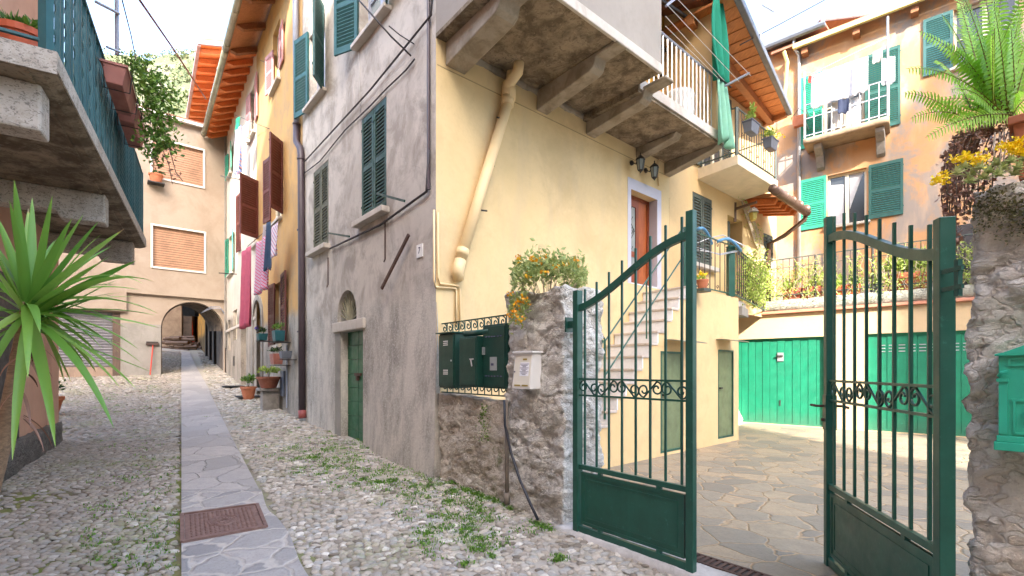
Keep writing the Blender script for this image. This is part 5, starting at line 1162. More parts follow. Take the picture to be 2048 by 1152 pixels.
# pot with greenery standing by the house corner
c = hit(96, 832); t = T('corner_pot_plant', 'terracotta pot with dark green shrub on the cobbles beyond the yucca', 'potted plant', c); pot(c, .26, .42, m_terra, .6, par=t); leaves('foliage', c + Vector((0, 0, .55)), m_leafd, t, 420, .08, .5, (.42, .34, .26), 'dome', seed=41); twigs(t, c + Vector((0, 0, .35)), 8, .35)
# ---------------------------------------------------------------- yucca in front
yc = at(58, 612, 2.45)
yt_ = T('yucca', 'big yucca with long sword shaped green leaves in the left foreground', 'yucca', (yc.x - .3, yc.y, .05))
b = MB(); foot = Vector((yc.x - .28, yc.y + .1, .0)); b.tube([foot - Vector((.2, 0, 0)), Vector((yc.x - .38, yc.y + .06, .5)), Vector((yc.x - .25, yc.y + .04, .95)), Vector((yc.x - .13, yc.y + .02, 1.35)), Vector((yc.x - .04, yc.y, 1.7)), yc + Vector((0, 0, .02))], [.05, .045, .04, .038, .036, .03], 12); b.build('trunk', m_ytrunk, yt_, smooth=True)
def blade(V, Fq, rn, base, dirv, L, w_, bend, r, twist=0):
    """one sword leaf: folded along its midrib, bending downwards"""
    d = dirv.normalized(); up = Vector((0, 0, 1)); sd = d.cross(up)
    if sd.length < .1: sd = Vector((1, 0, 0))
    sd.normalize(); nr = sd.cross(d).normalized(); sd = (sd * math.cos(twist) + nr * math.sin(twist)); n = 12; b0 = len(V); p = base.copy(); v = r.random()
    for i in range(n + 1):
        s = i / n; nr_ = sd.cross(d).normalized(); ww = w_ * min(1, (.55 + 2.2 * s)) * (1 - s ** 2.6) ** .8 if s < 1 else .0005
        V += [p - sd * ww, p - nr_ * ww * .35, p + sd * ww]; rr = .15 + .6 * v + (max(0, s - .88) * 3.2 if v > .2 else 0); rn += [rr] * 3
        d = (d + Vector((0, 0, -bend / n * (0.3 + 1.6 * s)))).normalized(); p = p + d * L / n
    for i in range(n):
        q = b0 + 3 * i; Fq += [(q, q + 1, q + 4, q + 3), (q + 1, q + 2, q + 5, q + 4)]
V = []; Fq = []; rn = []; r = random.Random(12)
# leaves whose tips are placed from the view, then a random rest
tips = [(15, 392, 2.2), (60, 402, 2.5), (140, 455, 2.2), (215, 500, 2.6), (270, 590, 2.2), (300, 625, 2.5), (-20, 500, 2.2), (34, 375, 2.3), (98, 395, 2.3), (168, 430, 2.35), (195, 440, 2.5), (248, 462, 2.4), (258, 512, 2.35), (255, 548, 2.45), (290, 565, 2.3), (60, 420, 2.6), (0, 440, 2.4), (-60, 400, 2.3), (-90, 480, 2.3), (-120, 560, 2.4), (-100, 640, 2.3), (290, 655, 2.45), (265, 700, 2.3), (245, 668, 2.7), (222, 760, 2.35), (196, 845, 2.15), (108, 890, 2.0), (255, 765, 2.5), (200, 690, 2.8), (60, 792, 1.95), (30, 905, 2.1), (-30, 800, 2.1), (-60, 740, 2.2), (82, 690, 2.0), (60, 710, 2.05), (140, 770, 2.7), (110, 760, 2.6)]
for x, y, Y in tips:
    tp = at(x, y, Y); d = tp - yc; L = d.length; k = r.uniform(.15, .4) if y > 520 else r.uniform(.03, .12); d2 = d + Vector((0, 0, L * k * 1.1)); blade(V, Fq, rn, yc + Vector((r.uniform(-.02, .02), r.uniform(-.02, .02), r.uniform(-.06, .03))), d2, L * (1.04 + k * .15), r.uniform(.018, .027), k * 2.0, r, r.uniform(-.5, .5))
for k in range(48):
    a = r.uniform(0, 6.283); e = r.uniform(-.7, 1.3); L = r.uniform(.35, .6); d = Vector((math.cos(a) * math.cos(e), math.sin(a) * math.cos(e), math.sin(e)))
    if d.y < -.3: d.y *= -.6
    blade(V, Fq, rn, yc + Vector((0, 0, r.uniform(-.12, .05))), d, L, r.uniform(.012, .020), r.uniform(.1, .7), r, r.uniform(-.6, .6))
npmesh('leaves', V, Fq, m_yuc, yt_, rnd=rn, smooth=True)
V = []; Fq = []; rn = []
for k in range(16):
    a = r.uniform(0, 6.283); d = Vector((math.cos(a), math.sin(a), -1.2 + r.random())); blade(V, Fq, rn, yc + Vector((-.03, 0, -.1 - r.random() * .5)), d, r.uniform(.12, .26), .008, 1.4, r)
npmesh('dead_leaves', V, Fq, m_dry, yt_, rnd=rn, smooth=True)
# ================================================================ neighbouring yellow house beyond the bay
yh = T('yellow_house', 'yellow house in the courtyard with grey green shutters, white balcony and boarded eaves', 'house', LOC0(YEL.P(7.5, 0, 0)))
uE = YEL.px(1553, 480)[0]; zz = YEL.px(1404, 391)[1]; S1 = (YEL.px(1385, 450)[0], YEL.px(1424, 450)[0], YEL.px(1404, 531)[1], zz)
zn = YEL.px(1470, 436)[1]; NI = (YEL.px(1455, 500)[0], YEL.px(1485, 500)[0], 3.05, zn); S2 = (YEL.px(1527, 500)[0], YEL.px(1546, 500)[0], YEL.px(1536, 521)[1], YEL.px(1536, 469)[1])
plan([xy(YEL.P(5.42, -.6, 0)), xy(YEL.P(uE - .02, -.6, 0)), xy(YEL.P(uE - .02, -7, 0)), xy(YEL.P(5.42, -7, 0))], 2.985, 8.0).build('inner_wall', m_yel2, yh)
wallface(YEL, rect(5.385, uE, 2.98, 8.05), [rect(*S1), rect(*NI), rect(*S2)], m_yel2, yh, reveal=.6)
closed(yh, YEL, S1, m_shutgr, step=.06); closed(yh, YEL, S2, m_shutgr, sill=None, step=.07)
MB().box(YEL, NI[0], NI[1], -.62, -.5, NI[2], NI[3]).build('door', m_shutgr, yh); MB().box(YEL, NI[0] + .02, NI[0] + .1, -.1, .01, NI[2], NI[3] - .15).build('door_edge', m_shutgr, yh)
u0, u1, zb0, zb1, dd2 = 6.5, 8.55, 5.74, 5.93, .85
bb = MB(); bb.hexa([YEL.P(u0, 0, zb0 - .05), YEL.P(u0, dd2, zb0), YEL.P(u1, dd2, zb0), YEL.P(u1, 0, zb0 - .05)], [YEL.P(u0, 0, zb1), YEL.P(u0, dd2, zb1), YEL.P(u1, dd2, zb1), YEL.P(u1, 0, zb1)])
bl = bb.build('balcony', plaster('balcony_cream', (.76, .66, .5), (.7, .6, .45), (.5, .45, .35), .4), yh, bevel=.008)
b = MB(); r0, r1 = zb1 + .08, zb1 + .98; e = .04
b.bar(YEL.P(u0 + e, dd2 - e, zb1), YEL.P(u0 + e, dd2 - e, r1), .05); b.bar(YEL.P(u1 - e, dd2 - e, zb1), YEL.P(u1 - e, dd2 - e, r1), .04)
for z in (r0, r1): b.bar(YEL.P(u0 + e, 0, z), YEL.P(u0 + e, dd2 - e, z), .03, .02); b.bar(YEL.P(u0 + e, dd2 - e, z), YEL.P(u1 - e, dd2 - e, z), .03, .02); b.bar(YEL.P(u1 - e, 0, z), YEL.P(u1 - e, dd2 - e, z), .03, .02)
rl = b.build('railing', m_shutgr, bl); b = MB()
for i, u in enumerate(np.arange(u0 + .15, u1 - .08, .12)):
    b.bar(YEL.P(u, dd2 - e, r0), YEL.P(u, dd2 - e, r1), .012)
    if i % 3 == 1:
        for k in range(3): b.tube(spiral(YEL, u + .03, r0 + .18 + k * .27, .05, 1.1, 0, dd2 - e, (-1) ** k, 12), .006, 4)
fs = Fr(YEL.P(u0 + e, 0, 0), YEL.n)
for i, u in enumerate(np.arange(.12, dd2 - .1, .13)):
    b.bar(fs.P(u, 0, r0), fs.P(u, 0, r1), .012)
    if i % 2: 
        for k in range(3): b.tube(spiral(fs, u + .03, r0 + .18 + k * .27, .05, 1.1, 0, 0, (-1) ** k, 12), .006, 4)
b.build('balusters', m_iron, rl)
w_ = window(yh, YEL, 6.62, 7.5, 5.95, 8.0 - .1, -.01, sill=None); shutter(w_, YEL, 6.15, 6.6, 5.98, 7.9, .02, m_shutgr); shutter(w_, YEL, 7.52, 7.97, 5.98, 7.9, .02, m_shutgr)
# planters on that balcony
def rail_planter(x, y, Y, lab, ml, fl, sd, sprig=None, m=m_plgrey):
    c = at(x, y, Y); t = T('railing_pot', lab, 'planter', c, 'slate grey planters on the cream balcony railing'); f = YEL
    b = MB(); P = lambda du, dd, dz: c + f.u * du + f.n * dd + Vector((0, 0, dz))
    b.hexa([P(-.15, -.07, 0), P(.15, -.07, 0), P(.15, .07, 0), P(-.15, .07, 0)][::-1], [P(-.19, -.1, .22), P(.19, -.1, .22), P(.19, .1, .22), P(-.19, .1, .22)][::-1]); b.box(Fr((c.x, c.y), f.u), -.2, .2, -.11, .11, c.z + .2, c.z + .225); b.build('box', m, t, bevel=.006)
    leaves('foliage', c + Vector((0, 0, .3)), ml, t, 150, .06, .5, sprig or (.2, .15, .22), 'dome', seed=sd)
    if fl: leaves('flowers', c + Vector((.05, 0, .42)), fl, t, 50, .05, .9, (.3, .2, .2), seed=sd + 1)
rail_planter(1502, 268, 9.6, 'upper slate planter with an upright lime green conifer sprig', m_leafy, None, 51, (.09, .09, .42))
rail_planter(1541, 300, 10.5, 'lower slate planter with trailing yellow flowers at the far end of the cream balcony', m_leafy, m_flow, 53)
# upper eaves of this house
def quadslab(P4, th, m, name, par):   # four top points
    b = MB(); b.hexa([Vector(p) for p in P4], [Vector(p) + Vector((0, 0, th)) for p in P4]); return b.build(name, m, par)
Z8 = 8.05; O1 = YEL.P(5.0, 1.42, Z8); O2 = YEL.P(9.95, .56, Z8); I2 = YEL.P(9.95, -.3, Z8 + .1); I1 = YEL.P(5.0, -.3, Z8 + .1)
quadslab([I1, O1, O2, I2], .04, wood('soffit_boards', (.62, .25, .075), (.42, .15, .045), 1, 2.4), 'soffit', yh)
b = MB()
for t_ in np.linspace(0, 1, 16): p = O1.lerp(O2, t_); q = I1.lerp(I2, t_); b.bar(p - Vector((0, 0, .0)), q, .012, .015)
b.bar(O1.lerp(I1, .45) - Vector((0, 0, .07)), O2.lerp(I2, .45) - Vector((0, 0, .07)), .14, .16); b.bar(O1.lerp(O2, .97).lerp(I2, 0) - Vector((0, 0, .05)), I2 - Vector((0, 0, .12)), .1, .12); b.build('rafters', m_board, yh)
b = MB(); b.bar(O1 + Vector((0, 0, .03)) + YEL.n * .05, O2 + Vector((0, 0, .03)) + YEL.n * .05, .11, .15); b.build('gutter', m_plgrey, yh, bevel=.02)
quadslab([I1 + Vector((0, 0, .06)) - YEL.n * 5 + Vector((0, 0, 2)), O1 + Vector((0, 0, .06)), O2 + Vector((0, 0, .06)), I2 + Vector((0, 0, .06)) - YEL.n * 5 + Vector((0, 0, 2))], .1, m_roof, 'roof', yh)
# lower eaves with brown gutter
ue0, ue1, ze = 8.65, 9.95, 5.5
for u in np.arange(ue0, ue1, .3): MB().prism(Fr(YEL.P(u + .1, 0, 0), YEL.n), [(0, ze + .12), (.72, ze - .04), (.78, ze + .06), (0, ze + .3)], 0, .1).build('rafter', m_rafto, yh)
quadslab([YEL.P(ue0 - .1, 0, ze + .3), YEL.P(ue0 - .1, .9, ze + .05), YEL.P(ue1 + .1, .9, ze + .05), YEL.P(ue1 + .1, 0, ze + .3)], .08, m_board, 'lower_roof', yh)
b = MB(); b.tube([YEL.P(7.9, .98, ze + .06), YEL.P(ue1 + .12, .96, ze)], .095, 12)
for u in np.arange(8.1, 10, .45): b.tube([YEL.P(u, .98, ze + .055), YEL.P(u + .03, .98, ze + .055)], .103, 12)
b.tube([YEL.P(ue1 + .1, .95, ze), YEL.P(ue1 + .14, .9, ze - .15), YEL.P(ue1 + .12, .45, ze - .45), YEL.P(ue1 + .1, .08, ze - .6), YEL.P(ue1 + .1, .06, 3.1)], .055, 10); b.build('lower_gutter', m_gutbr, yh, smooth=True)
# hanging lantern on a wooden arm
p = YEL.px(1470, 418); q0 = YEL.P(p[0], 0, p[1]); t = T('hanging_lantern', 'brass and glass lantern hanging from a small wooden arm under the cream balcony', 'lamp', q0)
MB().bar(q0, q0 + YEL.n * .5 + Vector((0, 0, .03)), .05).bar(q0 + Vector((0, 0, -.3)), q0 + Vector((0, 0, .15)), .05).build('arm', m_gutbr, t)
c = q0 + YEL.n * .42 + Vector((0, 0, -.28)); MB().lathe(c, [(.0, .22), (.05, .2), (.13, .1), (.13, .08)], 6).build('lamp_roof', m_crmgrey, t); MB().lathe(c, [(.05, -.1), (.08, -.08), (.1, .08)], 6).build('lamp_glass', m_brass, t)
# ================================================================ outdoor stair with landing and cupboards under it
st = T('outdoor_stair', 'white marble outdoor stair against the yellow wall with landing and store cupboards under it', 'staircase', LOC0(STR.P(4, 0, 0)))
uT, zT = STR.px(1370, 578); zT = 3.05; RI, TR = .2043, .213; nS = 14; uC = STR.px(1477, 700)[0]
prof = [(uC, ZC), (uC, zT)]; u = uT; z = zT
prof.append((uT, zT))
for i in range(nS):
    z -= RI; prof.append((u, z)); u -= TR; prof.append((u, z))
prof = prof[:-1]; prof[-1] = (prof[-1][0], ZC); uBot = u
K1 = (STR.px(1321, 800)[0], STR.px(1365, 800)[0], ZC + .05, STR.px(1342, 703)[1]); K2 = (STR.px(1436, 800)[0], STR.px(1467, 800)[0], ZC + .1, STR.px(1452, 700)[1])
b = MB(); b.face(STR, prof, [rect(*K1), rect(*K2)], 0, .06); b.add([STR.P(uC, 0, ZC), STR.P(uC, 0, zT), STR.P(uC, -.84, zT), STR.P(uC, -.84, ZC)], [(0, 1, 2, 3)]); b.build('side_wall', m_yel2, st, fix=False, label='yellow side wall of the stair')
b = MB(); b.prism(STR, [(p[0] - .01 if p[0] < uC else p[0] - .06, p[1] - .03) for p in prof], -.84, -.07); b.build('core', m_yel2, st)
MB().box(STR, uT - .0, uC, -.84, -.001, zT - .1, zT + .0).build('landing', m_tread, st)
b = MB(); c_ = MB(); u = uT; z = zT
for i in range(nS):
    b.box(STR, u - .012, u + .012, -.84, .012, z - RI + .004, z - .034); c_.box(STR, u - .03, u + (.1 if i == 0 else TR - .014), -.84, .02, z - .032, z + .003); u -= TR; z -= RI
b.build('risers', m_stonew, st, label='white marble risers'); c_.build('treads', m_tread, st, bevel=.006)
for K in (K1, K2):
    b = MB(); b.box(STR, K[0], K[1], -.058, -.02, K[2], K[3]); o = b.build('cupboard_door', paint('cupboard_olive', (.16, .20, .10), .45, .3), st); b = MB(); t = .035
    b.box(STR, K[0], K[0] + t, -.02, .004, K[2], K[3]); b.box(STR, K[1] - t, K[1], -.02, .004, K[2], K[3]); b.box(STR, K[0] + t, K[1] - t, -.02, .004, K[2], K[2] + t); b.box(STR, K[0] + t, K[1] - t, -.02, .004, K[3] - t, K[3]); b.build('door_frame', m_gate, o)
    MB().box(STR, K[0] + .08, K[0] + .16, -.02, .02, (K[2] + K[3]) / 2 + .1, (K[2] + K[3]) / 2 + .13).build('handle', m_iron, o)
for x0, x1, y in ((1328, 1408, 690), (1432, 1492, 688)):
    ua, ub = STR.px(x0, y)[0], STR.px(x1, y, .3)[0]; z = STR.px((x0 + x1) / 2, y)[1] + .02; n = 8
    b = MB(); b.grid(lambda s, t: STR.P(ua + (ub - ua) * s, t * .36, z + .05 * (1 - t * t) - .0), 6, 8); b.build('canopy', m_zinc, st, solid=.012, fix=False)
b = MB(); hr = lambda u, h: STR.P(u, -.04, zT + h - (max(0, uT - u)) * RI / TR)
for h in (1.02, .52): b.tube([hr(uT - 2.15, h), hr(uT, h), hr(uT + .08, h)], .014, 5)
b.bar(hr(uT + .06, -.25), hr(uT + .06, 1.05), .035); pb = hr(uT - 2.15, 1.0); b.bar(pb - Vector((0, 0, 1.1)), pb + Vector((0, 0, .05)), .03); b.tube(spiral(STR, uT - 2.22, pb.z + .03, .08, 1.2, 0, -.04, 1, 14), .012, 5)
b.bar(hr(uT - 1.1, .1), hr(uT - 1.1, 1.02), .02); b.build('stair_rail', m_gate, st)
# landing railing turning onto the terrace
lr = T('landing_railing', 'dark green iron railing round the stair landing with a square green post', 'railing', STR.P(uT + .3, 0, zT))
c1 = STR.P(uT + .25, -.03, 0); c2 = STR.P(uC - .03, -.03, 0); c3 = GAR.P(GAR.px(1529, 605)[0], -.03, 0)
b = MB(); b2 = MB()
for (p, q), n in (((c1, c2), 9), ((c2, c3), 17)):
    for h in (.06, 1.02): b.bar(p + Vector((0, 0, zT + h)), q + Vector((0, 0, zT + h + (.05 if q is c3 else 0))), .025, .02)
    for k in range(n): s = (k + .5) / n; x = p.lerp(q, s); b2.bar(x + Vector((0, 0, zT + .06)), x + Vector((0, 0, zT + 1.02)), .013)
    for k in range(0, n, 2): s = (k + 1) / n; f = Fr((p.x, p.y), (q.x - p.x, q.y - p.y)); L = (q - p).length * s; b2.tube(spiral(f, L, zT + .13, .05, 1.2, 0, 0, 1, 12), .006, 4); b2.tube(spiral(f, L, zT + .93, .05, 1.2, 3, 0, -1, 12), .006, 4)
b.build('rails', m_gate, lr); b2.build('balusters', m_iron, lr); x = c2 - STR.u * .25; MB().bar(x + Vector((0, 0, zT)), x + Vector((0, 0, zT + 1.0)), .12).build('post', m_gate, lr)
t = T('drying_rack', 'wire drying rack with blue plastic ends hooked over the landing railing', 'drying rack', STR.P(uT + .5, .1, zT + 1.0))
for k, (x0, x1, y0, y1) in enumerate(((1396, 1424, 458, 476), (1436, 1482, 483, 490))): 
    pts = [at(x0 + (x1 - x0) * s, y0 + (y1 - y0) * s - 10 * math.sin(s * math.pi) + 12 * s * s, 8.9 + .5 * s) for s in np.linspace(0, 1, 9)]; MB().tube(pts, .03, 6).build('blue_end', m_blue, t, smooth=True)
b = MB()
for pts in ([(1394, 486), (1420, 476), (1446, 470), (1490, 492), (1475, 503), (1440, 510), (1394, 495)], [(1394, 500), (1440, 508), (1480, 500)]): b.tube([at(x, y, 8.9 + (x - 1394) * .006) for x, y in pts], .01, 5)
b.build('wires', m_galv, t, smooth=True)
c = at(1405, 578, 8.35); t = T('landing_pot', 'small terracotta pot of bright yellow flowers beside the free edge of the left gate', 'potted plant', c); pot(c, .1, .16, m_terra, .7, par=t); leaves('foliage', c + Vector((0, 0, .16)), m_leafy, t, 60, .05, .5, (.12, .12, .1), 'dome', seed=61); leaves('flowers', c + Vector((0, 0, .2)), m_flow, t, 90, .04, .9, (.14, .14, .12), 'dome', seed=62)
MB().box(Fr((c.x, c.y), STR.u), -.14, .12, -.1, .1, c.z - .05, c.z - .003).build('pot_shelf', m_shutgr, t)
# ================================================================ garages with the planted terrace on top
gb = T('garage_block', 'garage block with two emerald green doors under a planted roof terrace', 'garage', LOC0(GAR.P(2, 0, 0)))
gu0 = GAR.px(1470, 700)[0] - 2.6; gu1 = 8.0
def gr_(xa, xb, yt, yb): return rp(GAR, xa, xb, yt, yb)
GA = (GAR.px(1480, 760)[0] - .5, GAR.px(1648, 760)[0], ZC + .02, GAR.px(1560, 676)[1]); GB = (GAR.px(1735, 760)[0], GAR.px(1735, 760)[0] + 4.2, ZC + .02, GAR.px(1835, 664)[1])
wallface(GAR, rect(gu0, gu1, ZC - .1, 3.02), [rect(*GA), rect(*GB)], m_gar, gb, reveal=.14)
MB().box(GAR, gu0, gu1, -2.99, -.16, ZC - .1, 2.97).build('inner_wall', m_gar, gb)
def gdoor(G, vents):
    b = MB(); n = int((G[1] - G[0]) / .17); w_ = (G[1] - G[0]) / n
    for i in range(n): a = G[0] + i * w_; b.box(GAR, a + .004, a + w_ - .004, -.12, -.075 - (.012 if i % 2 else 0), G[2], G[3])
    b.box(GAR, G[0], G[1], -.13, -.1, G[2], G[3]); o = b.build('garage_door', m_gdoor, gb, bevel=.004)
    for q in (G[2], G[3] - .05): MB().box(GAR, G[0], G[1], -.074, -.06, q, q + .05).build('edge_rail', m_gdoor, o)
    if vents:
        b = MB()
        for i in range(1, n - 1):
            for k in range(3): a = G[0] + i * w_; b.box(GAR, a + .03, a + w_ - .03, -.074, -.068, G[3] - .42 + k * .07, G[3] - .40 + k * .07)
        b.build('vent_slots', m_galv, o)
    return o
o = gdoor(GA, False); x = GAR.px(1560, 713); MB().box(GAR, x[0] - .07, x[0] + .07, -.074, -.05, x[1] - .12, x[1] + .1).build('lock_plate', m_galv, o); MB().box(GAR, x[0] - .1, x[0] + .06, -.05, -.02, x[1] - .0, x[1] + .03).build('handle', m_iron, o)
x = GAR.px(1559, 806); MB().box(GAR, x[0] - .012, x[0] + .012, -.074, -.05, x[1] - .07, x[1] + .07).build('handle', m_iron, o)
o = gdoor(GB, True)
b = MB(); b.box(GAR, gu0 + .5, gu1, -.1, .10, 3.03, 3.10); b.build('eaves_strip', paint('copper_pink', (.55, .24, .15), .6, .2), gb, bevel=.01)
rock(GAR, gu0 + 1.0, gu1, -.32, .06, 3.11, 3.37, m_mossy, gb, 'terrace_kerb', .09, .02, 3)
MB().box(GAR, GAR.px(1529, 605)[0], gu1, -3.0, -.33, 3.03, 3.12).build('terrace_floor', m_court, gb)
rock(Fr(STR.P(uC, -.35, 0), (c3 - c2)), -.1, 1.2, -.5, .25, 2.9, 3.08, m_conc, gb, 'walkway_slab', .08, .015, 3)
MB().box(Fr(STR.P(uC, 0, 0), (c3 - c2)), .1, .75, -.4, .05, 2.72, 2.89).build('walkway_bracket', m_crmgrey, gb)
# terrace railing
tr = T('terrace_railing', 'slim green iron railing along the planted garage terrace', 'railing', GAR.P(2, -.05, 3.4))
ua, ub = GAR.px(1529, 605)[0], 7.5; b = MB()
for z in (3.5, 4.42): b.bar(GAR.P(ua, -.03, z), GAR.P(ub, -.03, z), .03, .02)
b.bar(GAR.P(ua, -.03, 4.2), GAR.P(ub, -.03, 4.2), .012)
b.build('rails', m_shutgr, tr); b = MB()
for i, u in enumerate(np.arange(ua, ub, .14)):
    b.bar(GAR.P(u, -.03, 3.37), GAR.P(u, -.03, 4.42), .012 if i % 8 else .035)
    if i % 4 == 2:
        for k in range(3): b.tube(spiral(GAR, u + .03, 3.68 + k * .26, .06, 1.2, 0, -.03, (-1) ** k, 12), .006, 4)
b.build('balusters', m_iron, tr)
# ================================================================ peach house behind the terrace
pk = T('peach_house', 'tall peach house with patchy plaster, teal shutters and a stone balcony full of washing', 'house', LOC0(PEA.P(3, 0, 0)))
zg = PEA.px(1600, 103)[1]; zr_ = zg
def pq(xa, xb, yt, yb): return rp(PEA, xa, xb, yt, yb)
PW1 = (PEA.px(1655, 400)[0], PEA.px(1733, 400)[0], PEA.px(1694, 448)[1], PEA.px(1694, 343)[1])
zbal = PEA.px(1694, 283, .0)[1] + .1; PD = (PEA.px(1648, 200)[0], PEA.px(1728, 200)[0], zbal, zbal + 2.15)
PW2 = (PEA.px(1908, 100)[0], PEA.px(1908, 100)[0] + 1.15, PEA.px(1890, 150)[1] + .1, 0); PW2 = PW2[:3] + (PW2[2] + 1.5,)
PW3 = (PW2[1] + 1.9, PW2[1] + 3.0, PW2[2], PW2[3])
pl, pr = -3.2, 11
wallface(PEA, rect(pl, pr, 3.0, zr_ + .1), [rect(*PW1), rect(*PD), rect(*PW2), rect(*PW3)], m_peach, pk, reveal=.25)
MB().box(PEA, pl, pr, -6, -.26, 0, zr_).build('inner_wall', m_peach, pk)
w1 = window(pk, PEA, *PW1, dep=.18, bars=0, sill=m_slabedge, label='cream casement window with lace curtains')
b = MB(); um = (PW1[0] + PW1[1]) / 2; z0, z1 = PW1[2], PW1[3]
b.add([PEA.P(PW1[0] + .07, -.165, z0 + .06), PEA.P(um - .08, -.165, z0 + .06), PEA.P(um - .08, -.165, z1 - .3), PEA.P(PW1[0] + .07, -.165, z1 - .25)], [(0, 1, 2, 3)]); b.add([PEA.P(um + .06, -.165, z1 - .06), PEA.P(PW1[1] - .08, -.165, z1 - .06), PEA.P(um + .06, -.165, z0 + .45)], [(0, 1, 2)]); b.build('curtain', m_curt, w1, fix=False)
hb = PW1[1] - PW1[0]; shutter(w1, PEA, PW1[0] - .70, PW1[0] - .03, z0 + .02, z1 + .02, .015, m_shute); shutter(w1, PEA, PW1[1] + .05, PW1[1] + .80, z0 + .02, z1 + .02, .015, m_shut_shade)  # one pair: sunlit left leaf and shaded right leaf, set by paint colour
wd = window(pk, PEA, *PD, dep=.18, bars=1, sill=None, name='balcony_door'); shutter(wd, PEA, PD[0] - .6, PD[0] - .02, PD[2], PD[3], .02, m_shute); shutter(wd, PEA, PD[1] + .02, PD[1] + .8, PD[2], PD[3], .02, m_shut_shade)  # left leaf takes the sunlit green, right leaf the shaded teal
for r in (PW2, PW3):
    w_ = window(pk, PEA, *r, dep=.18, sill=m_slabedge); shutter(w_, PEA, r[0] - .6, r[0] - .02, r[2], r[3], .02, m_shutb)
# stone balcony on brackets
bu0 = PEA.px(1606, 280, .8)[0]; bu1_ = PEA.px(1778, 250, .8)[0]; db_ = .8
bs = rock(PEA, bu0, bu1_, 0, db_, zbal - .17, zbal - .02, plaster('balcony_stone', (.42, .31, .2), (.33, .24, .155), (.2, .15, .1), .6, 2.4, .46, .62, .4), pk, 'balcony', .12, .012, 2)
for x in (1632, 1752):
    u = PEA.px(x, 300, .2)[0]; MB().prism(Fr(PEA.P(u + .1, 0, 0), PEA.n), [(0, zbal - .78), (.14, zbal - .72), (.3, zbal - .45), (.62, zbal - .3), (.66, zbal - .19), (0, zbal - .19)], -.1, .1).build('bracket', m_bench, bs, bevel=.02)
b = MB()
for z in (zbal + .06, zbal + .55, zbal + .95): b.bar(PEA.P(bu0 + .03, db_ - .04, z), PEA.P(bu1_ - .03, db_ - .04, z), .022); b.bar(PEA.P(bu0 + .03, 0, z), PEA.P(bu0 + .03, db_ - .04, z), .022); b.bar(PEA.P(bu1_ - .03, 0, z), PEA.P(bu1_ - .03, db_ - .04, z), .022)
for u in np.arange(bu0 + .05, bu1_, .21): b.bar(PEA.P(u, db_ - .04, zbal), PEA.P(u, db_ - .04, zbal + .95), .016)
b.bar(PEA.P(bu1_ - .03, db_ - .03, zbal), PEA.P(bu1_ - .03, db_ - .03, zbal + 2.6), .035); b.bar(PEA.P(bu0 + .03, db_ - .03, zbal), PEA.P(bu0 + .03, db_ - .03, zbal + 1.9), .03); b.build('railing', m_galv, bs)
# gutter, rafter ends, downpipes
b = MB(); b.bar(PEA.P(PEA.px(1586, 105, .35)[0], .35, zg), PEA.P(pr, .35, zg), .1, .13); b.tube([PEA.P(.55, .33, zg), PEA.P(.62, .2, zg - .3), PEA.P(.56, .1, zg - .9), PEA.P(.52, .08, zg - 1.4)], .055, 8); b.build('gutter', m_guty, pk)
for u in np.arange(1.0, pr, 1.25): MB().box(PEA, u, u + .16, .0, .28, zg - .25, zg - .1).build('rafter_end', m_rafter, pk)
b = MB(); b.hexa([PEA.P(.2, -5, zg + 1.8), PEA.P(pr, -5, zg + 1.8), PEA.P(pr, .3, zg + .07), PEA.P(.2, .3, zg + .07)], [PEA.P(.2, -5, zg + 1.95), PEA.P(pr, -5, zg + 1.95), PEA.P(pr, .3, zg + .14), PEA.P(.2, .3, zg + .14)]); b.build('roof', m_roof, pk)
x = PEA.px(1598, 300, .08)[0]; b = MB(); b.tube([PEA.P(x - .1, .3, zg + .35), PEA.P(x - .12, .2, zg + .1), PEA.P(x, .08, zg - .15), PEA.P(x, .08, 3.1)], .05, 8); b.build('drainpipe', m_galv, pk, smooth=True)
# left roof part with grey gutter, and reddish eave behind
za = PEA.px(1545, 93, .3)[1]
wallface(PEA.off(.004), rect(pl, PEA.px(1588, 200)[0], zr_ - .5, za + .05), [], m_peach, pk, label='higher left part of the peach wall')
MB().box(PEA, pl, PEA.px(1588, 200)[0], -3, .0, zr_ - .5, za).build('side_body', m_peach, pk)
b = MB(); b.tube([PEA.P(pl, .35, za), PEA.P(PEA.px(1650, 40, .35)[0], .35, za + .04)], .09, 8); b.build('gutter', m_plgrey, pk)
b = MB(); q = PEA.px(1650, 40, .3)[0]; b.hexa([PEA.P(pl, -3, za + 1.0), PEA.P(q, -3, za + 1.0), PEA.P(q, .3, za + .05), PEA.P(pl, .3, za + .05)], [PEA.P(pl, -3, za + 1.1), PEA.P(q, -3, za + 1.1), PEA.P(q, .3, za + .12), PEA.P(pl, .3, za + .12)]); b.build('roof', m_roof, pk)
hf = at(1641, 42, 17.5); RF = Fr((hf.x, hf.y), PEA.u)
rr2 = T('red_roof_house', 'house with reddish boarded eaves peeping over the peach roof', 'house', (hf.x, hf.y, 0)); b = MB(); b.hexa([RF.P(-3, -3, hf.z - .3), RF.P(0, 0, hf.z - .05), RF.P(3.2, -1.5, hf.z - .25), RF.P(1, -4, hf.z - .3)], [RF.P(-3, -3, hf.z - .15), RF.P(0, 0, hf.z + .08), RF.P(3.2, -1.5, hf.z - .1), RF.P(1, -4, hf.z + .6)]); b.build('roof', m_rafter, rr2); MB().box(RF, -2, 2, -4.5, -2.2, 6, hf.z - .3).build('wall', m_peach, rr2)
b = MB(); b.tube([RF.P(0, .03, hf.z), RF.P(3.2, -1.47, hf.z - .2)], .05, 6); b.build('gutter', m_roofv, rr2)
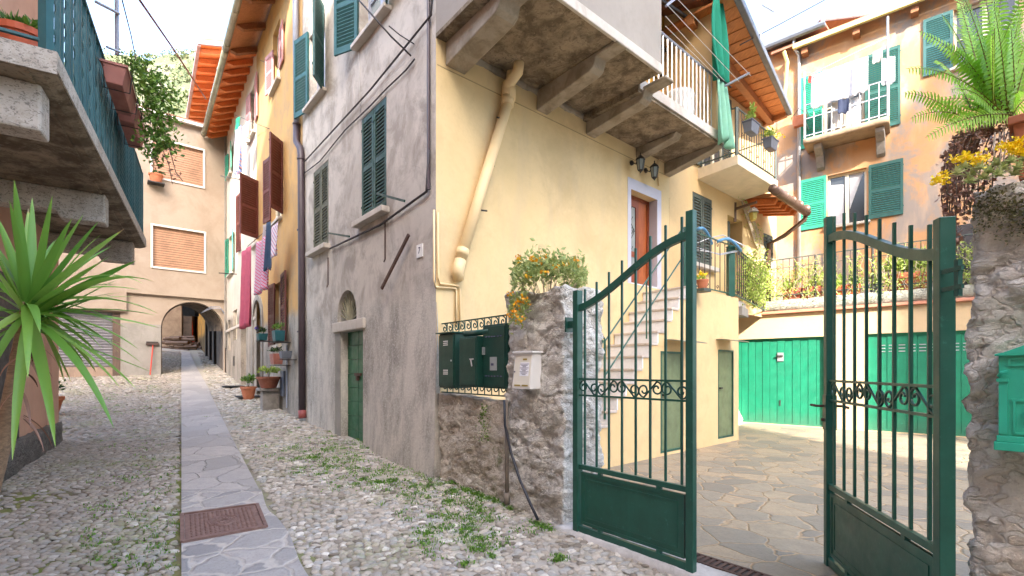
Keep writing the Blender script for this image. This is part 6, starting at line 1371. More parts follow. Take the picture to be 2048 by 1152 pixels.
# aerial
t = T('tv_aerial', 'thin white roof aerial with a short comb of rods against the sky', 'aerial', at(1521, 95, 16)); b = MB(); b.tube([at(1522, 110, 16), at(1520, 30, 16), at(1519, -60, 16)], .05, 6); b.build('mast', m_galv, t); b = MB(); b.tube([at(1521, 8, 16), at(1548, 24, 16)], .02, 5)
for k in range(6): x = 1524 + k * 4.4; y = 10 + k * 2.7; b.tube([at(x - 3, y + 5, 16), at(x + 3, y - 5, 16)], .012, 4)
b.build('boom', m_plgrey, t)
cable('overhead_wire', [at(1480, 90, 9.0), at(1560, 48, 9.5), at(1660, -6, 10)], .012, m_cable, 'dark overhead wire crossing the sky beside the boarded eaves')
cable('overhead_wire', [at(276, -5, 6.5), at(345, 95, 9), at(412, 198, 12)], .018, paint('red_cable', (.33, .1, .08), .6, .2), 'reddish overhead cable slanting down across the hill view')
cable('overhead_wire', [at(243, -5, 6.5), at(262, 70, 8), at(274, 130, 9)], .009, m_cable, 'thin grey overhead wire in front of the hill')
# washing on the peach balcony
wf = PEA; g_ = 'washing hanging on the peach balcony'
def wash(name, x0, x1, y0, y1, m, lab, cat, d=.85, n=3, wav=.03, y0r=None):
    a, za_ = wf.px(x0, y0, d); b_, zb_ = wf.px(x1, y0r if y0r else y0, d); zbm = wf.px((x0 + x1) / 2, y1, d)[1]
    drape(name, wf, ((a, d, za_), (b_, d, zb_)), (za_ + zb_) / 2 - zbm, m, lab, cat, g_, wav, n)
wash('white_sheet', 1622, 1736, 152, 200, m_cwhite, 'long white sheet slung across the balcony line', 'sheet', n=5, y0r=112)
wash('white_shirt', 1705, 1736, 130, 186, m_cwhite, 'crumpled white shirt between the sheet and the teal shutter', 'shirt', n=2, d=.9, y0r=118)
wash('white_shirt', 1763, 1790, 118, 168, m_cwhite, 'white shirt at the far right of the balcony, past the tall pole', 'shirt', d=.75, n=2, y0r=112)
wash('grey_cloth', 1745, 1765, 106, 124, m_ccream, 'small beige cloth pegged highest above the teal shutter', 'cloth', d=.8, n=1, y0r=95)
wash('beige_towel', 1662, 1690, 205, 258, m_ccream, 'beige towel hanging low behind the balcony railing', 'towel', d=.7, n=2, y0r=198)
wash('white_towel', 1692, 1722, 205, 258, m_cwhite, 'white towel hanging low on the right of the beige one', 'towel', d=.72, n=2, y0r=190)
wash('navy_cloth', 1676, 1698, 200, 226, m_ctowel, 'small navy garment in front of the beige towel', 'garment', d=.86, n=1, y0r=196)
wash('red_cloth', 1617, 1628, 152, 166, cloth('red_cloth', (.75, .03, .02)), 'little red cloth at the left end of the balcony line', 'cloth', d=.87, n=1)
cable('clothes_line', [wf.P(bu0 + .03, db_, zbal + 1.75), wf.P(bu1_ - .03, db_, zbal + 2.05)], .006, m_wire, 'clothes line along the peach balcony', cat='clothes line')
x = wf.px(1598, 243, .3); c = wf.P(x[0], .3, x[1] - .15); t = T('pipe_planter', 'terracotta pot in a wire hoop hanging on the white drainpipe by the peach balcony', 'planter', c); b = MB(); b.hexa([c + wf.u * a + wf.n * e_ for a, e_ in ((-.13, -.08), (.13, -.08), (.13, .08), (-.13, .08))][::-1], [c + Vector((0, 0, .3)) + wf.u * a + wf.n * e_ for a, e_ in ((-.2, -.11), (.2, -.11), (.2, .11), (-.2, .11))][::-1]); b.build('box', m_terra, t, bevel=.01); MB().tube([c + Vector((0, 0, .3)) - wf.u * .2, c + Vector((0, 0, .55)), c + Vector((0, 0, .3)) + wf.u * .2], .01, 5).build('hoop', m_iron, t)
# terrace pots and greenery
tg_ = 'terracotta troughs on the garage terrace'
def trough(xa, xb, y, h, lab, m, sd, ml=m_leafy, hh=.3, n=220, d=-.18, fl=None):
    ua, ub = GAR.px(xa, y, d)[0], GAR.px(xb, y, d)[0]; z = 3.385; t = T('terrace_trough', lab, 'planter', GAR.P((ua + ub) / 2, d, z), tg_)
    b = MB(); b.hexa([GAR.P(ua + .03, d - .1, z), GAR.P(ub - .03, d - .1, z), GAR.P(ub - .03, d + .1, z), GAR.P(ua + .03, d + .1, z)][::-1], [GAR.P(ua, d - .13, z + h), GAR.P(ub, d - .13, z + h), GAR.P(ub, d + .13, z + h), GAR.P(ua, d + .13, z + h)][::-1]); b.box(GAR, ua - .01, ub + .01, d - .14, d + .14, z + h, z + h + .035); b.build('box', m, t, bevel=.008)
    leaves('foliage', GAR.P((ua + ub) / 2, d, z + h), ml, t, n, .075, .5, ((ub - ua) / 2 * .8 + .1, .25, hh), 'dome', seed=sd); twigs(t, GAR.P((ua + ub) / 2, d, z + h), 10, hh, seed=sd)
    if fl: leaves('flowers', GAR.P((ua + ub) / 2, d, z + h + .1), fl, t, 40, .05, .9, ((ub - ua) / 2, .2, .2), 'dome', seed=sd + 3)
redt = paint('trough_red', (.50, .11, .065), .65, .25, (.55, .3, .22), bs=14)
trough(1566, 1604, 590, .24, 'leftmost red trough under sparse lime twigs on the terrace', redt, 71, hh=.5); trough(1607, 1644, 588, .24, 'red trough just left of the right gate leaf', redt, 72, hh=.45)
trough(1668, 1694, 584, .2, 'small orange trough seen between the bars of the right gate', m_plred, 73, m_leafy, .4); trough(1697, 1722, 582, .2, 'bright orange trough in the middle of the terrace, seen through the gate bars', m_plred, 74, m_leaf, .35)
trough(1738, 1765, 578, .16, 'grey trough with bluish leaves left of the big terracotta pot', m_plgrey, 75, m_succ, .35)
c = GAR.P(GAR.px(1818, 560, -.35)[0], -.42, 3.14); t = T('terrace_tub', 'big round terracotta tub with lush lime green shrub on the terrace', 'potted plant', c); pot(c, .42, .62, m_terra, .7, par=t); leaves('foliage', c + Vector((0, 0, .75)), m_leafy, t, 900, .09, .5, (.55, .45, .6), 'dome', seed=77); twigs(t, c + Vector((0, 0, .5)), 14, .7)
c = GAR.P(GAR.px(1912, 560, -.2)[0], -.2, 3.385); t = T('terrace_pot', 'small terracotta pot on the terrace right beside the stone gate wall', 'potted plant', c); pot(c, .14, .24, m_terra, .7, par=t); leaves('foliage', c + Vector((0, 0, .25)), m_leafd, t, 120, .08, .4, (.2, .2, .25), 'dome', seed=79)
MB().box(GAR, GAR.px(1890, 500, -.5)[0], 7.4, -.7, -.5, 3.4, 4.75).build('dark_lattice', paint('dark_lattice', (.06, .05, .05), .8, .3), label='dark wooden screen at the right end of the terrace', cat='screen')
vt = T('terrace_climber', 'lime green climber smothering the corner of landing and terrace railings', 'climbing plant', c3 + Vector((0, 0, 3.4)))
rr = random.Random(5); paths = []
for k in range(26):
    s = rr.random(); p = c2.lerp(c3, .15 + .95 * s); z = 3.1 + rr.random() * .2; P = [p + Vector((0, 0, z))]
    for j in range(5): P.append(P[-1] + Vector((rr.uniform(-.12, .12), rr.uniform(-.12, .12), rr.uniform(.1, .27))))
    paths.append(P)
vine(vt, paths, 81, m_leafy, 110, .06, .07, .005)
vt = T('railing_creeper', 'sparse twiggy creeper threaded along the terrace railing', 'climbing plant', GAR.P(2, -.05, 3.4)); paths = []
for k in range(90):
    u = ua + rr.random() * (5.4); z = 3.4; P = [GAR.P(u, .0, z)]
    for j in range(5): P.append(P[-1] + GAR.u * rr.uniform(-.16, .16) + GAR.n * rr.uniform(-.06, .06) + Vector((0, 0, rr.uniform(.08, .26))))
    paths.append(P)
vine(vt, paths, 83, m_leafy, 55, .05, .06, .0045, mt=m_twigp)
vt = T('eave_climber', 'bleached straggly climber hanging on the yellow wall beneath the brown gutter', 'climbing plant', YEL.P(8.2, .2, 4)); paths = []
for k in range(10):
    x = rr.uniform(1483, 1496); P = [YEL.P(*(lambda q: (q[0], .12, q[1]))(YEL.px(x + (j * 9), 402 + j * 26 + rr.uniform(-6, 6), .12))) for j in range(5)]; paths.append(P)
vine(vt, paths, 85, m_leafy, 12, .05, .05, .012, mt=m_twigp)
# ================================================================ low wall, gate pillar, right hand gate wall
uP0 = GREY.px(1018, 900)[0]; uP1 = GREY.px(1131, 1000)[0]; uW = GREY.px(1938, 700)[0]
rock(GREY, .1, uP0 + .05, -.32, 0.0, -.05, lambda u: 1.29 - .03 * u, m_rock2, None, 'low_wall', .035, .022, 3.2, .015, label='low rubble wall under the green meter cabinets', cat='wall', kind='structure') if False else None
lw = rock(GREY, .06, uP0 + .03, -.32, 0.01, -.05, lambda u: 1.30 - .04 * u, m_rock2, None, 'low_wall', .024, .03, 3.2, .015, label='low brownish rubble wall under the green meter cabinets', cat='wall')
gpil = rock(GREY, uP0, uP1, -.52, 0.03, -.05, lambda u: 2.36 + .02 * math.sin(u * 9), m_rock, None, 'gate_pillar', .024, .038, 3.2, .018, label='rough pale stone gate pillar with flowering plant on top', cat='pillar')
rwl = rock(GREY, uW, uW + 2.2, -.5, 0.0, -.05, lambda u: 2.46 + .03 * (u - uW), m_rock3, None, 'gate_wall', .022, .034, 3.6, .018, label='tall bright rubble wall at the right edge carrying the green letterbox', cat='wall')
b = NB('moss_clump'); mmoss = b.fin(b.mix(b.ramp(b.noise(25, 4, .7), .4, .6), (.07, .085, .02), (.2, .19, .06)), .95, b.bump(b.noise(90, 4, .8), 1, .02))
def mossy(u, v): uu = uW + .0 + .7 * u; z = 2.28 + .16 * v + .05 * noise.noise(Vector((uu * 6, 0, 1))); return GREY.P(uu, .03 + .035 * math.sin(v * 3.14) + .02 * noise.noise(Vector((uu * 14, v * 4, 0))), z)
r = np.random.default_rng(1); leaves('moss', None, leafm('moss_tufts', [(0, (.05, .05, .015)), (.5, (.13, .12, .035)), (1, (.30, .26, .1))], tr=0), rwl, ls=.014, asp=.6, pts=[tuple(GREY.P(uW + .02 + .6 * a + .02 * b_, .035 + .012 * b_, 2.33 + .055 * c_ + .04 * math.sin(a * 17) + .03 * noise.noise(Vector((a * 9, 0, 0))))) for a, b_, c_ in zip(r.random(2600), r.normal(size=2600), r.normal(size=2600))], seed=5)
# kerb, drain grating
kt = rock(GREY, uP1 - .04, uW + .1, -.1, .11, -.02, .205, m_curb, None, 'threshold_kerb', .06, .008, 5, label='pale granite kerb under the gate', cat='kerb')
b = MB(); gu = uP1 + .2; ge = uW - .1; b.box(GREY, gu, ge, -.29, -.27, ZC, ZC + .012); b.box(GREY, gu, ge, -.15, -.13, ZC, ZC + .012)
for u in np.arange(gu, ge, .045): b.box(GREY, u, u + .024, -.27, -.15, ZC, ZC + .010)
dg_ = b.build('drain_grating', m_rust, label='rusty slotted drain grating just inside the gate', cat='grating'); MB().box(GREY, gu, ge, -.27, -.15, ZC - .0, ZC + .002).build('channel', m_dark, dg_)
# ================================================================ the gate
def scrolls(fr, ua, ub, z0, z1, n, par, d=0, r=.0075):
    b = MB(); w_ = (ub - ua) / n; zc = (z0 + z1) / 2; rr = (z1 - z0) / 2 * .84
    for i in range(n):
        uc = ua + (i + .5) * w_; s = 1 if i % 2 else -1; cl = (uc - w_ * .28, zc - s * (z1 - z0) * .06); cr = (uc + w_ * .28, zc + s * (z1 - z0) * .06)
        pts = []
        for k in range(17): a = k / 16 * 2 * math.pi * 1.25; q = rr * (.25 + .75 * k / 16); pts.append((cl[0] + q * math.cos(math.pi * .5 * -s - 2 * math.pi * 1.25 * s * 1 + s * a), cl[1] + q * math.sin(math.pi * .5 * -s - 2 * math.pi * 1.25 * s + s * a)))
        p2 = []
        for k in range(17): a = k / 16 * 2 * math.pi * 1.25; q = rr * (.25 + .75 * k / 16); p2.append((cr[0] + q * math.cos(math.pi * .5 * s - 2 * math.pi * 1.25 * s + s * a), cr[1] + q * math.sin(math.pi * .5 * s - 2 * math.pi * 1.25 * s + s * a)))
        P = [fr.P(a, d, z) for a, z in pts + p2[::-1]]; b.tube(P, r, 5)
    return b.build('scrollwork', m_gated, par, smooth=True)
def gate_leaf(fr, L, hinge_left, label, hin, nb=8):
    """fr has its origin at the left edge as seen; t runs from hinge 0 to free edge 1"""
    t = T('gate_leaf', label, 'gate', fr.P(0 if hinge_left else L, 0, .2), 'two leaves of the green iron gate')
    U = (lambda q: q * L) if hinge_left else (lambda q: L - q * L); s = .06
    sm = lambda q: 2.13 + .41 * (q * q * (3 - 2 * q)) + .02 * math.sin(q * 3.14)
    def stile(q, z0, z1, w_, dd): u = U(q); a, c = (u, u + w_) if (q == 0) == hinge_left else (u - w_, u); return MB().box(fr, a, c, -dd / 2, dd / 2, z0, z1)
    stile(0, .16, 2.29, .055, .07 if hinge_left else .062).build('hinge_post', m_gate, t, bevel=.004); stile(1, .17, 2.705, .055, .055).build('free_stile', m_gate, t, bevel=.004)
    a, c = (.055, L - .055); b = MB(); n = 24; qs = [(a + (c - a) * i / n) for i in range(n + 1)]
    q_ = lambda u: (u / L if hinge_left else 1 - u / L)
    for i in range(n): z0, z1 = sm(q_(qs[i])), sm(q_(qs[i + 1])); b.hexa([fr.P(qs[i], -.018, z0 - .028), fr.P(qs[i + 1], -.018, z1 - .028), fr.P(qs[i + 1], .018, z1 - .028), fr.P(qs[i], .018, z0 - .028)], [fr.P(qs[i], -.018, z0 + .028), fr.P(qs[i + 1], -.018, z1 + .028), fr.P(qs[i + 1], .018, z1 + .028), fr.P(qs[i], .018, z0 + .028)])
    b.build('top_rail', m_gate, t)
    for i in range(nb):
        q = .10 + .86 * i / (nb - .6); u = U(q); u = min(max(u, .09), L - .09); MB().box(fr, u - .008, u + .008, -.008 - .0, .008, .79, sm(q_(u)) + .145).build('bar', m_gate, t, bevel=.002)
    MB().box(fr, a, c, -.016, .016, .745, .785).build('middle_rail', m_gate, t, bevel=.003)
    MB().box(fr, a, c, -.02, .02, .20, .255).build('bottom_rail', m_gate, t, bevel=.003)
    MB().box(fr, a, c, -.011, .011, 1.375, 1.39).box(fr, a, c, -.011, .011, 1.515, 1.53).build('frieze_bars', m_gate, t)
    scrolls(fr, a, c, 1.39, 1.515, 5, t)
    b = MB(); b.box(fr, a + .02, c - .02, -.006, .006, .275, .725); p = b.build('panel', m_gate, t)
    b = MB(); 
    for (x0, x1, y0, y1) in ((a + .02, c - .02, .275, .30), (a + .02, c - .02, .70, .725), (a + .02, a + .045, .30, .70), (c - .045, c - .02, .30, .70)): b.box(fr, x0, x1, -.012, .012, y0, y1)
    for (x0, x1, y0, y1) in ((a + .075, c - .075, .33, .342), (a + .075, c - .075, .658, .67), (a + .075, a + .087, .342, .658), (c - .087, c - .075, .342, .658)): b.box(fr, x0, x1, -.010, .010, y0, y1)
    b.build('panel_frame', m_gate, p)
    for q in (.25, .75):
        for z0, z1 in ((.255, .275), (.725, .745)): MB().box(fr, U(q) - .018, U(q) + .018, -.014, .014, z0 - .004, z1 + .004).build('spacer', m_gate, t)
    # hinge
    z = 2.0; hu = U(0); b = MB()
    if hinge_left: b.box(fr, hu - .08, hu - .002, -.02, .02, z - .03, z + .03); b.box(fr, hu - .085, hu - .07, -.045, .045, z - .065, z + .065)
    else:
        for zz_ in (z + .04, z - .04): b.bar(fr.P(hu, .02, zz_), fr.P(hu + .10, .0, zz_), .013, .018)
        b.bar(fr.P(hu + .07, .0, z - .08), fr.P(hu + .07, .0, z + .08), .02)
    b.build('hinge', m_gated, t)
    return t, U
gl0 = Vector((.555, 4.16)); gl1 = Vector((1.262, 3.28)); GL = Fr(gl0, gl1 - gl0)
tg, U = gate_leaf(GL, (gl1 - gl0).length, True, 'left leaf of the green iron gate, shut, hinged on the stone pillar', None)
MB().bar(GL.P(-.03, .0, .2), GL.P(-.03, .0, .12), .06).build('foot_pin', m_gated, tg)
gr0 = Vector((2.30, 3.46)); gr1 = Vector((1.955, 2.13)); GRf = Fr(gr0, gr1 - gr0)
tg, U = gate_leaf(GRf, (gr1 - gr0).length, False, 'right leaf of the green iron gate, swung open beside the letterbox wall', None)
MB().box(GRf, .005, .065, -.035, .035, 1.17, 1.42).build('lock_case', m_gated, tg)
b = MB(); b.tube([GRf.P(.03, .035, 1.34), GRf.P(.03, .08, 1.34), GRf.P(-.07, .085, 1.34)], .010, 6); b.tube([GRf.P(.03, -.035, 1.34), GRf.P(.03, -.08, 1.34), GRf.P(.12, -.085, 1.335)], .010, 6); b.lathe(GRf.P(.03, .037, 1.24), [(.016, -.01), (.016, .01)], 10); b.build('handle', m_rust, tg, smooth=True)
# ================================================================ meter cabinets, scroll fence, letterboxes
fe = T('scroll_fence', 'low wrought iron scroll railing behind the meter cabinets', 'railing', GREY.P(.7, -.1, 1.3)); uf0 = GREY.px(884, 700, -.08)[0]; uf1 = uP0
zt_ = GREY.px(950, 640, -.08)[1]; zb_ = 1.315
for z in (zt_, zt_ - .13, zb_): MB().box(GREY, uf0, uf1, -.09, -.07, z, z + .014).build('rail', m_gated, fe)
b = MB(); n = 11; w_ = (uf1 - uf0) / n
for i in range(n):
    u = uf0 + (i + .5) * w_
    for z in (zt_ - .055, zb_ + .085): b.tube(spiral(GREY, u, z, w_ * .42, 1.3, math.pi * .5, -.08, -1, 16), .0075, 5); 
    b.bar(GREY.P(u + w_ * .45, -.08, zb_), GREY.P(u + w_ * .45, -.08, zt_), .012)
b.build('scrolls', m_gated, fe, smooth=True)
def cabinet(xa, xb, yt, yb, d, lab):
    f = GREY.off(d); u0, u1, z0, z1 = rp(GREY, xa, xb, yt, yb, d); t = T('meter_cabinet', lab, 'cabinet', GREY.P((u0 + u1) / 2, d, z0), 'green meter cabinets on the low wall')
    dd = .24; MB().box(f, u0, u1, -dd, -.012, z0, z1).build('case', m_box, t, bevel=.006); o = MB().box(f, u0 + .012, u1 - .012, -.011, .004, z0 + .02, z1 - .02).build('cabinet_door', m_box, t, bevel=.004); return f, t, o, u0, u1, z0, z1
f, t, o, u0, u1, z0, z1 = cabinet(877, 908, 667, 776, .12, 'left green meter cabinet with two small white slotted vents'); 
b = MB()
for zc in (z1 - .14, z0 + .16):
    for k in range(3): b.box(f, (u0 + u1) / 2 - .045, (u0 + u1) / 2 + .045, .005, .012, zc + k * .022, zc + k * .022 + .009)
b.build('vent', m_whitem, o); MB().box(f, u0 - .02, u1 + .02, -.26, .03, z1 + .001, z1 + .014).build('cap', m_gated, t)
MB().lathe(f.P(u1 - .05, .006, (z0 + z1) / 2), [(.01, -.01), (.01, .01)], 8).build('lock', m_galv, o)
f, t, o, u0, u1, z0, z1 = cabinet(918, 953, 673, 774, .14, 'middle green meter cabinet with scratched latch and a rolled green pipe on top'); b = MB(); b.box(f, (u0 + u1) / 2 + .06, (u0 + u1) / 2 + .12, .005, .02, (z0 + z1) / 2 + .02, (z0 + z1) / 2 + .034); b.tube([f.P((u0 + u1) / 2 + .08, .015, (z0 + z1) / 2 + .02), f.P((u0 + u1) / 2 + .1, .015, (z0 + z1) / 2 - .05)], .008, 5); b.build('latch', m_galv, o)
MB().tube([f.P(u0 - .02, -.1, z1 + .04), f.P(u1 + .1, -.1, z1 + .045)], .034, 10).build('rolled_pipe', m_gated, t, smooth=True)
f, t, o, u0, u1, z0, z1 = cabinet(965, 1011, 648, 777, .06, 'tall right green meter cabinet with a little grey reading window'); uc = (u0 + u1) / 2
MB().box(f, uc - .05, uc + .06, .004, .012, z0 + .19, z0 + .33).build('reading_window', paint('meter_glass', (.34, .36, .35), .2, .1), o); MB().box(f, uc - .03, uc + .015, .0125, .014, z0 + .24, z0 + .265).build('meter_digits', m_ink, o); b = MB()
for zc in (z1 - .13, z0 + .13):
    for k in range(6): b.lathe(f.P(u0 + .07 + k * .05, .006, zc), [(.011, -.006), (.011, .006)], 8)
b.build('vent_holes', m_ink, o); MB().box(f, u0 + .03, u0 + .05, .004, .03, (z0 + z1) / 2 + .02, (z0 + z1) / 2 + .1).build('latch', m_galv, o)
# ivory letterbox
u0, u1, z0, z1 = rp(GREY, 1024, 1060, 706, 778, .17); f = GREY.off(.17); t = T('ivory_letterbox', 'ivory letterbox with typed notice hung on the gate pillar', 'letterbox', GREY.P((u0 + u1) / 2, .17, z0))
b = MB(); b.hexa([f.P(u0, -.15, z0), f.P(u1, -.15, z0), f.P(u1, 0, z0), f.P(u0, 0, z0)][::-1], [f.P(u0, -.15, z1 + .02), f.P(u1, -.15, z1 + .02), f.P(u1, -.04, z1), f.P(u0, -.04, z1)][::-1]); b.build('case', m_whitem, t, bevel=.006)
def slp(z): return -.04 * (z - z0) / (z1 - z0)
def plate(name, a, c, za, zb, e, m, par):
    b = MB(); b.hexa([f.P(a, slp(za) + e - .004, za), f.P(c, slp(za) + e - .004, za), f.P(c, slp(za) + e, za), f.P(a, slp(za) + e, za)], [f.P(a, slp(zb) + e - .004, zb), f.P(c, slp(zb) + e - .004, zb), f.P(c, slp(zb) + e, zb), f.P(a, slp(zb) + e, zb)]); return b.build(name, m, par)
Lw = u1 - u0; Lh = z1 - z0; do = plate('letterbox_door', u0 + .015, u1 - .015, z0 + .02, z1 - .025, .004, m_ivory, t); MB().box(f, u0 - .015, u1 + .015, -.16, -.015, z1 - .002, z1 + .018).build('lid', m_whitem, t, bevel=.004)
nt_ = plate('notice', u0 + Lw * .38, u0 + Lw * .86, z0 + Lh * .36, z0 + Lh * .74, .0065, m_paper, do)
b = MB()
for k in range(9): za = z0 + Lh * (.40 + .036 * k); w2 = Lw * (.10 + .07 * ((k * 7) % 3)); uc = u0 + Lw * .62; b.box(f, uc - w2, uc + w2, slp(za) + .0068, slp(za) + .0075, za, za + .004)
b.build('lettering', m_ink, nt_)
plate('name_plate', u0 + Lw * .5, u0 + Lw * .72, z0 + Lh * .80, z0 + Lh * .85, .0065, m_brass, do); plate('slot', u0 + Lw * .14, u0 + Lw * .46, z0 + Lh * .08, z0 + Lh * .12, .0065, m_brass, do); plate('slot', u0 + Lw * .56, u0 + Lw * .88, z0 + Lh * .08, z0 + Lh * .12, .0065, m_brass, do)
plate('lock', u0 + Lw * .06, u0 + Lw * .12, z0 + Lh * .46, z0 + Lh * .5, .0075, m_ink, do)
# hose and pipe at the joint of wall and pillar
pw = lambda x, y, d: (lambda q: GREY.P(q[0], d, q[1]))(GREY.px(x, y, d))
MB().tube([pw(1009, 800, .09), pw(1010, 850, .1), pw(1022, 905, .11), pw(1040, 960, .13), pw(1062, 1010, .16), pw(1076, 1040, .17)], .014, 8).build('black_hose', m_black, smooth=True, label='black hose bending down the joint of low wall and gate pillar', cat='hose')
MB().tube([pw(1013, 800, .07), pw(1014, 990, .09)], .02, 8).tube([pw(1014, 985, .09), pw(1014, 1008, .09)], .03, 8).build('conduit_pipe', paint('conduit_stone', (.24, .2, .16), .8, .3), smooth=True, label='stone coloured upright conduit beside the black hose', cat='pipe')
# green letterbox on the right wall
lb = T('green_letterbox', 'bright green ornamental cast letterbox with arched top on the right wall', 'letterbox', GREY.P(uW + .3, .06, 1.2)); fb_ = GREY.off(.115)
ul = GREY.px(1997, 800, .115)[0]; z0 = fb_.px(1997, 875)[1]; z1 = fb_.px(1997, 712)[1]; wl = .30
pr_ = [(ul, z0), (ul + wl, z0), (ul + wl, z1), (ul + wl * .8, z1 + .03), (ul + wl * .5, z1 + .055), (ul + wl * .2, z1 + .03), (ul, z1)]
MB().prism(fb_, pr_, -.09, 0).build('case', m_mail, lb, bevel=.004)
b = MB(); top = [(ul - .012, z1)] + [(ul - .012 + (wl + .024) * s, z1 + .008 + .055 * math.sin(s * math.pi) ** 1.5) for s in np.linspace(0, 1, 13)] + [(ul + wl + .012, z1)]
b.prism(fb_, top, -.1, .018); b.build('arched_top', m_mail, lb, bevel=.003)
MB().box(fb_, ul - .014, ul + wl + .014, -.1, .02, z0 - .055, z0 - .018).box(fb_, ul - .006, ul + wl + .006, -.1, .012, z0 - .018, z0 + .01).build('base_moulding', m_mail, lb, bevel=.003)
b = MB()
for (x0, x1, y0, y1) in ((ul + .03, ul + wl - .03, z1 - .045, z1 - .038), (ul + .03, ul + wl - .03, z1 - .016, z1 - .009), (ul + .03, ul + .037, z1 - .038, z1 - .016), (ul + .04, ul + wl - .04, z0 + .165, z0 + .175), (ul + .045, ul + .052, z0 + .02, z0 + .165), (ul + .045, ul + wl - .045, z0 + .02, z0 + .028)): b.box(fb_, x0, x1, .0, .007, y0, y1)
b.box(fb_, ul + .001, ul + .028, .0, .01, z0 + .02, z1 - .11); b.box(fb_, ul - .006, ul + .032, .0, .016, z1 - .115, z1 - .1); b.tube([fb_.P(ul + .002, .01, z1 - .09), fb_.P(ul + .01, .02, z1 - .075), fb_.P(ul + .03, .018, z1 - .07)], .008, 6)
b.tube([fb_.P(ul + .085, .01, z0 + .125), fb_.P(ul + .082, .014, z0 + .095), fb_.P(ul + .1, .014, z0 + .092), fb_.P(ul + .12, .014, z0 + .115), fb_.P(ul + .16, .014, z0 + .105)], .008, 6); b.tube(spiral(fb_, ul + .15, z1 - .13, .03, 1, 0, .01, 1, 14), .006, 5)
b.build('relief', m_mail, lb, smooth=False)
# ================================================================ plants on pillar and wall
pc = GREY.P((uP0 + uP1) / 2, -.2, 2.36); t = T('pillar_plant', 'succulent with small orange yellow flowers spreading over the top of the gate pillar', 'plant', pc)
def ptsarc(n, x0, x1, yf, Y0, Y1, seed, sg=6):
    r = np.random.default_rng(seed); o = []
    for _ in range(n): x = r.uniform(x0, x1); y = yf(x) + r.normal(0, sg); o.append(tuple(at(x, y, r.uniform(Y0, Y1))))
    return o
P_ = ptsarc(1500, 1024, 1172, lambda x: 556 - 22 * math.sin((x - 1024) / 148 * 3.1) , 4.35, 4.75, 1, 16) + ptsarc(260, 1018, 1056, lambda x: 618 - (x - 1018) * .3, 4.4, 4.6, 2, 17)
leaves('foliage', None, m_succ, t, ls=.05, asp=.55, pts=P_, seed=3, up=.5)
fl = [(1037, 519), (1066, 518), (1076, 524), (1150, 522), (1093, 513), (1089, 545), (1020, 589), (1041, 597), (1033, 607), (1052, 603), (1032, 624), (1018, 628), (1040, 640), (1112, 535), (1056, 552), (1130, 528)]
r = np.random.default_rng(9); 
for x, y in fl: leaves('flower_head', None, m_floo, t, ls=.025, asp=1.0, pts=[tuple(np.array(at(x, y, 4.38)) + r.normal(0, .018, 3)) for _ in range(14)], seed=int(x))
b = MB(); rr = random.Random(4)
for k in range(30): x = rr.uniform(1030, 1165); p0 = at(1095 + (x - 1095) * .6, 590, 4.55); b.tube([p0, at(x, rr.uniform(545, 575), 4.5)], .0035, 4)
b.build('stem', m_twigp, t)
t = T('wall_planter_box', 'terracotta planter box on top of the right wall, holding the fern', 'planter', GREY.P(uW + .45, -.25, 2.5)); q0, q1 = uW + .14, uW + .95
b = MB(); b.hexa([GREY.P(q0 + .02, -.40, 2.49), GREY.P(q1, -.40, 2.49), GREY.P(q1, -.10, 2.49), GREY.P(q0 + .02, -.10, 2.49)][::-1], [GREY.P(q0, -.43, 2.76), GREY.P(q1, -.43, 2.76), GREY.P(q1, -.07, 2.76), GREY.P(q0, -.07, 2.76)][::-1]); b.build('box', m_terra, t, bevel=.01)
MB().box(GREY, q0 - .015, q1, -.445, -.055, 2.745, 2.785).build('rim', m_terra, t, bevel=.006)
fb = Vector(at(1972, 250, 2.42)); ft = T('fern', 'bright green fern with arching fronds in the planter on the right wall', 'fern', GREY.P(uW + .3, -.25, 2.78))
V = []; Fq = []; rn = []; rr = random.Random(3); stem = MB()
def frond(base, tip, lift, wmax, seed):
    r = random.Random(seed); base = Vector(base); tip = Vector(tip); mid = (base + tip) / 2 + Vector((0, 0, lift)); L = (tip - base).length * 1.15; n = max(14, int(L / .022)); pts = []
    for i in range(n + 1): s = i / n; pts.append(base * (1 - s) ** 2 + mid * 2 * s * (1 - s) + tip * s * s)
    stem.tube(pts, [.0035 * (1 - .8 * i / n) for i in range(n + 1)], 4)
    ax = (tip - base).normalized(); view = Vector((0.1 + r.uniform(-.5, .5), -1, r.uniform(-.3, .5))).normalized(); c0 = r.random() * .5 + .2
    for i in range(2, n):
        s = i / n; t_ = (pts[min(i + 1, n)] - pts[i - 1]).normalized(); sd = t_.cross(view).normalized(); l = wmax * (math.sin(min(1, s * 1.25) * math.pi * .62 + .35) if s < .8 else 1) * (1 - s) ** .45 * (.9 + .2 * r.random())
        for sg in (-1, 1):
            d = (sd * sg * .93 + t_ * .42 + Vector((0, 0, -.12 + r.uniform(-.08, .08)))).normalized(); w_ = .0068 * (.5 + l / wmax); b0 = len(V); p = pts[i]; wv = t_
            V.extend([p - wv * w_ * .5, p + d * l * .35 - wv * w_, p + d * l * .75 - wv * w_ * .6 + Vector((0, 0, -.006)), p + d * l + Vector((0, 0, -.012)), p + d * l * .75 + wv * w_ * .5 + Vector((0, 0, -.006)), p + d * l * .35 + wv * w_ * .8, p + wv * w_ * .5])
            Fq.extend([(b0, b0 + 1, b0 + 5, b0 + 6), (b0 + 1, b0 + 2, b0 + 4, b0 + 5), (b0 + 2, b0 + 3, b0 + 3, b0 + 4)]); rn.extend([min(1, max(0, c0 + r.uniform(-.1, .25)))] * 7)
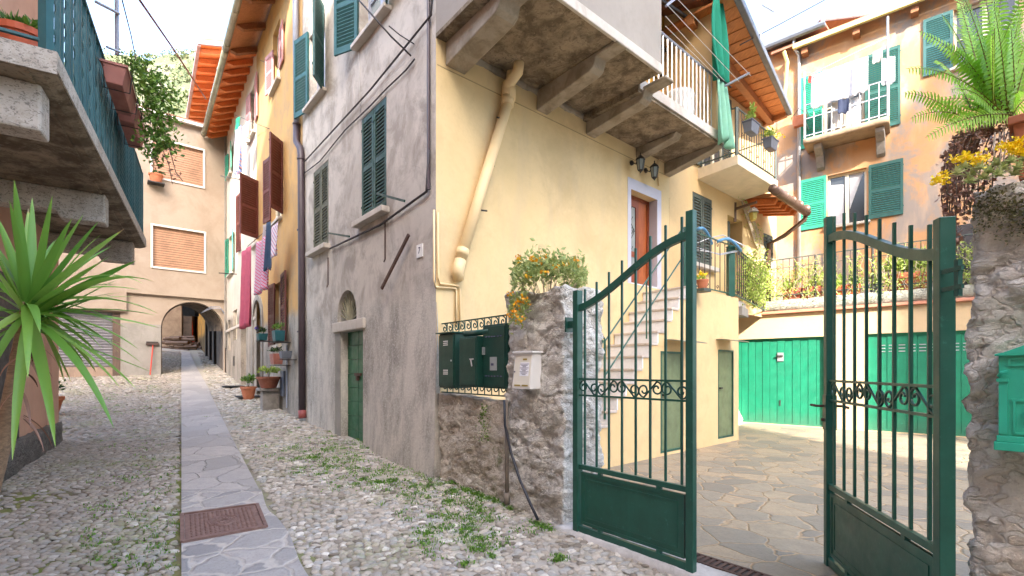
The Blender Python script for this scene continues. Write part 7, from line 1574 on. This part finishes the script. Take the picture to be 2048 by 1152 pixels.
tips = [(1884, 30, 2.2, .16), (1838, 62, 2.35, .12), (1812, 138, 2.3, .14), (1806, 186, 2.45, .10), (1820, 238, 2.3, .1), (1850, 276, 2.25, .08), (1905, -40, 2.6, .12), (1960, -60, 2.4, .1), (2010, -70, 2.3, .1), (2060, -30, 2.2, .12), (2080, 60, 2.1, .12), (2090, 120, 2.2, .12), (2080, 190, 2.1, .1), (1990, -20, 2.1, .1), (1930, 60, 2.7, .1), (1870, 120, 2.55, .14), (2040, 10, 2.6, .1), (1985, 70, 2.05, .1), (2030, 90, 2.7, .1), (1900, 180, 2.15, .12), (2100, 0, 2.5, .15), (1860, 205, 2.6, .1), (1925, -10, 2.15, .14), (2070, 130, 2.6, .12), (1950, 20, 2.25, .12), (2020, 40, 2.2, .12), (1895, 90, 2.3, .12), (2055, 80, 2.3, .1)]
tips += [(rr.uniform(1850, 2070), rr.uniform(0, 190), rr.uniform(2.1, 2.7), rr.uniform(.08, .15)) for _ in range(14)]
for k, (x, y, Y, lf) in enumerate(tips): frond(fb + Vector((rr.uniform(-.03, .12), rr.uniform(-.08, .08), rr.uniform(-.03, .03))), at(x, y, Y), lf, rr.uniform(.075, .1), k)
Fq = np.array(Fq); tri = np.concatenate([Fq[:, [0, 1, 2]], Fq[:, [0, 2, 3]]]); tri = tri[(tri[:, 1] != tri[:, 2]) & (tri[:, 0] != tri[:, 2])]
npmesh('fronds', V, tri, m_fern, ft, rnd=rn); stem.build('stalks', paint('fern_stalk', (.22, .16, .04), .6, .3), ft)
dt = T('dry_trailing_plant', 'dried brown trailing plant hanging down the end of the right wall', 'plant', at(1930, 400, 2.3)); paths = []
for k in range(24):
    x = 1888 + k * 2.9 if k < 20 else 1960 + (k - 20) * 12; bot = random.choice([395, 430, 470, 500]) if x < 1930 else random.choice([330, 380, 430]); Y = random.uniform(2.25, 2.5)
    paths.append([at(1975, 262, 2.42), at(x + 22, 262 + (1960 - x) * .18, Y), at(x + 2, 320, Y), at(x + random.uniform(-5, 5), (320 + bot) / 2, Y), at(x + random.uniform(-6, 6), bot, Y)])
vine(dt, paths, 91, m_dry, 85, .024, .010, .003, .8)
vine(dt, [[at(1990 + 9 * k, 265, 2.3), at(1995 + 7 * k + random.uniform(-14, 14), 300, 2.22), at(1992 + 6 * k, 345, 2.22)] for k in range(6)], 92, m_dry, 8, .02, .02, .0035, mt=m_twigp)
yt2 = T('stonecrop', 'pale green stonecrop with bright yellow flower heads along the foot of the terracotta planter', 'plant', at(1960, 345, 2.2))
r = np.random.default_rng(2); V = []; Fq = []; rn = []
for x, y in ((1915, 348), (1928, 336), (1945, 350), (1960, 338), (1978, 346), (1992, 330), (2008, 338), (2022, 325), (2036, 338), (2046, 322), (2030, 350), (1998, 352), (1940, 365), (1968, 358)):
    v, f, q = rosette(at(x, y, 2.15 + r.uniform(-.04, .05)), 18, .042, .010, int(x)); o = len(V); V += v; Fq += [tuple(i + o for i in k) for k in f]; rn += [.4 + .6 * z for z in q]
npmesh('rosettes', V, Fq, m_succ, yt2, rnd=rn)
for x, y, n, sx, sy in ((1878, 361, 60, 9, 4), (1888, 352, 40, 6, 4), (1918, 320, 60, 8, 4), (1934, 314, 60, 7, 4), (1950, 324, 50, 6, 4), (1966, 316, 70, 8, 5), (2022, 296, 90, 12, 5), (2038, 288, 90, 10, 5), (2040, 304, 70, 9, 5)):
    leaves('flower_head', None, m_flow, yt2, ls=.016, asp=.9, pts=[tuple(at(x + r.normal(0, sx), y + r.normal(0, sy), 2.14 + r.normal(0, .02))) for _ in range(n)], seed=int(x))
MB().tube([at(1945, 352, 2.16), at(1920, 350, 2.15), at(1885, 358, 2.14)], .003, 4).tube([at(1960, 350, 2.17), at(1945, 335, 2.15), at(1920, 322, 2.14)], .003, 4).build('stalks', m_twigp, yt2)
# ================================================================ grass and weeds between the cobbles
def blades(name, spots, m, seed, hgt=.038, wd=.003, **tg):
    r = np.random.default_rng(seed); V = []; F_ = []; rn = []
    for x, y, rad, n in spots:
        c = hit(x, y) if y > 760 else at(x, y, 4.5)
        for _ in range(n):
            a = r.uniform(0, 6.283); q = rad * abs(r.normal(0, .5)); X = c.x + q * math.cos(a); Y = c.y + q * math.sin(a); Z = g(X, Y) + .005; h = hgt * r.uniform(.4, 1.2); b_ = r.uniform(0, 6.283); l = h * r.uniform(.2, 1.0); k = len(V)
            dx, dy = math.cos(b_), math.sin(b_); w_ = wd
            V += [(X - dy * w_, Y + dx * w_, Z), (X + dy * w_, Y - dx * w_, Z), (X + dx * l * .4 + dy * w_ * .8, Y + dy * l * .4 - dx * w_ * .8, Z + h * .65), (X + dx * l * .4 - dy * w_ * .8, Y + dy * l * .4 + dx * w_ * .8, Z + h * .65), (X + dx * l, Y + dy * l, Z + h * .9)]
            F_ += [(k, k + 1, k + 2), (k, k + 2, k + 3), (k + 3, k + 2, k + 4)]; rn += [r.random()] * 5
    return npmesh(name, V, F_, m, rnd=rn, **tg)
rr = random.Random(8); sp = []
for k in range(300):   # weedy area right of the path
    s = rr.random(); x = 600 + 420 * s + rr.gauss(0, 35); y = 895 + 130 * s + rr.gauss(0, 22 + 20 * s)
    sp.append((x, y, rr.uniform(.05, .16), rr.randint(6, 40)))
for k in range(46): sp.append((rr.uniform(840, 1010), rr.uniform(1030, 1140), rr.uniform(.04, .12), rr.randint(8, 40)))
for k in range(30): sp.append((rr.uniform(480, 640), rr.uniform(800, 905), .08, 12))
for k in range(130): sp.append((rr.uniform(170, 358), rr.uniform(800, 1140), .08, 10))
for k in range(40): sp.append((rr.uniform(190, 340), rr.uniform(765, 830), .15, 22))
for x, y in ((935, 985), (950, 990), (962, 995), (975, 1000), (990, 1005), (1020, 1020), (1072, 1050), (1085, 1055), (1100, 1062), (1120, 1118), (1115, 1125), (905, 968), (1010, 1012), (830, 940), (410, 836)): sp.append((x, y, .06, 70))
blades('grass', sp, m_grass, 3, kind='stuff')
P_ = []; r = np.random.default_rng(7)
for x, y, rad, n in sp:
    c = hit(x, y)
    for _ in range(n // 2): X = c.x + r.normal(0, rad * .6); Y = c.y + r.normal(0, rad * .6); P_.append((X, Y, g(X, Y) + .02))
leaves('weeds', None, m_grass, None, ls=.02, asp=.8, pts=P_, seed=8, up=.15, kind='stuff')
tw = T('wall_weed', 'green weed growing out of the top of the low rubble wall', 'plant', pw(966, 850, .06)); P_ = [tuple(pw(966 + r.normal(0, 3 + 4 * s), 808 + 75 * s, .07) + Vector((0, 0, 0))) for s in r.random(150)]; leaves('foliage', None, m_leaf, tw, ls=.02, asp=.8, pts=P_, seed=9)
# ================================================================ hillside far behind
def hillf(s, t):
    X = -330 + 360 * s; Y = 70 + 230 * t; e = max(0, (Y - 75) / 150); ridge = 150 - .02 * (X + 130) ** 1 + 10 * noise.noise(Vector((X * .012, 2, 0))) + 5 * noise.noise(Vector((X * .04, 5, 0)))
    z = ridge * min(1, e) ** .9 - (max(0, Y - 225)) * .3 + 7 * noise.noise(Vector((X * .03, Y * .03, 1))) + 3.5 * noise.noise(Vector((X * .1, Y * .1, 4))); return Vector((X, Y, max(z, 1.2)))
b = NB('hillside'); col = b.mix(b.ramp(b.noise(.035, 7, .65), .4, .6), (.06, .08, .035), (.12, .13, .07)); col = b.mix(b.ramp(b.noise(.09, 6, .7), .55, .63, 0, .85), col, (.17, .155, .13))
mh = b.fin(col, .95, b.bump(b.noise(.6, 5, .7), .8, 1.5))
MB().grid(hillf, 110, 80).build('hillside', mh, smooth=True, kind='structure', fix=False)
r = np.random.default_rng(11); P_ = []; K = 2600
for k in range(K):
    s, t_ = r.random(), r.random() ** .8; c = hillf(s, t_); R_ = r.uniform(.9, 2.4)
    if c.z < 30 or c.x > -35 or c.x < -230: continue
    for _ in range(34): d = r.normal(size=3); d /= np.linalg.norm(d); P_.append((c.x + d[0] * R_, c.y + d[1] * R_, c.z + R_ * .6 + d[2] * R_ * .8))
leaves('hillside_woods', None, m_hillt, None, ls=.9, asp=.9, pts=P_, seed=12, kind='stuff')
# ================================================================ unseen sun blockers added behind the camera, dressed as houses on a slope
m_pale = plaster('blocker_white', (.70, .68, .64), (.64, .61, .57))  # pale walls of the added blockers, bouncing light back into the lane
def slope(s_, t_): X = -70 + 140 * s_; Y = -14 - 60 * t_; return Vector((X, Y, 30 * (1 - math.cos(min(1, t_ * 2.2) * math.pi)) / 2 - .6 + .6 * noise.noise(Vector((X * .1, Y * .1, 2))) * min(1, t_ * 5)))
MB().grid(slope, 60, 40).build('blocker_slope', mh, smooth=True, kind='structure', fix=False)  # added ground out of view that only carries the sun blockers
def sunblock(x0, x1, za, zb, lab):  # unseen blocker sized by the shadow edges it has to cast
    t = T('sun_blocker', lab, 'house', (x0, -35, 20)); w_ = plan([(x0, -43), (x1, -43), (x1, -35), (x0, -35)], 16, za, [za, zb, zb, za]).build('wall', m_pale, t)
    f = Fr((x0, -35), (-1, 0))
    for k in range(int((x1 - x0) // 2.6)):
        for z in np.arange(24, min(za, zb) - 2, 3.1): u = -(k * 2.6 + 1.3); b = MB(); b.box(f, u - .5, u + .5, .002, .06, z, z + 1.5); b.build('window', m_glass, t)  # panes that dress the added blocker as a house front
    return t
sunblock(-9.5, -3.21, 46.5, 46.5, 'tallest added sun blocker in house form, unseen behind the viewer, furthest left')
sunblock(-3.2, 2.19, 39.6, 39.6, 'middle added sun blocker in house form, unseen behind the viewer')
sunblock(2.2, 12.4, 37.0, 37.0, 'long added sun blocker in house form, unseen behind the viewer')
sunblock(16.05, 26, 37.9, 55, 'slant topped added sun blocker in house form, unseen behind the viewer, furthest right')
